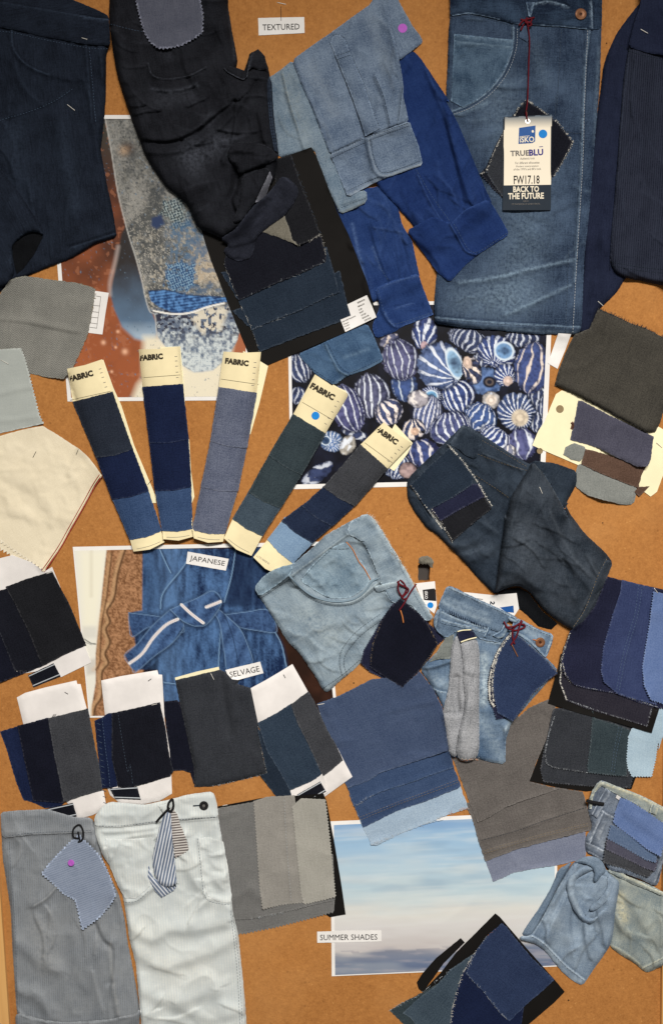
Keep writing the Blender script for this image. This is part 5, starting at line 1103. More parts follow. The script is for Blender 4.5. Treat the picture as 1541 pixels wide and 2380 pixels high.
# ------------------------------------------------------------------ the fan of five fabric header cards
def roll(label, header, cuts, foot, strip, mats, words_, grain, line, seam=None, notes=True, ltd=None):
    """header: 4 corners of the cream top; cuts: (left, right) ends of each swatch; foot: lower end of the card"""
    cx = (header[0][0] + foot[0][0]) / 2; cy = (header[0][1] + foot[0][1]) / 2
    r_ = thing('fabric_header', label, 'swatch header', cx, cy, 'cream fabric header cards in a fan')
    piece('back_card', strip, M['cream2'], r_, t=.8, rag=0, fit=(3, 4), res=8, nz=[(.3, 60, 60, 0, 2)])
    tl, tr, br, bl = header
    ax = ((foot[0][0] + foot[1][0]) / 2 - (tl[0] + tr[0]) / 2, (foot[0][1] + foot[1][1]) / 2 - (tl[1] + tr[1]) / 2); L = math.hypot(*ax); ax = (ax[0] / L, ax[1] / L)
    bul = lambda p, q, e: ((p[0] + q[0]) / 2 + ax[0] * e, (p[1] + q[1]) / 2 + ax[1] * e)
    out = [tl, bul(tl, tr, 2.5), tr, br] + [c[1] for c in cuts] + [foot[1], ((foot[0][0] + foot[1][0]) / 2 + ax[0] * 6.5, (foot[0][1] + foot[1][1]) / 2 + ax[1] * 6.5), foot[0]] + [c[0] for c in reversed(cuts)] + [bl]
    piece('card', out, M['cream'], r_, t=1.0, loft=9.5, ew=44, rag=0, fit=(6, 10), res=4, solid=True, cyl=(((tl[0] + tr[0]) / 2 - ax[0] * 40, (tl[1] + tr[1]) / 2 - ax[1] * 40), ((foot[0][0] + foot[1][0]) / 2 + ax[0] * 40, (foot[0][1] + foot[1][1]) / 2 + ax[1] * 40), 46))
    ends = [(bl, br)] + cuts
    for i in range(len(cuts) - 1, -1, -1):
        (l0, r0), (l1, r1) = ends[i], ends[i + 1]
        back = 12
        w = lambda p, q, e: (p[0] + (p[0] - q[0]) / math.hypot(p[0] - q[0], p[1] - q[1]) * e, p[1] + (p[1] - q[1]) / math.hypot(p[0] - q[0], p[1] - q[1]) * e)
        a0_, b0_, a1_, b1_ = w(l0, r0, .8), w(r0, l0, .8), w(l1, r1, 1.0), w(r1, l1, 1.0)
        if i: a0_ = (a0_[0] - ax[0] * back, a0_[1] - ax[1] * back); b0_ = (b0_[0] - ax[0] * back, b0_[1] - ax[1] * back)
        mid = ((a1_[0] + b1_[0]) / 2 + ax[0] * 4.5, (a1_[1] + b1_[1]) / 2 + ax[1] * 4.5)
        piece('swatch', [a0_, b0_, b1_, mid, a1_], mats[i], r_, t=.7, rag=.7, fit=(1, 2), res=4, grain=grain, nz=[(.35, 40, 40, 0, i)], gap=.15, sm=0)
    d = math.degrees(math.atan2(br[1] - bl[1], br[0] - bl[0]))
    letters(r_, 'FABRIC', words_[0], words_[1], words_[2], words_[3], words_[4], M['brown_ink'], bold=.06, lift=.5)
    rule(r_, [line], M['brown_ink'], .8)
    ux, uy = (tr[0] - br[0]), (tr[1] - br[1]); LL = math.hypot(ux, uy); ux /= LL; uy /= LL; vx, vy = (tl[0] - tr[0]), (tl[1] - tr[1]); L2 = math.hypot(vx, vy); vx /= L2; vy /= L2
    for t_ in (.18, .32, .48, .62, .74):       # faint small print down the edge
        p = (br[0] + ux * LL * t_ + vx * 8, br[1] + uy * LL * t_ + vy * 8)
        rule(r_, [[p, (p[0] + vx * 6, p[1] + vy * 6)]], M['grey_ink'], 1.2)
    f0, f1 = foot
    if ltd: letters(r_, 'L.LTD MADE IN', *ltd, M['grey_ink'], lift=.3)
    else:
        p = [(f0[0] * (1 - t_) + f1[0] * t_ - ax[0] * (5 - 3.5 * math.sin(math.pi * t_)), f0[1] * (1 - t_) + f1[1] * t_ - ax[1] * (5 - 3.5 * math.sin(math.pi * t_))) for t_ in (.12, .3, .5, .7, .88)]
        rule(r_, [p], M['grey_ink'], .8)
    return r_
roll('cream fabric header with plain navy swatches, leaning farthest out beside the cream canvas', D(157, 857, 238, 835, 262, 910, 170, 934), [D(225, 1064, 309, 1044), D(262, 1161, 346, 1141), D(303, 1255, 376, 1234)], D(311, 1282, 383, 1260),
     T('A1', 560, 735, 648, 705, 710, 880, 760, 990, 840, 1240, 900, 1380, 975, 1560, 978, 1600, 900, 1600, 700, 1000), [M['sw_ink2'], M['sw_navy2'], M['sw_blue']], (189, 874, 58, 14.5, -15), -14, T('A1', 440, 958, 700, 900))
roll('upright cream fabric header with smooth near-black navy swatches', D(323, 812, 419, 805, 425, 892, 332, 899), [D(348, 1029, 439, 1021), D(361, 1141, 445, 1131), D(378, 1234, 448, 1229)], D(380, 1253, 450, 1247),
     T('A1', 1000, 628, 1128, 622, 1150, 860, 1168, 1150, 1184, 1205, 1195, 1400, 1216, 1560, 1200, 1600, 1120, 1600), [M['sw_navy2'], M['sw_navy2'], M['sw_blue']], (352.5, 830, 54, 14, -5), -4, T('A1', 888, 818, 1128, 800))
roll('cream fabric header with grey blue chambray swatches', D(520, 817, 607, 818, 597, 913, 509, 899), [D(490, 1026, 574, 1041), D(468, 1132, 553, 1142), D(448, 1232, 523, 1241)], D(451, 1251, 519, 1259),
     T('B1', 200, 650, 355, 745, 300, 980, 245, 1170, 200, 1180, 160, 900), [M['sw_grey'], M['sw_grey'], M['sw_grey']], (551, 841.5, 55, 14, 7), 8, T('B1', 60, 826, 295, 860))
r4 = roll('cream fabric header with a blue dot and slate green swatches', D(732, 870, 809, 915, 757, 1007, 682, 962), [D(625, 1058, 701, 1104), D(578, 1144, 652, 1181), D(541, 1206, 610, 1246)], D(521, 1251, 585, 1292),
     T('B1', 760, 860, 795, 880, 840, 900, 852, 930, 800, 1020, 700, 1180, 600, 1150), [M['sw_green'], M['sw_green'], M['sw_slate']], (750, 910, 62, 15, 29), 28, T('B1', 556, 964, 755, 1080))
disc('dot_sticker', r4, *T('B1', 650, 1055)[0], 9.3, M['blue_dot'], t=.15)
roll('cream fabric header with charcoal, navy and sky blue swatches, lowest of the fan', D(892, 981, 957, 1030, 901, 1089, 838, 1033), [D(752, 1132, 825, 1176), D(702, 1177, 772, 1223), D(655, 1210, 726, 1262), D(622, 1254, 681, 1309)], D(589, 1295, 653, 1339),
     T('B1', 1120, 1150, 1145, 1105, 1255, 1225, 1225, 1290, 1140, 1400, 1090, 1370), [M['sw_char'], M['sw_navy'], M['sw_navy'], M['sw_sky']], (899, 1012, 60, 14, 35), 36, T('B1', 945, 1215, 1130, 1350), ltd=(612, 1301, 34, 4.4, 34))
q = D(437, 1195)[0]
# ------------------------------------------------------------------ wool sample book on the right
kk = thing('wool_sample_card', 'cream card with hanging navy, brown and grey felt samples under a charcoal wool piece', 'sample card', 1400, 960)
piece('paper_flap', T('C1', 885, 540, 965, 545, 930, 640, 880, 762, 820, 728, 850, 640), M['white'], kk, t=.5, loft=1.5, ew=10, rag=0, res=5, nz=[(.8, 30, 30, 0, 1)])
piece('card', T('C1', 905, 897, 870, 920, 840, 990, 800, 1090, 760, 1150, 722, 1240, 860, 1300, 1005, 1362, 1200, 1430, 1380, 1500, 1460, 1560, 1500, 1530, 1541, 1420, 1620, 1390, 1640, 1200, 1300, 1000), M['cream2'], kk, t=1.0, rag=.2, fit=(6, 12), res=7, nz=[(.9, 120, 120, 0, 2)])
disc('eyelet', kk, *T('C1', 895, 1013)[0], 9, M['tan_thread'], t=.3); disc('eyelet', kk, *T('C1', 770, 1275)[0], 7, M['tan_thread'], t=.3)
piece('felt_sample', T('C1', 930, 1250, 985, 1225, 1050, 1250, 1060, 1300, 1020, 1340, 970, 1330, 915, 1298), M['sw_felt'], kk, t=.9, loft=.6, ew=5, rag=.6, fit=(4, 4), res=4)
piece('felt_sample', T('C1', 1010, 1350, 1080, 1370, 1200, 1440, 1380, 1500, 1355, 1610, 1290, 1612, 1160, 1580, 1060, 1550, 985, 1490, 995, 1400), M['sw_felt'], kk, t=1.0, loft=1.2, ew=8, sm=1, rag=.6, fit=(6, 9), res=4, up=[T('C1', 1150, 1590)[0] + (90, 10)], nz=[(.8, 50, 40, 15, 3)])
piece('felt_sample', T('C1', 1055, 1262, 1200, 1300, 1430, 1375, 1400, 1440, 1385, 1505, 1300, 1475, 1160, 1420, 1028, 1358, 1040, 1310), M['sw_brown'], kk, t=1.0, loft=1.0, ew=7, rag=.8, fit=(6, 8), res=4, nz=[(.8, 50, 40, 15, 4)])
piece('felt_sample', T('C1', 1010, 960, 1040, 965, 1200, 1050, 1480, 1185, 1462, 1330, 1440, 1372, 1380, 1375, 1260, 1320, 1120, 1250, 960, 1205, 985, 1090), M['sw_plum'], kk, t=1.0, loft=1.4, ew=9, rag=.8, fit=(6, 8), res=4, nz=[(1.0, 60, 50, 15, 5)], grain=12, up=[T('C1', 1440, 1372)[0] + (80, 9), T('C1', 1200, 1310)[0] + (60, 5)])
piece('fold_shadow_card', T('C1', 1385, 1500, 1455, 1495, 1420, 1530, 1390, 1560, 1360, 1530), M['sw_brown'], kk, t=.6, rag=.4, res=4).name = 'fold_shadow_patch'  # brown patch painted as the shadow of a fold, no felt piece
piece('wool_piece', T('C1', 1135, 385, 1260, 440, 1330, 475, 1420, 505, 1541, 565, 1640, 600, 1640, 1000, 1560, 1010, 1541, 1025, 1520, 1100, 1490, 1155, 1430, 1160, 1300, 1090, 1120, 990, 980, 920, 862, 868, 890, 760, 930, 660, 985, 550, 1080, 510), M['sw_wool'], kk, t=1.2, loft=6, ew=20, rag=.9, fit=(8, 12), res=4.5, nz=[(1.6, 90, 90, 20, 6)], grain=22, wr=[(T('C1', 880, 850, 1120, 975, 1430, 1150), 1.5, 10, 20)])
fray(kk, [T('C1', 1135, 390, 1260, 440, 1330, 475, 1420, 505, 1541, 565)], M['dk_thread'], n=60, ln=7, seed=31, rad=.2, along=.1)
rule(kk, [T('C1', 968, 1095, 978, 1110, 968, 1140)], M['copper_dark'], 7)
# ------------------------------------------------------------------ torn hole stays open; small garments in the middle
d_ = thing('dark_denim_shorts', 'overdyed dark blue denim shorts laid diagonally with pinned pinked swatches', 'shorts', 1190, 1230)
piece('back_leg', T('C1', 720, 1335, 860, 1350, 1000, 1400, 1000, 1480, 935, 1600) + T('C2', 950, 60, 900, 120, 700, 100, 600, 0), M['dkden'], d_, t=1.4, loft=8, ew=18, nz=[(1.2, 50, 50, 30, 1)], grain=30, **GAR)
piece('body', T('B1', 1218, 1480, 1232, 1440, 1300, 1370, 1430, 1250, 1541, 1140) + T('C1', 290, 1108, 335, 1128, 450, 1200, 600, 1298, 690, 1350, 760, 1380, 850, 1480, 900, 1650) + T('C2', 760, 400, 640, 560, 490, 632, 380, 525, 300, 430, 215, 345, 120, 250) + T('B1', 1345, 1761, 1270, 1660, 1225, 1580), M['dkden'], d_, t=1.5, loft=10, ew=22, cr=(18, 40, 60, 1.2),
      nz=[(1.8, 60, 100, -35, 2), (.9, 24, 40, -35, 3), (.3, 10, 14, 0, 4)], wr=[(T('C1', 420, 1290, 520, 1330, 660, 1390), 1.2, 6, 10), (T('C1', 360, 1420, 480, 1490, 580, 1560), 1.2, 6, 10), (T('C2', 230, 340, 350, 300, 480, 200), 2, 10, 18), (T('C2', 560, 0, 500, 120, 420, 260), -2, 14, 8), (T('C2', 300, 430, 440, 380, 520, 300), 1.5, 10, 14)], wear=[(T('C1', 420, 1290, 520, 1330, 660, 1390), 3, .5), (T('C1', 300, 1115, 450, 1205, 690, 1355), 3.5, .35), (T('C2', 300, 340, 450, 350), 20, .3), (T('C2', 100, 160, 220, 320), 6, .4)], grain=-35, **GAR)
piece('front_leg', T('C1', 722, 1340, 690, 1400, 640, 1480, 590, 1560, 560, 1700) + T('C2', 556, 120, 545, 220, 515, 420, 490, 628, 560, 590, 640, 575, 700, 610, 760, 690, 800, 735, 900, 812, 985, 862, 1040, 810, 1100, 720, 1150, 600, 1195, 500, 1226, 432, 1180, 370, 1050, 250, 960, 130, 925, 60) + T('C1', 930, 1650, 880, 1560, 800, 1420), M['dkden2'], d_, t=1.6, loft=13, ew=24, cr=(18, 40, 70, 1.4), fit=(7, 10),
      nz=[(1.8, 70, 110, 20, 5), (.8, 26, 40, 20, 6), (.3, 10, 12, 0, 1)], wr=[(T('C2', 800, 150, 860, 250, 960, 430, 1060, 560, 1120, 640), 2.2, 9, 18), (T('C2', 640, 480, 800, 520, 960, 640), 1.6, 14, 20), (T('C2', 520, 480, 640, 500, 760, 590), 2.0, 10, 16), (T('C1', 740, 1360, 840, 1500, 930, 1680), 1.4, 6, 10), (T('C2', 700, 80, 760, 300, 1000, 520), -1.2, 20, 16)],
      wear=[(T('C2', 640, 200, 700, 420), 30, .3), (T('C2', 560, 570, 650, 560, 740, 640, 830, 740, 980, 845), 6, .35), (T('C1', 745, 1360, 850, 1500, 940, 1680), 2.5, .6), (T('C2', 1190, 410, 1100, 600, 1000, 800), 3, .4), (T('C2', 830, 100, 900, 260, 1000, 420, 1150, 560), 4, .3)], grain=10, **GAR)
piece('leg_opening_shade', T('C2', 500, 632, 560, 600, 640, 588, 700, 622, 760, 702, 800, 748, 880, 812, 840, 850, 760, 830, 690, 760, 600, 690), M['opening_shade'], d_, t=.6, loft=1, ew=8, fit=(2, 3), res=4)  # black sheet paints the shade inside the shorts leg
piece('hem', T('C2', 1226, 432, 1185, 410, 1140, 490, 1090, 620, 1040, 740, 968, 845, 990, 862, 1040, 812, 1105, 722, 1155, 602, 1198, 500), M['dkden2'], d_, t=.8, loft=1.0, ew=5, fit=(2, 2), res=4, sm=1, rag=.4, grain=60, wear=[(T('C2', 1226, 434, 1150, 602, 1040, 810), 3, .5)])
stitch(d_, [T('C2', 1188, 408, 1142, 490, 1092, 620, 1042, 740, 970, 845)], M['tan_thread'], rad=.26); stitch(d_, [T('C1', 330, 1270, 420, 1310, 560, 1360, 700, 1400), T('C1', 290, 1140, 420, 1215, 600, 1320, 690, 1375), T('C1', 370, 1430, 480, 1500, 580, 1570)], M['tan_thread'], rad=.18); stitch(d_, [T('C1', 790, 1410, 880, 1560, 960, 1720)], M['bl_thread'], rad=.2)
piece('waistband', T('C1', 200, 1235, 290, 1108, 335, 1128, 420, 1180, 400, 1250, 370, 1330, 300, 1300, 260, 1260), M['dkden'], d_, t=1.0, loft=2, ew=7, fit=(3, 3), sm=1, res=4, wear=[(T('C1', 290, 1112, 420, 1184), 3, .5), (T('C1', 225, 1215, 290, 1120), 4, .7)], nz=[(.8, 20, 20, 0, 2)])
piece('swatch', T('C2', -20, -60, 150, 170, 222, 302, 350, 190, 470, 92, 420, 10, 300, -60), M['sw_black2'], d_, t=.7, pk=[2, 3, 4], pitch=5, amp=2, rag=.6, fit=(4, 5), res=4, grain=-38)
piece('swatch', T('C2', -40, -60, 90, 100, 150, 172, 290, 90, 425, 20, 390, -60), M['sw_inkb'], d_, t=.7, pk=[2, 3], pitch=5, amp=2, rag=.6, fit=(4, 5), res=4, grain=-38)
piece('swatch', T('C1', 192, 1236, 280, 1330, 362, 1440, 345, 1488, 220, 1570, 85, 1640) + T('B1', 1380, 1690, 1240, 1486, 1380, 1350, 1500, 1240), M['sw_darkb'], d_, t=.7, pk=[2, 3], pitch=5, amp=2, rag=.6, fit=(5, 6), res=4, grain=-38, nz=[(.6, 50, 50, 0, 3)])
fray(d_, [T('C1', 192, 1236, 280, 1330, 362, 1440, 420, 1540, 470, 1620)], M['cream_thread'], n=90, ln=4.5, seed=41, rad=.24); fray(d_, [T('B1', 1240, 1490, 1310, 1590, 1440, 1761) + T('C2', 90, 100, 150, 180, 222, 302)], M['cream_thread'], n=80, ln=4.5, seed=42, rad=.24)
# ------------------------------------------------------------------ light denim shorts with dark squares
t_ = thing('hang_tag', 'small white hang tag with blue dot tucked beside the torn hole', 'hang tag', 990, 1390)
piece('card', T('B2', 1270, 562, 1394, 548, 1407, 700, 1390, 750, 1330, 700), M['white'], t_, t=.6, rag=0, fit=(3, 5), res=8)
piece('printed_panel', T('B2', 1318, 602, 1398, 592, 1403, 672, 1326, 665), M['black_ink'], t_, t=.12, rag=0, fit=(0, 1), gap=.15, res=8)
letters(t_, 'iSKO', *T('B2', 1340, 634)[0], 18, 7, 88, M['white'], bold=.02)
disc('dot_sticker', t_, *T('B2', 1366, 698)[0], 7, M['blue_dot'], t=.15)
l_ = thing('light_denim_shorts', 'faded pale blue denim shorts with frayed waist lying below the fabric headers', 'shorts', 800, 1400)
piece('body', T('B2', 968, 124, 1008, 150, 1060, 220, 1100, 290, 1150, 370, 1190, 440, 1240, 520, 1290, 620, 1340, 700, 1385, 780, 1250, 840, 1090, 900, 1000, 980, 935, 1052, 890, 1100, 832, 1146, 780, 1190, 730, 1242, 700, 1232, 640, 1130, 560, 1010, 470, 915, 390, 780, 330, 690, 295, 640, 268, 592, 300, 545, 340, 505, 420, 462, 510, 440, 640, 330, 710, 262, 850, 182), M['ltden'], l_, t=1.4, loft=6, ew=11, cr=(36, 20, 45, 1.1), res=3.2, sm=1, rag=.8,
      nz=[(1.4, 60, 80, -35, 1), (.7, 24, 30, -35, 2)], wr=[(T('B2', 300, 640, 510, 500, 680, 370, 850, 250), 2.2, 6, 12), (T('B2', 1060, 770, 920, 870, 830, 980, 810, 1060, 830, 1140), 1.6, 5, 10), (T('B2', 490, 515, 560, 590, 650, 650, 770, 684, 880, 672, 960, 622, 1050, 545), 1.8, 5, 10), (T('B2', 850, 255, 950, 310, 1040, 520, 1110, 660), 1.4, 5, 9), (T('B2', 540, 880, 700, 820, 860, 820, 980, 760), 1.2, 16, 22), (T('B2', 720, 1000, 780, 900, 900, 780), -1.4, 18, 10), (T('B2', 620, 1060, 760, 1010), 1.0, 10, 16)],
      wear=[(T('B2', 490, 515, 560, 590, 650, 650, 770, 684, 880, 672, 960, 622, 1050, 545), 2.5, .5), (T('B2', 968, 126, 1100, 290, 1190, 440, 1340, 700), 4, .8), (T('B2', 300, 642, 510, 502, 850, 252), 3, .4), (T('B2', 600, 760, 760, 900), 34, .35), (T('B2', 700, 1236, 832, 1146, 935, 1052), 5, .4)], grain=-35)
piece('turned_hem', T('B2', 268, 592, 300, 545, 340, 505, 420, 462, 510, 440, 500, 500, 420, 565, 300, 645), M['ltden2'], l_, t=1.0, loft=2.2, ew=9, fit=(3, 4), sm=1, res=4, nz=[(.8, 24, 24, 0, 4)], wr=[(T('B2', 290, 630, 400, 560, 500, 490), -1.2, 5, 3)])
piece('pocket', T('B2', 556, 545, 600, 480, 680, 398, 740, 346, 800, 315, 842, 302, 880, 350, 950, 440, 992, 540, 960, 590, 900, 632, 850, 655, 740, 655, 660, 615), M['ltden2'], l_, t=.6, loft=.4, ew=5, fit=(1, 2), sm=1, res=4, nz=[(1.3, 22, 22, 0, 5), (.6, 9, 9, 0, 6)], grain=-35, wr=[(T('B2', 600, 500, 680, 560, 720, 640), 1.0, 6, 9), (T('B2', 760, 420, 860, 480, 950, 500), .9, 6, 10)])
piece('waistband', T('B2', 968, 124, 1008, 150, 1100, 290, 1190, 440, 1290, 620, 1385, 780, 1340, 800, 1240, 690, 1160, 690, 1110, 670, 1040, 520, 1000, 410, 950, 310, 850, 250, 860, 180), M['ltden'], l_, t=.9, loft=1.8, ew=8, fit=(2, 3), sm=1, rag=1.2, res=4, nz=[(1.2, 26, 26, -30, 4)], wr=[(T('B2', 1180, 480, 1260, 640, 1350, 780), -1.4, 7, 4), (T('B2', 1000, 180, 1110, 360, 1180, 500), .8, 6, 10)], wear=[(T('B2', 1000, 150, 1190, 440, 1385, 780), 3, .6)], grain=60)
stitch(l_, [T('B2', 482, 525, 550, 605, 640, 668, 765, 702, 888, 690, 970, 640, 1062, 560), T('B2', 1070, 785, 935, 885, 848, 990, 826, 1060, 846, 1135), T('B2', 1052, 755, 910, 858, 815, 975, 800, 1060, 818, 1150), T('B2', 700, 1216, 822, 1130, 925, 1040), T('B2', 960, 320, 1050, 530, 1120, 665), T('B2', 310, 655, 520, 515), T('B2', 560, 540, 650, 440, 740, 356)], M['dk_thread'], rad=.32, dash=5, gap=1.4)
stitch(l_, [T('B2', 735, 345, 800, 348, 865, 345), T('B2', 890, 270, 940, 300, 955, 280)], M['dk_thread'], rad=.4, dash=9, gap=.5)
cord('orange_seam', l_, [T('B2', 842, 303, 882, 350, 920, 425, 955, 470, 992, 538)], M['orange'], .7)
cord('pocket_rim', l_, [T('B2', 486, 512, 556, 586, 648, 648, 768, 676, 880, 662, 950, 618, 1000, 552, 1040, 530)], M['ltden2'], 1.3, lift=-.5)
piece('belt_loop', T('B2', 1015, 580, 1060, 570, 1110, 555, 1180, 548, 1180, 575, 1110, 590, 1060, 612, 1030, 612), M['ltden'], l_, t=.8, loft=1.4, ew=5, res=3.5, fit=(2, 2), wear=[(T('B2', 1020, 582, 1110, 558, 1180, 550), 2, .7)])
fray(l_, [T('B2', 968, 124, 1008, 150, 1100, 290, 1190, 440, 1290, 620, 1385, 780)], M['cream_thread'], n=46, ln=7, seed=51, rad=.16, spread=1.2); fray(l_, [T('B2', 1120, 370, 1190, 440)], M['tan_thread'], n=40, ln=11, seed=52, rad=.16)
stitch(l_, [T('B2', 1080, 280, 1150, 400, 1230, 560, 1340, 760)], M['bl_thread'], rad=.2)
sq = thing('swatch_tag', 'black pinked cloth squares tied with red cord to the pale shorts', 'swatch tag', 930, 1500)
piece('cloth_square', T('B2', 1130, 690, 1200, 670, 1320, 780, 1460, 902, 1392, 966, 1300, 1060, 1180, 1214, 1040, 1140, 990, 1116, 932, 1060, 950, 980, 1005, 890, 1060, 790), M['sw_inkb'], sq, t=.9, pk='all', pitch=5, amp=1.8, fit=(7, 10), res=4, grain=40)
piece('cloth_square', T('B2', 1178, 655, 1230, 700, 1300, 750, 1350, 820, 1402, 900, 1410, 945, 1360, 1030, 1300, 1105, 1190, 1212, 1100, 1160, 992, 1088, 990, 1020, 1005, 940, 1060, 800, 1110, 720), M['sw_black3'], sq, t=.9, pk='all', pitch=5, amp=1.8, fit=(7, 10), res=4, grain=40, up=[T('B2', 1410, 940)[0] + (50, 4), T('B2', 1190, 1212)[0] + (60, 3)])
fray(sq, [T('B2', 1060, 800, 1005, 940, 990, 1080), T('B2', 1350, 820, 1410, 945, 1300, 1105)], M['tan_thread'], n=50, ln=3, seed=53, rad=.14)
cord('cord', sq, [T('B2', 1170, 545, 1165, 600, 1190, 640, 1215, 600, 1200, 560, 1175, 540), T('B2', 1278, 565, 1240, 620, 1200, 690, 1172, 730), T('B2', 1160, 550, 1180, 570, 1230, 600, 1190, 650), T('B2', 1185, 640, 1200, 660, 1225, 650)], M['red_cord'], 1.2, lift=.3)
cord('cord_tail', sq, [T('B2', 1180, 730, 1192, 770, 1198, 808)], M['orange'], .9)
# grey brown swatches hang below the jeans
gb = thing('swatch_set', 'grey brown frayed swatches with seams and a lavender bottom piece', 'swatch set', 1220, 1840, 'layered swatch sets')
piece('swatch', T('C3', 380, 560, 430, 740, 478, 870, 530, 850, 610, 812, 760, 785, 890, 765, 980, 742, 1058, 730, 1056, 560, 900, 500), M['sw_lav'], gb, t=.7, rag=1.0, res=4, fit=(4, 6), grain=-14, nz=[(.7, 60, 40, -14, 1)], wr=[(T('C3', 478, 870, 610, 812, 890, 765, 1058, 730), .8, 9)])
piece('swatch', T('C3', 300, 380, 345, 470, 385, 605, 430, 742, 620, 670, 860, 605, 1000, 570, 1107, 545, 1085, 470, 1063, 400, 1038, 308, 870, 280), M['sw_taupe'], gb, t=.7, rag=1.0, res=4, fit=(4, 6), grain=-14, nz=[(.8, 60, 40, -14, 2)], wr=[(T('C3', 430, 740, 860, 605, 1107, 547), .8, 8), (T('C3', 405, 610, 700, 530, 900, 450, 1068, 402), .8, 5, 8), (T('C3', 425, 690, 700, 610, 1060, 520), .8, 4)])
stitch(gb, [T('C3', 405, 612, 600, 560, 800, 490, 1066, 404)], M['dk_thread'], rad=.34); stitch(gb, [T('C3', 425, 695, 700, 612, 900, 560, 1080, 520), T('C3', 420, 678, 700, 597, 900, 545, 1075, 506)], M['tan_thread'], rad=.2)
piece('swatch', T('C2', 640, 1395, 700, 1340, 820, 1285, 872, 1310, 850, 1440) + T('C3', 800, 10, 745, 130, 708, 245, 890, 290, 820, 315, 740, 342, 640, 372, 560, 405, 450, 470, 383, 502, 330, 370, 280, 240, 215, 70, 400, -60, 560, -200), M['sw_taupe'], gb, t=.8, rag=.9, res=4, fit=(5, 8), grain=-18, nz=[(1.0, 70, 50, -14, 3)], wr=[(T('C3', 383, 502, 560, 405, 890, 290), 1.2, 8), (T('C3', 560, 140, 580, 240), .8, 10), (T('C2', 620, 1580, 760, 1470), -1, 12)])
# ------------------------------------------------------------------ faded jeans with one leg turned inside out
t_ = thing('hang_tag', 'white hang tag half hidden above the waistband with copper button', 'hang tag', 1150, 1400)
piece('card', T('C2', 290, 615, 480, 635, 625, 622, 640, 720, 600, 780, 440, 700), M['white'], t_, t=.6, rag=0, fit=(3, 6), res=8)
letters(t_, '2', *T('C2', 474, 684)[0], 8, 11, 100, M['tag_navy'], bold=.04)
piece('printed_panel', T('C2', 520, 712, 605, 700, 608, 745, 560, 740), M['tag_blue'], t_, t=.12, rag=0, fit=(0, 1), gap=.15, res=8)
rule(t_, [T('C2', 370, 655, 415, 662)], M['grey_ink'], 1.5)
f_ = thing('faded_jeans', 'faded blue jeans with one leg turned inside out and a copper button', 'jeans', 1120, 1570)
piece('leg', T('K', 215, 300, 180, 420, 190, 500, 280, 600, 290, 650, 140, 800, 40, 910, 120, 1020, 200, 1150, 270, 1280, 300, 1500, 330, 1780, 600, 1790, 740, 1830, 885, 1850, 892, 1600, 945, 1440, 1000, 1380, 1200, 1150, 1400, 925, 1390, 890, 1290, 790, 1000, 500, 840, 440, 450, 330), M['medden'], f_, t=1.3, loft=5, ew=10, cr=(14, 80, 50, 0.9), nz=[(1.4, 50, 80, 0, 1), (.7, 20, 30, 0, 2)], wr=[(T('K', 60, 890, 180, 880, 330, 830), 2.4, 4, 9), (T('K', 890, 1500, 880, 1600), 1.4, 4, 8)], wear=[(T('K', 680, 780, 680, 1000, 670, 1230), 11, 1.0), (T('K', 650, 1400, 860, 1780), 16, .35), (T('K', 160, 1085, 220, 1120, 295, 1132), 2.4, .9), (T('K', 890, 1510, 940, 1440), 6, .8), (T('K', 200, 1000, 300, 1060), 12, .4), (T('K', 640, 610, 840, 645), 2.4, .8), (T('K', 700, 1820, 880, 1845), 4, .5)], grain=0, **GAR)
piece('pocket_bag', T('K', 290, 595, 380, 555, 360, 700, 335, 805, 240, 800, 130, 832, 200, 740), M['olive_grey'], f_, t=.7, loft=.6, ew=4, fit=(3, 4), res=3.5, nz=[(1.2, 26, 26, 0, 3)])
piece('yoke', T('K', 212, 296, 300, 345, 450, 410, 600, 460, 720, 490, 850, 560, 830, 640, 700, 620, 620, 600, 560, 515, 470, 515, 400, 525, 300, 600, 200, 520, 168, 440), M['medden2'], f_, t=.9, loft=1.2, ew=5, fit=(3, 4), nz=[(.8, 26, 20, 25, 3)], wear=[(T('K', 225, 315, 205, 440, 200, 480), 2.4, .7), (T('K', 215, 305, 300, 350, 450, 416, 700, 492), 2.6, .9), (T('K', 620, 595, 830, 640), 2.4, .6)], grain=25, **GAR)
piece('waistband', T('K', 310, 70, 400, 100, 480, 145, 640, 220, 800, 290, 960, 365, 1015, 400, 900, 430, 850, 520, 820, 545, 700, 488, 600, 458, 450, 408, 300, 343, 212, 298, 250, 200), M['medden2'], f_, t=1.1, loft=1.8, ew=5, fit=(4, 5), nz=[(1.1, 30, 24, 25, 4)], wear=[(T('K', 312, 78, 480, 152, 640, 228, 800, 298, 1000, 400), 3, .9), (T('K', 260, 230, 400, 300, 560, 370, 720, 430), 7, .45), (T('K', 320, 200, 500, 280, 700, 360), 5, .3)], grain=25, **GAR)
piece('waistband', T('K', 995, 395, 1060, 420, 1200, 500, 1365, 560, 1352, 640, 1300, 775, 1280, 792, 1200, 710, 1100, 620, 1020, 565, 950, 540, 955, 450), M['medden'], f_, t=1.1, loft=1.6, ew=4, fit=(4, 5), nz=[(1.1, 24, 20, 25, 5)], wear=[(T('K', 1000, 400, 1200, 506, 1360, 566), 3, .9), (T('K', 1352, 600, 1290, 780), 3.2, 1.0), (T('K', 1020, 545, 1120, 610, 1280, 770), 3, .7), (T('K', 1100, 520, 1250, 610), 9, .45)], grain=25, **GAR)
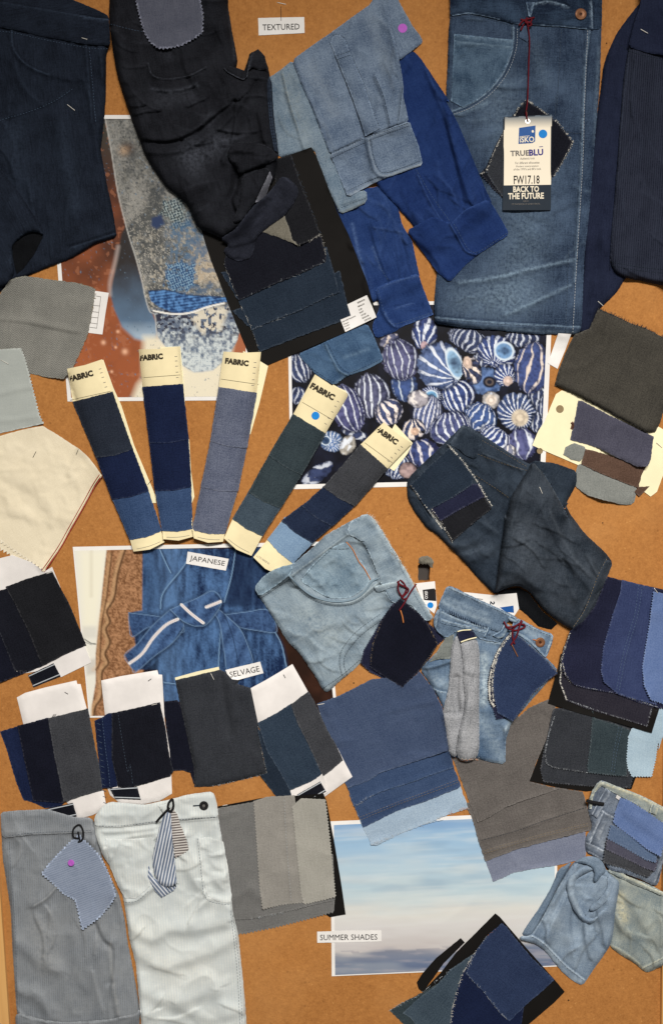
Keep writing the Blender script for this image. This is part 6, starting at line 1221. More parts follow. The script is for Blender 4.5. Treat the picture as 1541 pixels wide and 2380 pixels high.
piece('pocket_welt', T('K', 250, 400, 330, 425, 450, 455, 560, 475, 700, 520, 755, 535, 735, 565, 620, 532, 450, 492, 300, 462, 240, 440), M['medden2'], f_, t=.7, loft=1.2, ew=4, fit=(2, 3), res=3, wear=[(T('K', 255, 405, 330, 430, 450, 462, 700, 526), 2, 1.0)], wr=[(T('K', 270, 440, 450, 478, 700, 545), -1.2, 3, 3)])
piece('belt_loop', T('K', 880, 440, 935, 470, 870, 585, 815, 605, 760, 570, 845, 520), M['medden'], f_, t=.8, loft=1.6, ew=4, fit=(3, 3), res=2.6, rag=.3, wear=[(T('K', 885, 450, 845, 525, 765, 572), 2, 1), (T('K', 930, 472, 865, 585, 812, 600), 2, 1)])
piece('belt_loop', T('K', 905, 385, 950, 380, 1010, 425, 985, 440, 930, 425), M['medden'], f_, t=.8, loft=1.6, ew=4, fit=(3, 3), res=2.6, rag=.3, wear=[(T('K', 910, 390, 1000, 428), 2, 1)])
piece('belt_loop', T('K', 715, 490, 745, 495, 700, 590, 670, 580), M['medden'], f_, t=.6, loft=.8, ew=4, fit=(3, 3), res=2.6, rag=.3, wear=[(T('K', 720, 494, 685, 580), 2, 1)])
stitch(f_, [T('K', 320, 100, 480, 172, 640, 246, 800, 316, 980, 405), T('K', 225, 300, 300, 334, 450, 400, 700, 480), T('K', 165, 1098, 220, 1130, 290, 1142), T('K', 1010, 420, 1200, 520, 1350, 582)], M['nv_thread'], rad=.24)
stitch(f_, [[(a, b), (a + 2, b + 7)] for a, b in [T('K', 330 + i * 22, 318 + i * 10.5)[0] for i in range(16)]], M['nv_thread'], rad=.5, dash=7, gap=.2, name='pucker_stitch')
b = disc('button', f_, *T('C2', 772, 930)[0], 11.5, M['copper'], t=1.8, hole=3.2, dome=.6); disc('button_centre', b, *T('C2', 772, 930)[0], 4.2, M['copper_dark'], t=.8)
cord('buttonhole', f_, [T('C2', 725, 912, 752, 918)], M['orange'], .7)
piece('inside_out_leg', T('K', 400, 560, 350, 680, 338, 900, 322, 1100, 262, 1330, 255, 1380, 290, 1500, 330, 1750, 400, 1785, 425, 1600, 480, 1400, 500, 1250, 470, 1000, 470, 860, 440, 620), M['inside'], f_, t=1.3, loft=6, ew=12, fit=(5, 6), nz=[(1.4, 26, 90, 0, 5)], wr=[(T('K', 400, 1000, 390, 1180, 420, 1330), -3, 8, 8), (T('K', 260, 1350, 330, 1340), -1.5, 4)], grain=2, **GAR)
piece('inside_out_leg', T('K', 440, 640, 520, 615, 597, 598, 627, 690, 632, 900, 627, 1200, 627, 1700, 605, 1785, 520, 1830, 430, 1805, 395, 1720, 430, 1500, 472, 1330, 490, 1200, 466, 1000, 470, 860, 452, 720), M['inside'], f_, t=1.3, loft=6.5, ew=13, fit=(4, 5), nz=[(1.5, 30, 80, 0, 6)], wr=[(T('K', 480, 920, 560, 940, 620, 960), 1.4, 8, 12), (T('K', 520, 1300, 500, 1500, 470, 1700), 1.5, 10, 16)], wear=[(T('K', 520, 1550, 500, 1760), 16, .4)], grain=4, **GAR)
sl = piece('selvedge_turn_up', T('K', 405, 530, 460, 515, 545, 510, 572, 540, 602, 594, 520, 612, 442, 640, 415, 580), M['sw_inkb'], f_, t=1.0, loft=1.2, ew=5, fit=(3, 3), res=3, rag=.2)
cord('selvedge_edge', f_, [T('K', 410, 532, 460, 519, 545, 514)], M['cream2'], .8); cord('selvedge_edge', f_, [T('K', 443, 636, 520, 609, 600, 590)], M['cream2'], .9)
fray(f_, [T('C2', 240, 1655, 290, 1672, 385, 1660)], M['orange'], n=50, ln=6, seed=61, rad=.2); fray(f_, [T('C2', 260, 1664, 385, 1660)], M['cream_thread'], n=50, ln=6, seed=62, rad=.18)
# dark houndstooth edged cloth tag tied to the faded jeans
sq = thing('swatch_tag', 'navy pinked leaf of cloth tied with red cord over the inside out jeans', 'swatch tag', 1215, 1590)
piece('cloth_square', T('C2', 590, 862, 560, 900, 505, 980, 465, 1080, 445, 1180, 448, 1280, 470, 1330, 500, 1410, 600, 1400, 700, 1200, 640, 900), M['sw_inkb'], sq, t=.9, pk=[0, 1, 2, 3, 4, 5, 6], pitch=5, amp=2.4, fit=(5, 7), res=4, grain=30)
piece('cloth_square', T('C2', 604, 872, 655, 905, 720, 960, 800, 1030, 880, 1122, 800, 1180, 730, 1245, 660, 1340, 604, 1424, 560, 1400, 505, 1370, 488, 1280, 476, 1200, 484, 1100, 510, 1000, 550, 930), M['sw_dnm'], sq, t=.9, pk='all', pitch=5, amp=1.8, fit=(6, 9), res=4, grain=30, up=[T('C2', 880, 1122)[0] + (55, 5), T('C2', 560, 1400)[0] + (50, 4)])
fray(sq, [T('C2', 596, 862, 545, 920, 495, 1005, 468, 1090, 452, 1180, 455, 1290, 485, 1335)], M['cream_thread'], n=130, ln=6, seed=63, rad=.3, along=.1); fray(sq, [T('C2', 600, 872, 550, 930, 508, 1005, 480, 1100, 470, 1200, 480, 1300)], M['cream_thread'], n=90, ln=4, seed=64, rad=.26, along=.1)
fray(sq, [T('C2', 880, 1122, 730, 1245, 660, 1340, 604, 1424), T('C2', 655, 905, 800, 1030, 880, 1122)], M['tan_thread'], n=60, ln=3, seed=65, rad=.16)
cord('cord', sq, [T('C2', 545, 800, 570, 840, 620, 855, 680, 830, 640, 815, 600, 850), T('C2', 655, 790, 640, 840, 625, 890, 590, 945), T('C2', 555, 835, 610, 830, 660, 800), T('C2', 600, 850, 600, 900, 612, 940)], M['red_cord'], 1.2, lift=.3)
cord('cord_tail', sq, [T('C2', 595, 945, 615, 985, 632, 1018)], M['copper'], .9)
# ------------------------------------------------------------------ two swatch books at the right edge
def rim(o, lines, mat=None, n=90, ln=4, seed=1, rad=.24): fray(o, lines, mat or M['cream_thread'], n=n, ln=ln, seed=seed, rad=rad, along=.15)
k = thing('swatch_book', 'black backed swatch book of slate green denims ending in a pale blue leaf', 'swatch book', 1390, 1720)
piece('backing_card', T('C2', 850, 1440, 905, 1340, 1540, 1380, 1500, 1550) + T('C3', 1400, 130, 1342, 292, 1200, 290, 1060, 306, 880, 280, 706, 240, 760, 100), M['black_card'], k, t=1.2, rag=.2, fit=(8, 14), res=8)
piece('swatch', T('C2', 880, 1340, 1541, 1400) + T('C3', 1380, 100, 1335, 285, 1200, 280, 1040, 272, 860, 255, 792, 248, 772, 170, 800, 20), M['sw_char2'], k, t=.8, pk=[2, 3, 4, 5, 6, 7, 8], pitch=6, amp=2.2, fit=(5, 7), res=4, grain=6)
piece('swatch', T('C2', 868, 1340, 1120, 1390, 1330, 1470) + T('C3', 1340, 100, 1320, 215, 1220, 208, 1070, 192, 940, 172, 850, 160, 806, 130, 800, 40, 850, -200), M['sw_char2'], k, t=.8, pk=[4, 5, 6, 7, 8, 9], pitch=6, amp=2.2, fit=(5, 7), res=4, grain=6, wr=[(T('C3', 806, 130, 940, 172, 1320, 215), .8, 9)])
rim(k, [T('C2', 860, 1390, 825, 1500, 800, 1620) + T('C3', 806, 130, 850, 160, 940, 172, 1070, 192)], M['lt_thread'], n=50, seed=71, ln=3, rad=.2)
piece('swatch', T('C2', 1115, 1405, 1240, 1440, 1340, 1480) + T('C3', 1318, 100, 1310, 212, 1220, 206, 1070, 190, 1066, 150, 1085, 0, 1100, -200), M['sw_green'], k, t=.8, pk=[4, 5, 6, 7, 8], pitch=6, amp=2.2, fit=(5, 7), res=4, grain=4, wr=[(T('C2', 1270, 1460) + T('C3', 1240, 60, 1222, 205), .9, 3, 5)])
stitch(k, [T('C2', 1262, 1460) + T('C3', 1232, 60, 1214, 200), T('C2', 1282, 1466) + T('C3', 1250, 60, 1230, 204)], M['bl_thread'], rad=.22)
piece('swatch', T('C2', 1340, 1470, 1560, 1300, 1570, 1420, 1510, 1600) + T('C3', 1512, -20, 1490, 120, 1468, 215, 1400, 215, 1345, 215, 1320, 170, 1310, 110, 1322, -40), M['sw_palesk'], k, t=.8, pk=[4, 5, 6, 7, 8, 9, 10], pitch=6, amp=2.2, fit=(5, 7), res=4, grain=6, nz=[(.8, 50, 50, 0, 4)], up=[T('C3', 1440, 215)[0] + (60, 4)])
k = thing('swatch_book', 'black backed swatch book of navy denims ending in a mid blue leaf', 'swatch book', 1430, 1520)
piece('backing_card', T('C2', 900, 1000, 885, 1080, 856, 1180, 820, 1310, 1000, 1368, 1240, 1430, 1468, 1496, 1522, 1320, 1541, 1100), M['black_card'], k, t=1.2, rag=.2, fit=(8, 14), res=8)
piece('swatch', T('C2', 920, 950, 895, 1080, 890, 1180, 930, 1290, 1050, 1340, 1240, 1395, 1440, 1456, 1475, 1330, 1500, 1100), M['sw_plumk'], k, t=.8, pk=[1, 2, 3, 4, 5, 6], pitch=6, amp=2.2, fit=(6, 8), res=4, grain=14)
piece('swatch', T('C2', 1190, 518, 1275, 540, 1541, 600, 1640, 620, 1640, 1360, 1500, 1338, 1380, 1305, 1250, 1250, 1080, 1222, 990, 1200, 925, 1135, 905, 1050, 930, 940, 955, 860, 1040, 800, 1115, 700), M['sw_inkb'], k, t=.9, pk=[4, 5, 6, 7, 8, 9, 10, 11], pitch=6, amp=2.2, fit=(6, 9), res=4, grain=10, nz=[(1.0, 70, 70, 0, 3)], wr=[(T('C2', 915, 1100, 990, 1200, 1250, 1252, 1500, 1335), 1.0, 10)], up=[T('C2', 920, 1130)[0] + (70, 4)])
rim(k, [T('C2', 955, 870, 930, 940, 900, 1050, 895, 1180, 935, 1290)], n=95, seed=72, ln=4); rim(k, [T('C2', 912, 1060, 925, 1135, 965, 1185)], n=80, seed=73, ln=4); rim(k, [T('C2', 990, 1200, 1250, 1250, 1500, 1335), T('C2', 935, 1290, 1240, 1395, 1440, 1455, 1470, 1340)], M['lt_thread'], n=36, seed=74, ln=3, rad=.18)
piece('swatch', T('C2', 1282, 538, 1400, 570, 1490, 590, 1470, 760, 1450, 1000, 1470, 1220, 1500, 1320, 1380, 1290, 1255, 1252, 1170, 1180, 1150, 1110, 1165, 960, 1225, 750, 1270, 620), M['sw_cobalt'], k, t=.9, pk=[6, 7, 8, 9, 10, 11], pitch=6, amp=2.2, fit=(5, 7), res=4, grain=8, nz=[(.7, 60, 60, 0, 4)], wr=[(T('C2', 1398, 575, 1370, 760, 1300, 1000, 1255, 1240), 1.1, 4, 7)], up=[T('C2', 1165, 1180)[0] + (60, 4)])
stitch(k, [T('C2', 1408, 580, 1380, 760, 1310, 1000, 1264, 1235), T('C2', 1386, 572, 1360, 760, 1290, 1000, 1246, 1240)], M['bl_thread'], rad=.25)
piece('swatch', T('C2', 1478, 612, 1541, 625, 1640, 640, 1640, 1340, 1541, 1315, 1462, 1290, 1420, 1200, 1408, 1085, 1430, 950, 1452, 820), M['sw_corn'], k, t=.9, pk=[4, 5, 6, 7, 8, 9], pitch=6, amp=2.4, fit=(5, 8), res=4, grain=8, nz=[(.9, 60, 60, 0, 5)], up=[T('C2', 1440, 1270)[0] + (80, 5)])
# ------------------------------------------------------------------ chambray swatches in the middle
ch = thing('swatch_set', 'blue chambray swatches with raw edges stepping down over the sky print', 'swatch set', 920, 1760, 'layered swatch sets')
piece('swatch', T('B3', 900, 420, 945, 530, 998, 643, 1040, 640, 1185, 568, 1390, 490, 1450, 482) + T('C3', 60, 510, 200, 450, 322, 412, 275, 270, 200, 200), M['sw_lt'], ch, t=.7, rag=1.3, res=4, fit=(4, 6), grain=-20, nz=[(.8, 60, 40, -14, 1)], wr=[(T('B3', 998, 643, 1185, 568, 1450, 480), .8, 9)])
fray(ch, [T('B3', 998, 643, 1185, 568, 1390, 490) + T('C3', 160, 465, 320, 414)], M['lt_thread'], n=40, ln=8, seed=81, rad=.16); fray(ch, [T('C3', 200, 450, 320, 414)], M['orange'], n=40, ln=8, seed=82, rad=.18)
piece('swatch', T('B3', 860, 330, 890, 398, 948, 532, 1150, 430, 1330, 370, 1541, 285) + T('C3', 278, 270, 235, 160, 190, 100), M['sw_ind2'], ch, t=.7, rag=.9, res=4, fit=(4, 6), grain=-20, nz=[(.7, 60, 40, -14, 2)], wr=[(T('B3', 948, 530, 1330, 370, 1541, 285), .7, 8), (T('B3', 925, 475, 1150, 385, 1330, 320, 1541, 240), .9, 4, 5)])
stitch(ch, [T('B3', 930, 485, 1150, 393, 1330, 328, 1541, 248) + T('C3', 255, 220), T('B3', 925, 468, 1150, 378, 1330, 312, 1541, 232)], M['tan_thread'], rad=.2)
piece('swatch', T('B3', 830, 230, 850, 284, 892, 402, 1000, 335, 1060, 308, 1250, 250, 1400, 195, 1515, 155, 1485, 60, 1460, 30), M['sw_ind2'], ch, t=.7, rag=.9, res=4, fit=(4, 6), grain=-20, nz=[(.7, 60, 40, -14, 3)], wr=[(T('B3', 892, 400, 1060, 308, 1515, 155), 1.0, 7)])
fray(ch, [T('B3', 892, 402, 1000, 335)], M['lt_thread'], n=26, ln=9, seed=83, rad=.15); fray(ch, [T('B3', 1000, 335, 1250, 250, 1515, 155), T('B3', 850, 284, 980, 240, 1050, 190, 1200, 130, 1480, 40)], M['bl_thread'], n=40, ln=5, seed=84, rad=.16, along=.6)
piece('swatch', T('B2', 660, 1312, 800, 1262, 1000, 1160, 1090, 1150, 1190, 1210, 1300, 1110, 1380, 1215, 1440, 1330, 1480, 1590, 1476, 1605, 1300, 1665, 1060, 1742) + T('B3', 1050, 192, 980, 240, 850, 286, 750, 80), M['sw_indg'], ch, t=.8, rag=.8, res=4, fit=(6, 9), grain=-22, nz=[(1.1, 80, 70, -14, 4), (.4, 24, 24, 0, 5)], wr=[(T('B3', 850, 284, 980, 240, 1050, 190, 1480, 40), 1.1, 7), (T('B2', 980, 1420, 1120, 1360, 1380, 1300), .9, 8, 14), (T('B2', 700, 1310, 800, 1500, 850, 1680), 1.0, 14, 20)])
# ------------------------------------------------------------------ white sample cards with black swatches
def note(o, x, y, ang=20):
    a = math.radians(ang); cord('pin_shaft', o, [[(x - 4 * math.cos(a), y - 4 * math.sin(a)), (x + 5 * math.cos(a), y + 5 * math.sin(a))]], M['dark_metal'], .45, lift=.4)
def label(o, q, n=2):
    piece('selvedge_label', q, M['sw_black'], o, t=.6, rag=.4, fit=(2, 3), res=4)
    for t0, t1 in ((.10, .10), (.86, .86)):
        cord('selvedge_stripe', o, [[(q[0][0] + (q[3][0] - q[0][0]) * t0, q[0][1] + (q[3][1] - q[0][1]) * t0), (q[1][0] + (q[2][0] - q[1][0]) * t1, q[1][1] + (q[2][1] - q[1][1]) * t1)]], M['lt_thread'], .8, lift=-.6)
CG = 'white sample cards with dark swatches'
w1 = thing('sample_card', 'white card of black swatches below the cream canvas, at the board edge', 'sample card', 70, 1450, CG)
piece('card', T('A2', -200, 480, 0, 405, 80, 385, 200, 430, 280, 488, 328, 458, 345, 500, 535, 960, 572, 1055, 384, 1147, 300, 1100, -200, 1180), M['white2'], w1, t=.9, rag=0, fit=(6, 12), res=7, nz=[(.4, 80, 80, 0, 1)])
piece('swatch', T('A2', -250, 880, -50, 850, 20, 880, 100, 1110, 185, 1112, 0, 1182, -250, 1270), M['sw_black3'], w1, t=.8, rag=.7, fit=(5, 6), res=4, grain=-24)
piece('swatch', T('A2', -250, 690, 0, 606, 45, 592, 90, 580, 230, 800, 320, 1045, 262, 1082, 180, 1112, 95, 1106, 0, 870, -250, 800), M['sw_black'], w1, t=.8, rag=.7, fit=(5, 6), res=4, grain=-24, nz=[(.8, 50, 50, 0, 1)])
piece('swatch', T('A2', 38, 582, 180, 530, 328, 486, 440, 700, 542, 948, 400, 1010, 265, 1078, 180, 860, 90, 680), M['sw_black2'], w1, t=.8, rag=.6, fit=(5, 6), res=4, grain=-24, nz=[(.7, 50, 50, 0, 2)])
label(w1, T('A2', 178, 1134, 338, 1060, 382, 1142, 212, 1212))
w4 = thing('sample_card', 'tall charcoal swatch folded over a card under the word selvage', 'sample card', 500, 1690, CG)
piece('card', T('A2', 1020, 1300, 1110, 1290, 1180, 1400, 1260, 1761) + T('A3', 1210, 260, 1190, 190, 1140, 175, 1070, 180), M['sw_black3'], w4, t=.9, rag=.5, fit=(5, 8), res=5, grain=-8).name = 'swatch'
piece('card_edge', T('A2', 1094, 1150, 1230, 1112, 1368, 1082, 1372, 1105, 1240, 1140, 1098, 1170), M['cream2'], w4, t=.8, rag=0, fit=(3, 4), res=6)
piece('swatch', T('A2', 1096, 1166, 1240, 1132, 1375, 1100, 1500, 1160) + T('B2', 165, 1188, 246, 1215, 290, 1420, 310, 1590, 352, 1761) + T('B3', 356, 192, 230, 225, 110, 253, 0, 276) + T('A3', 1215, 277, 1212, 160) + T('A2', 1180, 1560, 1130, 1330), M['sw_char2'], w4, t=1.0, loft=5, ew=14, rag=.7, fit=(5, 8), res=4.5, grain=-8, nz=[(1.2, 60, 120, -8, 2)], wr=[(T('A2', 1375, 1110, 1400, 1300, 1440, 1500), -1.6, 14, 8), (T('B2', 120, 1200, 160, 1400), .8, 10)])
fray(w4, [T('B2', 290, 1420, 310, 1590, 352, 1761) + T('B3', 356, 192)], M['cream_thread'], n=34, ln=4, seed=91, rad=.16, along=.7); fray(w4, [T('B3', 356, 192, 230, 225, 110, 253, 0, 276)], M['lt_thread'], n=26, ln=4, seed=92, rad=.15)
w2 = thing('sample_card', 'white card with slate swatch, navy swatch and its label above the grey striped trousers', 'sample card', 130, 1750, CG)
piece('card', T('A2', 108, 1274, 160, 1245, 290, 1210, 480, 1167, 486, 1190, 506, 1190, 530, 1290, 560, 1400) + T('A3', 600, 250, 650, 305, 668, 410, 580, 455, 482, 482, 440, 400, 200, 100), M['white2'], w2, t=.9, rag=0, fit=(6, 12), res=7, loft=2, ew=12, solid=True)
piece('swatch', T('A2', 3, 1486, 160, 1440, 300, 1400, 360, 1600) + T('A3', 390, 200, 402, 375, 380, 405, 280, 410, 200, 372, 150, 360, 100, 240, 50, 60), M['sw_navy2'], w2, t=.8, rag=.7, fit=(5, 7), res=4, grain=-12, nz=[(.9, 40, 90, -12, 3)], wear=[(T('A2', 60, 1500, 110, 1700), 14, .12)])
piece('swatch', T('A2', 110, 1450, 200, 1430, 310, 1400, 360, 1600) + T('A3', 395, 200, 402, 380, 210, 366, 165, 160), M['sw_black3'], w2, t=.8, rag=.6, fit=(4, 6), res=4, grain=-12)
piece('swatch', T('A2', 302, 1404, 430, 1372, 552, 1342, 600, 1600, 625, 1700) + T('A3', 642, 298, 520, 335, 400, 373, 375, 240, 345, 100), M['sw_char'], w2, t=.9, rag=.6, fit=(5, 7), res=4, grain=-12, nz=[(.9, 50, 90, -12, 4)])
label(w2, T('A3', 276, 418, 458, 378, 482, 462, 334, 494)); note(w2, *T('A2', 416, 1246)[0], 30)
letters(w2, 'lll', *T('A2', 340, 1388)[0], 12, 7, -8, M['black_ink'], shear=.6)
w3 = thing('sample_card', 'white card with near-black swatch and ladder stitched strip above the pale trousers', 'sample card', 310, 1720, CG)
piece('card', T('A2', 634, 1168, 760, 1140, 985, 1103, 992, 1130, 1015, 1132, 1030, 1420, 1060, 1600) + T('A3', 1072, 200, 1076, 320, 1000, 365, 900, 386, 770, 396, 690, 330, 640, 200) + T('A2', 670, 1500), M['white2'], w3, t=.9, loft=2.5, ew=14, rag=0, fit=(6, 12), res=7, solid=True)
piece('stitched_strip', T('A2', 592, 1420, 640, 1398, 680, 1372, 740, 1368, 760, 1600) + T('A3', 740, 200, 735, 275, 690, 285, 640, 285, 622, 140), M['sw_navy2'], w3, t=.9, rag=.6, loft=1, ew=6, fit=(5, 6), res=4, grain=-6, wr=[(T('A2', 640, 1400, 660, 1600) + T('A3', 680, 160, 690, 280), 1.2, 4, 6)])
stitch(w3, [[(a, b), (a + 9, b + 3.5)] for a, b in [T('A2', 607 + i * 3.2, 1435 + i * 38)[0] for i in range(17)]], M['mid_thread'], rad=.4, dash=9, gap=0.3, name='ladder_stitch'); stitch(w3, [T('A2', 640, 1400, 662, 1600) + T('A3', 678, 160, 690, 280)], M['bl_thread'], rad=.24)
piece('swatch', T('A2', 700, 1372, 850, 1340, 1000, 1303, 1035, 1460, 1060, 1640) + T('A3', 1086, 176, 1066, 210, 960, 245, 865, 272, 780, 282, 740, 278, 700, 100) , M['sw_black'], w3, t=.9, loft=1.2, ew=10, rag=.6, fit=(5, 7), res=4, grain=-10, nz=[(.9, 50, 90, -10, 5)])
stitch(w3, [T('A2', 738, 1365, 755, 1480, 775, 1600, 800, 1740) + T('A3', 815, 140, 832, 268)], M['mid_thread'], rad=.3)
label(w3, T('A3', 688, 288, 858, 276, 882, 360, 722, 352)); note(w3, *T('A2', 936, 1165)[0], -35)
w5 = thing('sample_card', 'bright white card tilted over teal and charcoal swatches with a framed label', 'sample card', 700, 1700, CG)
piece('card', T('B2', 246, 1216, 340, 1165, 420, 1118, 506, 1065, 560, 1160, 600, 1232, 700, 1440) + T('B3', 790, 40, 826, 112, 880, 215, 700, 345, 540, 442, 500, 400, 468, 328, 420, 200) + T('B2', 350, 1600, 290, 1425), M['white2'], w5, t=.9, rag=0, fit=(6, 14), res=7, loft=1.5, ew=12, solid=True)
piece('swatch', T('B2', 286, 1460, 310, 1580, 352, 1761) + T('B3', 350, 190, 305, 205, 350, 270, 410, 345, 500, 330, 480, 250, 440, 150) + T('B2', 400, 1600), M['sw_darkb'], w5, t=.8, rag=.6, fit=(4, 6), res=4, grain=-26)
piece('swatch', T('B2', 290, 1432, 400, 1375, 500, 1310, 560, 1400, 640, 1560) + T('B3', 640, 90, 696, 206, 600, 255, 490, 300, 430, 190, 350, 60) + T('B2', 330, 1560), M['sw_teal'], w5, t=.9, rag=.6, fit=(5, 7), res=4, grain=-26, nz=[(1.0, 50, 90, -26, 6)])
piece('swatch', T('B2', 496, 1318, 550, 1275, 605, 1235, 640, 1290, 720, 1470) + T('B3', 780, 20, 822, 112, 760, 165, 695, 212, 660, 130, 590, -20) + T('B2', 540, 1440), M['sw_char'], w5, t=.9, rag=.6, fit=(5, 7), res=4, grain=-26, nz=[(.8, 50, 90, -26, 7)])
piece('label_frame', T('B3', 520, 330, 600, 270, 690, 196, 712, 245, 728, 312, 640, 370, 560, 405), M['white2'], w5, t=.5, rag=.8, fit=(2, 3), res=5)
label(w5, T('B3', 536, 326, 680, 244, 716, 308, 572, 390)); note(w5, *T('B2', 455, 1140)[0], 60)
# ------------------------------------------------------------------ striped trousers
g = thing('grey_striped_trousers', 'grey fine striped trousers with turned up cuff', 'trousers', 170, 2130)
piece('leg', T('A3', 5, 436, 120, 425, 300, 418, 480, 470, 575, 470, 600, 520, 640, 720, 700, 860, 745, 950, 780, 1100, 800, 1250, 830, 1400, 865, 1600, 878, 1680, 860, 1730, 700, 1745, 500, 1765, 250, 1770, 110, 1705, 98, 1560, 82, 1300, 70, 1050, 45, 880, 22, 740, 12, 580), M['gstripe'], g, t=1.4, loft=5, ew=10, cr=(22, 75, 80, 1.1), fit=(4, 6), nz=[(1.6, 70, 130, 0, 1), (.5, 24, 40, 10, 2)],
      wr=[(T('A3', 20, 590, 200, 570, 440, 560, 580, 560), .9, 5), (T('A3', 210, 1020, 290, 970, 350, 900), 1.6, 7, 14), (T('A3', 590, 1130, 640, 1240, 700, 1300, 690, 1500), -2.4, 10, 6), (T('A3', 690, 1250, 700, 1450, 740, 1700), 2, 8, 16), (T('A3', 120, 1260, 240, 1360, 360, 1420), 1.5, 14, 20), (T('A3', 120, 1540, 240, 1600, 330, 1720), 1.6, 12, 18), (T('A3', 460, 1200, 520, 1500), 1.2, 18, 26), (T('A3', 60, 700, 85, 1000, 95, 1300), 1.0, 5, 8), (T('A3', 540, 600, 620, 660, 660, 760), 1.8, 8, 14)], wear=[(T('A3', 250, 1150, 300, 1400), 34, .3), (T('A3', 210, 1020, 290, 970, 350, 905), 2, .4), (T('A3', 690, 1250, 702, 1450, 740, 1690), 4, .4)], grain=-2, **GAR)
piece('waistband', T('A3', 5, 436, 120, 425, 300, 418, 480, 470, 572, 470, 590, 560, 440, 568, 200, 578, 18, 598), M['gstripe'], g, t=.9, loft=1.6, ew=6, fit=(2, 3), nz=[(.7, 40, 30, 0, 4)], grain=-4, **GAR)
piece('turned_up_cuff', T('A3', 98, 1700, 130, 1690, 260, 1730, 400, 1750, 700, 1728, 850, 1690, 880, 1660, 872, 1740, 880, 1900, 880, 2050, 110, 2050, 105, 1850), M['gstripe'], g, t=1.4, loft=4, ew=6, fit=(5, 7), nz=[(1.0, 40, 40, 0, 5)], wr=[(T('A3', 250, 1700, 300, 1761, 330, 1850), 1.4, 7), (T('A3', 560, 1740, 590, 1900), 1.2, 7)], grain=-2, **GAR)
stitch(g, [T('A3', 18, 590, 200, 566, 440, 556, 580, 548), T('A3', 60, 620, 78, 900, 100, 1200, 110, 1600)], M['mid_thread'], rad=.2)
gs = thing('grey_swatch_book', 'graduated grey pinked swatches on a black card beside the pale trousers', 'swatch book', 650, 2000)
piece('backing_card', T('B3', 40, 400, 300, 350, 700, 320, 720, 370, 770, 640, 810, 880, 838, 1075, 740, 1092, 600, 1000, 120, 1000), M['black_card'], gs, t=1.1, rag=.2, fit=(6, 12), res=8)
piece('swatch', T('B3', 90, 700, 740, 700, 770, 965, 765, 1060, 620, 1100, 430, 1150, 205, 1196, 120, 1196, 90, 1000), M['sw_grey1'], gs, t=.8, pk=[3, 4, 5, 6], pitch=8.5, amp=3.2, fit=(5, 7), res=4, grain=-8)
piece('swatch', T('B3', 42, 410, 150, 392, 262, 372, 420, 600, 760, 700, 772, 985, 600, 1025, 460, 1060, 250, 1104, 100, 1110, 60, 700), M['sw_grey1'], gs, t=.8, pk=[6, 7, 8], pitch=6, amp=2, fit=(5, 7), res=4, grain=-4, nz=[(1.2, 60, 90, 0, 2)], wr=[(T('B3', 60, 460, 150, 430), 1.2, 10), (T('B3', 130, 980, 230, 920, 290, 960), 1.5, 12, 18)])
fray(gs, [T('B3', 460, 1060, 250, 1104)], M['lt_thread'], n=36, ln=6, seed=95, rad=.16)
piece('swatch', T('B3', 264, 366, 350, 340, 520, 330, 560, 700, 582, 1000, 440, 1015, 320, 1044, 300, 900, 285, 650), M['sw_grey2'], gs, t=.8, pk=[5, 6, 7, 8, 4], pitch=7, amp=2.4, fit=(4, 6), res=4, grain=-4, nz=[(.8, 60, 90, 0, 3)], wr=[(T('B3', 460, 350, 480, 700, 505, 1000), .9, 4, 6)], up=[T('B3', 320, 1040)[0] + (50, 3)])
stitch(gs, [T('B3', 455, 360, 470, 640, 500, 1000)], M['lt_thread'], rad=.24)
piece('swatch', T('B3', 505, 400, 560, 350, 712, 355, 740, 600, 776, 965, 700, 985, 580, 1012, 560, 950, 535, 700), M['sw_grey3'], gs, t=.8, pk=[2, 3, 4, 5, 6, 7, 8], pitch=7, amp=2.4, fit=(4, 6), res=4, grain=-4, nz=[(.9, 60, 90, 0, 4)], up=[T('B3', 776, 965)[0] + (60, 4)])
p = thing('pale_striped_trousers', 'pale ivory grey striped trousers with dark button and folded waistband', 'trousers', 400, 2130)
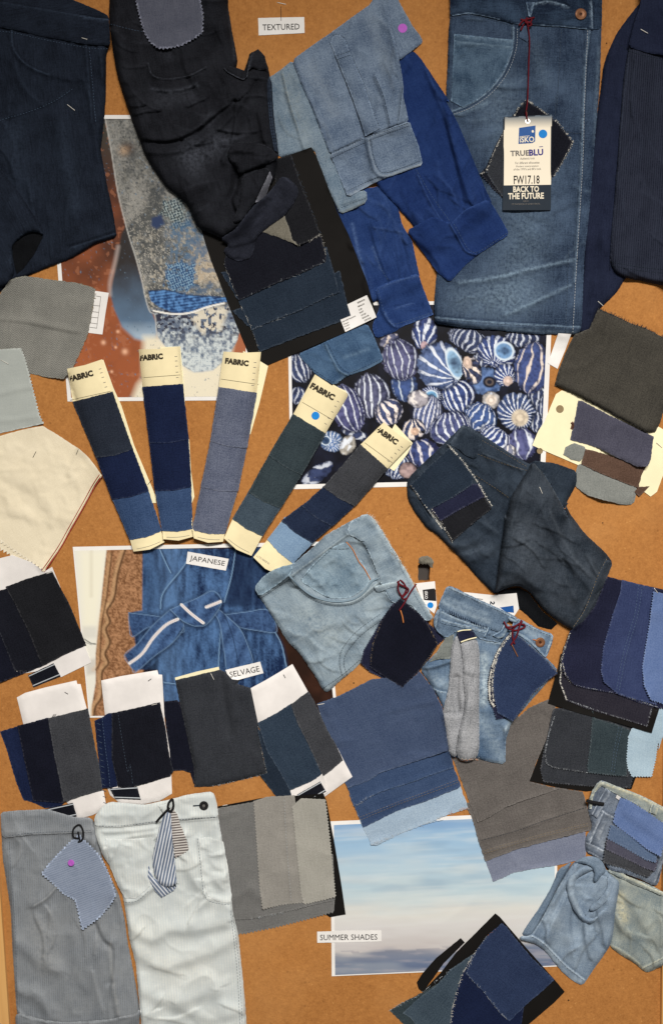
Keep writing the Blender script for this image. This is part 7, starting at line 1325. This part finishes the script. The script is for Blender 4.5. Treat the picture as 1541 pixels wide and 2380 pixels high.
piece('leg', T('A3', 588, 470, 640, 400, 690, 370, 900, 390, 1050, 360, 1180, 325, 1330, 306, 1352, 360, 1370, 500, 1390, 620, 1410, 750, 1430, 880, 1450, 1000, 1460, 1080, 1490, 1200, 1510, 1400, 1530, 1600, 1541, 1761, 1560, 2050, 880, 2050, 885, 1761, 870, 1600, 850, 1380, 810, 1230, 790, 1080, 770, 960, 745, 900, 700, 790, 640, 700, 600, 580), M['pstripe'], p, t=1.4, loft=6, ew=10, cr=(24, 165, 80, 1.2), fit=(6, 8), nz=[(1.8, 90, 110, 60, 1), (.5, 34, 40, 20, 2)],
      wr=[(T('A3', 600, 525, 760, 525, 960, 500, 1100, 490, 1360, 470), 1.0, 4, 6), (T('A3', 780, 1000, 860, 985, 960, 905, 1010, 880), 1.6, 6, 9), (T('A3', 1240, 600, 1265, 850, 1290, 960, 1400, 1000), 1.2, 5, 9), (T('A3', 810, 1150, 950, 1230, 1050, 1170, 1200, 1170, 1400, 1130), 2.4, 14, 26), (T('A3', 860, 1320, 1020, 1390, 1250, 1330, 1460, 1230), 2.2, 16, 28), (T('A3', 900, 1560, 1100, 1620, 1350, 1540), 1.8, 16, 26), (T('A3', 1290, 640, 1340, 700, 1410, 690), 1.2, 7), (T('A3', 1290, 800, 1350, 850, 1420, 830), 1.2, 7), (T('A3', 660, 560, 800, 555, 960, 535), 1.4, 5, 8), (T('A3', 680, 640, 820, 590, 960, 570), 1.3, 5, 9), (T('A3', 1150, 600, 1170, 760, 1240, 900), 1.6, 12, 20), (T('A3', 1120, 1650, 1300, 1720, 1500, 1680), 1.6, 14, 22)],
      wear=[(T('A3', 860, 1200, 1000, 1400, 1250, 1400), 40, .25)], grain=-4, **GAR)
piece('waistband', T('A3', 588, 470, 640, 400, 690, 370, 900, 390, 1050, 360, 1180, 325, 1330, 306, 1352, 360, 1368, 468, 1240, 478, 1100, 492, 960, 505, 760, 530, 600, 528), M['pstripe'], p, t=.9, loft=2.2, ew=7, fit=(2, 3), nz=[(.9, 40, 30, 0, 4)], grain=-2, **GAR)
piece('pocket', T('A3', 660, 600, 740, 605, 860, 600, 960, 590, 965, 700, 958, 840, 935, 900, 850, 975, 785, 975, 740, 900, 690, 780), M['pstripe'], p, t=.6, loft=.6, ew=6, fit=(1, 2), res=4, nz=[(1.0, 24, 24, 0, 5)], grain=-4, wr=[(T('A3', 690, 730, 740, 620), 1, 5)])
piece('side_pocket', T('A3', 1245, 600, 1300, 590, 1395, 620, 1425, 780, 1448, 960, 1440, 1005, 1360, 995, 1300, 960, 1270, 860), M['pstripe'], p, t=.6, loft=1.0, ew=7, fit=(1, 2), res=4, nz=[(1.4, 40, 18, 0, 6)], grain=-4)
stitch(p, [T('A3', 600, 522, 760, 522, 960, 497, 1100, 484, 1364, 466), T('A3', 785, 1000, 860, 990, 930, 930), T('A3', 1235, 600, 1262, 850, 1280, 960, 1330, 1000, 1440, 1015), T('A3', 1440, 1050, 1480, 1400, 1500, 1761), T('A3', 1455, 1080, 1495, 1400, 1515, 1761)], M['mid_thread'], rad=.26)
b = disc('button', p, *T('A3', 1274, 396)[0], 10.8, M['dark_metal'], t=1.8, hole=3.5, dome=.6); disc('button_centre', b, *T('A3', 1274, 396)[0], 4.4, M['steel'], t=.7); cord('buttonhole', p, [T('A3', 1208, 396, 1250, 394)], M['dk_thread'], .8)
st = thing('swatch_tag', 'pinked blue striped diamond swatch with a purple dot', 'swatch tag', 185, 2050)
piece('cloth_square', T('A3', 495, 572, 560, 640, 620, 700, 660, 770, 700, 860, 728, 955, 690, 1020, 620, 1100, 515, 1172, 490, 1060, 470, 985, 400, 950, 340, 890, 262, 820, 300, 765, 370, 690, 440, 620), M['fine'], st, t=.8, pk='all', pitch=8, amp=3, fit=(6, 10), res=4, grain=70, wr=[(T('A3', 485, 620, 490, 800, 500, 1050), -2.2, 16, 9), (T('A3', 470, 640, 465, 800, 470, 960), 1.4, 7, 14)], up=[T('A3', 515, 1172)[0] + (70, 6), T('A3', 728, 955)[0] + (60, 5), T('A3', 262, 820)[0] + (50, 4)])
fray(st, [T('A3', 262, 820, 340, 890, 400, 950, 470, 985), T('A3', 728, 955, 620, 1100, 515, 1172)], M['lt_thread'], n=40, ln=4, seed=96, rad=.16)
disc('dot_sticker', st, *T('A3', 446, 753)[0], 7.6, M['purple'], t=.7, lift=4.0)
cord('cord', st, [T('A3', 492, 600, 460, 590, 462, 540, 500, 515, 522, 560, 515, 610, 490, 622), T('A3', 490, 560, 500, 610)], M['black_cord'], 1.3, lift=.3)
tk = thing('swatch_tag', 'twisted ticking stripe swatch tied with black cord to the pale trousers', 'swatch tag', 395, 2040)
piece('cloth_square', T('A3', 1070, 405, 1110, 450, 1130, 520, 1165, 600, 1182, 670, 1140, 700, 1095, 720, 1080, 600, 1060, 500), M['tick2'], tk, t=.8, pk=[3, 4, 5, 6], pitch=7, amp=2.6, fit=(4, 6), res=4, grain=84)
piece('cloth_square', T('A3', 930, 770, 960, 850, 1050, 880, 1105, 895, 1090, 925, 1010, 972, 970, 930, 925, 840), M['tick1'], tk, t=.8, rag=.8, loft=1.5, ew=8, fit=(3, 5), res=4, grain=-40)
piece('cloth_square', T('A3', 1050, 395, 1070, 450, 1075, 560, 1085, 680, 1100, 800, 1106, 890, 1080, 900, 1040, 905, 990, 880, 965, 820, 950, 740, 975, 620, 1000, 520), M['tick1'], tk, t=.9, loft=4.5, ew=12, rag=.7, fit=(4, 6), res=4, grain=12, sm=1, wr=[(T('A3', 1070, 560, 1040, 740, 1010, 870), 1.6, 5, 9)])
fray(tk, [T('A3', 1106, 880, 1080, 900, 1040, 905)], M['dk_thread'], n=90, ln=7, seed=97, rad=.22)
cord('cord', tk, [T('A3', 1080, 355, 1085, 400, 1070, 430, 1050, 420, 1055, 380, 1075, 355), T('A3', 1060, 410, 1010, 460, 978, 498), T('A3', 1040, 400, 1010, 420)], M['black_cord'], 1.6, lift=.3)
piece('loop', T('A3', 988, 395, 1055, 380, 1050, 420, 1020, 440), M['pstripe'], tk, t=.8, loft=1.2, ew=5, res=3, fit=(2, 2))
# ------------------------------------------------------------------ pale denim shorts, lower right
s_ = thing('pale_denim_shorts', 'twisted pale blue denim shorts in the lower right corner', 'shorts', 1400, 2050)
piece('yellowed_leg', T('S', 960, 940, 1100, 920, 1130, 970, 1200, 1000, 1350, 1060, 1460, 1110, 1541, 1160, 1700, 1230, 1700, 1780, 1541, 1880, 1400, 1950, 1360, 1950, 1240, 1850, 1130, 1790, 1010, 1700, 1000, 1350, 1000, 1100), M['shden2'], s_, t=1.4, loft=5, ew=10, cr=(10, 60, 60, 1.2), nz=[(1.6, 60, 90, 20, 1)], wr=[(T('S', 1150, 1060, 1230, 1250, 1350, 1450, 1420, 1600), 2.6, 14, 26), (T('S', 1120, 1110, 1140, 1300, 1120, 1500), 1.8, 14, 20)], wear=[(T('S', 1110, 1200, 1150, 1420), 12, .9), (T('S', 1010, 1690, 1130, 1780, 1240, 1840, 1360, 1940), 5, .5), (T('S', 1340, 1900, 1541, 1800), 3, .6), (T('S', 1030, 1680, 1160, 1750, 1300, 1860), 2.4, .35)], grain=18, **GAR)
piece('rolled_edge', T('S', 975, 945, 1040, 925, 1110, 918, 1150, 985, 1260, 1030, 1400, 1100, 1541, 1160, 1700, 1230, 1541, 1200, 1400, 1140, 1220, 1070, 1100, 1010), M['shden2'], s_, t=1.0, loft=2.4, ew=6, fit=(3, 4), nz=[(1.2, 16, 16, 0, 2)], wear=[(T('S', 1110, 925, 1150, 990, 1260, 1036, 1400, 1106, 1541, 1170), 4, .7)], **GAR)
piece('waist', T('S', 790, 330, 805, 230, 830, 160, 880, 80, 920, 45, 960, 58, 1060, 100, 1200, 150, 1350, 212, 1541, 312, 1700, 380, 1700, 800, 1541, 810, 1530, 900, 1490, 1080, 1440, 1095, 1360, 1050, 1200, 985, 1000, 935, 930, 835, 770, 760, 770, 600, 840, 520), M['shtop'], s_, t=1.3, loft=6, ew=12, fit=(5, 7), nz=[(1.4, 40, 60, 0, 3), (.8, 16, 24, 0, 4)], wr=[(T('S', 950, 380, 880, 520, 820, 670), 1.4, 4, 8)], wear=[(T('S', 925, 338, 975, 375, 1035, 405), 3, 1.0), (T('S', 945, 375, 900, 470, 845, 590, 815, 680), 3, .9), (T('S', 975, 470, 930, 560, 905, 640), 2.4, .6), (T('S', 780, 665, 860, 700, 955, 748), 3, 1.0), (T('S', 785, 745, 860, 785, 940, 832), 2.4, .8), (T('S', 1541, 830, 1450, 1080), 3, .6), (T('S', 900, 560, 940, 700), 9, .4)], grain=20, **GAR)
piece('waist_lining', T('S', 905, 70, 960, 58, 1060, 100, 1200, 150, 1350, 212, 1541, 312, 1700, 380, 1700, 560, 1541, 470, 1400, 400, 1280, 290, 1150, 225, 1050, 170, 960, 125), M['shden2'], s_, t=.8, loft=1.4, ew=5, fit=(3, 3), nz=[(1.0, 24, 24, 0, 5)], wear=[(T('S', 930, 75, 1060, 118, 1200, 168, 1350, 232, 1541, 335), 2.6, .9), (T('S', 940, 60, 1200, 152, 1541, 314), 3, .7)], **GAR)
piece('belt_loop', T('S', 1425, 285, 1500, 310, 1470, 390, 1400, 365), M['shden2'], s_, t=.7, loft=1.2, ew=4, fit=(3, 3), res=2.8, rag=.3, wear=[(T('S', 1430, 290, 1408, 362), 2, .8), (T('S', 1492, 312, 1468, 385), 2, .8)])
piece('waistband_edge', T('S', 805, 330, 808, 230, 840, 140, 880, 82, 925, 50, 950, 90, 900, 130, 860, 170, 840, 240, 830, 330), M['shden2'], s_, t=.9, loft=1.6, ew=4, fit=(3, 3), res=3, wear=[(T('S', 815, 320, 835, 200, 890, 100, 930, 70), 3, .9)])
piece('belt_loop', T('S', 968, 125, 1025, 165, 960, 290, 885, 425, 828, 385, 900, 250), M['shtop'], s_, t=.8, loft=1.6, ew=4, fit=(3, 3), res=2.8, rag=.3, wear=[(T('S', 975, 135, 905, 255, 838, 385), 2.2, 1), (T('S', 1018, 170, 955, 290, 885, 415), 2.2, 1)])
piece('side_panel', T('S', 640, 850, 600, 930, 500, 1100, 420, 1260, 330, 1430, 240, 1600, 130, 1585, 200, 1470, 300, 1330, 390, 1180, 440, 1090, 500, 930), M['shden3'], s_, t=1.3, loft=3, ew=7, fit=(4, 5), nz=[(1.2, 30, 50, 30, 5)], wear=[(T('S', 470, 1010, 380, 1190, 290, 1350), 3, .4)], grain=30, **GAR)
piece('blue_leg', T('S', 770, 805, 660, 850, 600, 930, 500, 1100, 420, 1260, 330, 1430, 225, 1590, 125, 1590, 122, 1630, 200, 1650, 280, 1670, 380, 1750, 480, 1880, 560, 1970, 680, 2060, 745, 2080, 790, 2010, 880, 1880, 960, 1770, 1010, 1690, 1045, 1560, 1062, 1350, 1100, 1130, 1105, 1050, 1040, 1000, 980, 950, 930, 840, 850, 800), M['shden'], s_, t=1.5, loft=4.5, ew=8, fit=(7, 9), nz=[(1.5, 70, 100, 10, 6)], cr=(12, 110, 70, 1.2),
      wr=[(T('S', 640, 1010, 520, 1150, 430, 1300, 420, 1420), 2.2, 12, 24), (T('S', 1000, 1020, 1005, 1180, 960, 1320, 860, 1400), 2.6, 10, 22), (T('S', 590, 1180, 480, 1400, 380, 1600), 2.6, 6, 18), (T('S', 620, 1300, 600, 1500, 640, 1720), 2.4, 16, 6), (T('S', 760, 1460, 780, 1640, 820, 1800), 2.2, 6, 16), (T('S', 900, 1400, 950, 1550, 960, 1660), 2.2, 6, 18), (T('S', 640, 900, 520, 1080, 430, 1240), 2.4, 5, 12), (T('S', 960, 1250, 900, 1400, 940, 1600), 1.4, 18, 28)],
      wear=[(T('S', 150, 1580, 250, 1590, 360, 1660, 470, 1770, 600, 1900, 760, 2020), 3, .9), (T('S', 190, 1650, 380, 1740, 560, 1960, 740, 2075), 5, .5), (T('S', 440, 1330, 480, 1500), 20, .35), (T('S', 640, 900, 500, 1130, 330, 1450, 240, 1600), 3, .45)], grain=12, **GAR)
piece('recessed_fold', T('S', 660, 1060, 690, 1020, 800, 965, 850, 945, 930, 990, 992, 1005, 990, 1120, 940, 1180, 870, 1250, 800, 1330, 770, 1400, 700, 1290, 668, 1160), M['shden'], s_, t=.8, loft=1.5, ew=8, fit=(3, 4), nz=[(1.0, 26, 26, 0, 3)], wr=[(T('S', 700, 1050, 780, 1060, 840, 1060), -2.0, 5, 3), (T('S', 985, 1110, 900, 1200, 800, 1290), -1.6, 5, 3)], grain=40, **GAR)
piece('twist_fold', T('S', 870, 930, 800, 950, 690, 1015, 660, 1065, 668, 1150, 700, 1270, 760, 1390, 820, 1420, 900, 1390, 860, 1450, 800, 1475, 720, 1430, 650, 1330, 600, 1220, 580, 1100, 600, 1020, 680, 940, 760, 880), M['shden'], s_, t=1.1, loft=4.5, ew=8, fit=(4, 5), nz=[(.8, 24, 24, 0, 4)], wear=[(T('S', 660, 1000, 620, 1080, 640, 1200, 720, 1370), 6, .35)], grain=-20, **GAR)
piece('twist_fold', T('S', 650, 860, 770, 802, 850, 800, 930, 838, 980, 945, 930, 990, 880, 1060, 845, 1050, 862, 975, 840, 910, 770, 875), M['shden3'], s_, t=1.1, loft=3.5, ew=8, fit=(4, 5), nz=[(1.4, 24, 24, 0, 7)], grain=30, **GAR)
piece('twist_fold', T('S', 985, 1000, 1010, 1005, 1030, 1100, 1000, 1220, 900, 1320, 820, 1350, 800, 1310, 900, 1230, 985, 1125), M['shden'], s_, t=1.0, loft=2.6, ew=7, fit=(3, 4), nz=[(.8, 24, 24, 0, 2)], grain=30, **GAR)
stitch(s_, [T('S', 240, 1600, 350, 1672, 460, 1782, 590, 1912, 750, 2035), T('S', 1350, 1915, 1541, 1815)], M['mid_thread'], rad=.26)
cord('drawstring', s_, [T('S', 780, 250, 850, 268, 950, 285)], M['black_cord'], 2.6)
piece('tape_end', T('S', 1080, 190, 1120, 215, 1110, 250, 1068, 222), M['white'], s_, t=.4, rag=0, fit=(2, 2), res=4)
bs = thing('swatch_tag', 'four overlapping cornflower and slate pinked swatches pinned to the twisted shorts', 'swatch tag', 1470, 1930)
for q, mt_, gr in ((T('C3', 1180, 620, 1300, 640, 1500, 780, 1445, 842, 1400, 830, 1300, 790, 1165, 752), 'sw_char', 20), (T('C3', 1190, 590, 1320, 640, 1510, 740, 1488, 805, 1430, 790, 1320, 735, 1180, 668), 'sw_plum', 20), (T('C3', 1212, 515, 1320, 560, 1505, 690, 1495, 752, 1430, 735, 1310, 665, 1190, 600), 'sw_steel', 25)):
    piece('swatch', q, M[mt_], bs, t=.8, pk=[2, 3, 4, 5, 6], pitch=6.5, amp=2.4, fit=(5, 6), res=4, grain=gr, up=[q[3] + (50, 3)])
piece('swatch', T('C3', 1270, 345, 1320, 360, 1420, 420, 1541, 505, 1640, 570, 1640, 640, 1541, 640, 1525, 715, 1440, 670, 1360, 605, 1260, 530, 1225, 500, 1240, 430), M['sw_corn'], bs, t=.9, pk=[0, 1, 2, 3, 6, 7, 8, 9, 10, 11], pitch=6.5, amp=2.4, fit=(6, 8), res=4, grain=30, nz=[(1.2, 60, 40, 30, 1)], up=[T('C3', 1525, 715)[0] + (70, 6)], wr=[(T('C3', 1300, 420, 1420, 520, 1541, 590), 1.6, 14, 22)])
# ------------------------------------------------------------------ black card at the bottom
k = thing('sample_card', 'black card fanned with frayed navy and teal swatches, lowest on the board', 'sample card', 1130, 2280)
piece('card', T('C3', 276, 1222, 302, 1250, 250, 1300, 170, 1380, 100, 1480, 40, 1560, 15, 1540, 2, 1500, 40, 1440, 120, 1350), M['black_card'], k, t=1.1, rag=.3, fit=(5, 8), res=6)
piece('card', T('C3', 492, 1068, 520, 1090, 700, 1300, 860, 1480, 925, 1558, 860, 1625, 700, 1761, 600, 1880, 300, 1880, 60, 1600, 40, 1555, 150, 1440, 250, 1310), M['black_card'], k, t=1.1, rag=.2, fit=(6, 12), res=7)
piece('swatch', T('C3', 222, 1415, 340, 1330, 330, 1420, 260, 1640, 240, 1880, -60, 1880) + T('B3', 1290, 1860, 1200, 1760, 1112, 1675, 1220, 1610, 1340, 1550, 1420, 1500), M['sw_green'], k, t=.8, rag=.9, fit=(5, 7), res=4, grain=40)
piece('swatch', T('C3', 222, 1410, 350, 1325, 340, 1420, 270, 1560, 225, 1880, 60, 1880) + T('B3', 1350, 1861, 1240, 1720, 1193, 1692, 1300, 1590, 1400, 1520, 1500, 1410), M['sw_slate'], k, t=.8, rag=.9, fit=(4, 6), res=4, grain=40, wear=[(T('C3', 222, 1412, 100, 1510, -20, 1590), 3, .5)])
piece('swatch', T('C3', 540, 1130, 420, 1250, 355, 1325, 290, 1440, 250, 1560, 220, 1680, 210, 1900, 640, 1900, 700, 1400), M['sw_navy2'], k, t=.8, rag=.9, fit=(4, 6), res=4, grain=40)
fray(k, [T('C3', 420, 1250, 355, 1325, 290, 1440, 250, 1560, 220, 1680, 210, 1800)], M['cream_thread'], n=60, ln=6, seed=98, rad=.2, along=.7); fray(k, [T('C3', 222, 1412, 100, 1510, 0, 1590) + T('B3', 1220, 1610, 1112, 1675)], M['lt_thread'], n=26, ln=6, seed=99, rad=.15, along=.7)
piece('swatch', T('C3', 532, 1128, 560, 1150, 640, 1250, 720, 1345, 860, 1482, 800, 1540, 700, 1625, 580, 1742, 520, 1690, 420, 1560, 360, 1500, 308, 1440, 345, 1350, 380, 1290, 440, 1210), M['sw_dnm'], k, t=.9, rag=.8, fit=(5, 7), res=4, grain=40, nz=[(1.0, 60, 60, 40, 1)], up=[T('C3', 860, 1482)[0] + (60, 3)])
fray(k, [T('C3', 308, 1440, 360, 1500, 420, 1560, 520, 1690, 580, 1742), T('C3', 440, 1210, 380, 1290, 308, 1440)], M['lt_thread'], n=34, ln=5, seed=100, rad=.15, along=.6); fray(k, [T('C3', 500, 1160, 440, 1210)], M['orange'], n=24, ln=6, seed=101, rad=.14, along=.8)
# ------------------------------------------------------------------ word labels
def word(txt, q, lab, w, h, c, ang):
    o = thing('paper_label', lab, 'paper label', *c, 'printed paper word labels')
    piece('paper', q, M['white'], o, t=.4, rag=.2, fit=(4, 9), res=5, nz=[(.5, 70, 70, 0, 3)])
    letters(o, txt, c[0], c[1], w, h, ang, M['black_ink'])
word('TEXTURED', T('B0', 292, 112, 580, 106, 582, 206, 440, 213, 296, 221), 'white paper label printed with the word TEXTURED', 86, 13.5, T('B0', 435, 168)[0], -1.5)
word('JAPANESE', T('A2', 1174, 363, 1430, 408, 1412, 482, 1163, 438), 'white paper label printed with the word JAPANESE', 82, 15, T('A2', 1296, 424)[0], 9.5)
word('SELVAGE', T('B2', 88, 1102, 305, 1050, 326, 1122, 165, 1165, 130, 1160, 100, 1128), 'white paper label printed with the word SELVAGE', 70, 13.5, T('B2', 208, 1113)[0], -12)
word('SUMMER SHADES', T('B3', 660, 1182, 860, 1176, 1060, 1175, 1061, 1243, 860, 1248, 661, 1252), 'white paper label printed with the words SUMMER SHADES', 133, 13, T('B3', 857, 1217)[0], -.6)
# ------------------------------------------------------------------ staples and pins
def staple(a, b, lab):
    o = cord('staple', None, [[a, b]], M['bright'], .42, lift=.15)
    return tag(o, lab, 'staple', 'wire staples and pins')
for v, lab in ((T('A0', 512, 236, 548, 246), 'wire staple in the waistband of the dark navy jeans'), (T('A0', 422, 652, 470, 690), 'wire staple in the leg of the dark navy jeans'), (T('B0', 410, 15, 466, 27), 'wire staple in the cork above the TEXTURED label'),
               (T('C0', 1398, 182, 1444, 208), 'wire staple in the waistband of the ribbed navy trousers'), (T('C1', 1132, 340, 1166, 370), 'wire staple at the top corner of the charcoal wool'), (T('C1', 768, 1500, 786, 1542), 'wire staple in the leg of the dark denim shorts'),
               (T('A2', 292, 502, 326, 490), 'wire staple below the tip of the cream canvas'), (T('A2', 505, 1355, 538, 1346), 'wire staple at the top of the slate swatch'), (T('A2', 948, 1322, 982, 1314), 'wire staple at the top of the near-black swatch'),
               (T('A2', 1318, 1124, 1338, 1164), 'wire staple at the top of the tall charcoal swatch'), (T('B2', 660, 1320, 705, 1312), 'wire staple at the corner of the blue chambray swatch'), (T('C2', 1482, 590, 1506, 622), 'wire staple at the top of the navy swatch book'),
               (T('C1', 1498, 1222, 1532, 1254), 'dull staple in the cream wool sample card'), (T('A1', 8, 706, 56, 732), 'dull staple in the pale grey green swatch'), (T('B3', 70, 395, 102, 390), 'wire staple at the corner of the grey swatch book')):
    staple(v[0], v[1], lab)
def pin(x, y, x2, y2, lab, r=1.6):
    o = cord('pin', None, [[(x, y), (x2, y2)]], M['dark_metal'], .3, lift=.5); tag(o, lab, 'pin', 'wire staples and pins')
    return o
pin(*T('A1', 208, 1316)[0], *T('A1', 228, 1278)[0], 'thin dark pin in the middle of the cream canvas')
pin(*T('A1', 478, 1296)[0], *T('A1', 492, 1264)[0], 'thin dark pin at the upper corner of the cream canvas')
pin(*T('B0', 436, 128)[0], *T('B0', 434, 40)[0], 'thin dark pin through the top of the TEXTURED label')
pin(*T('A1', 925, 1485)[0], *T('A1', 950, 1455)[0], 'thin dark pin between two fabric headers')
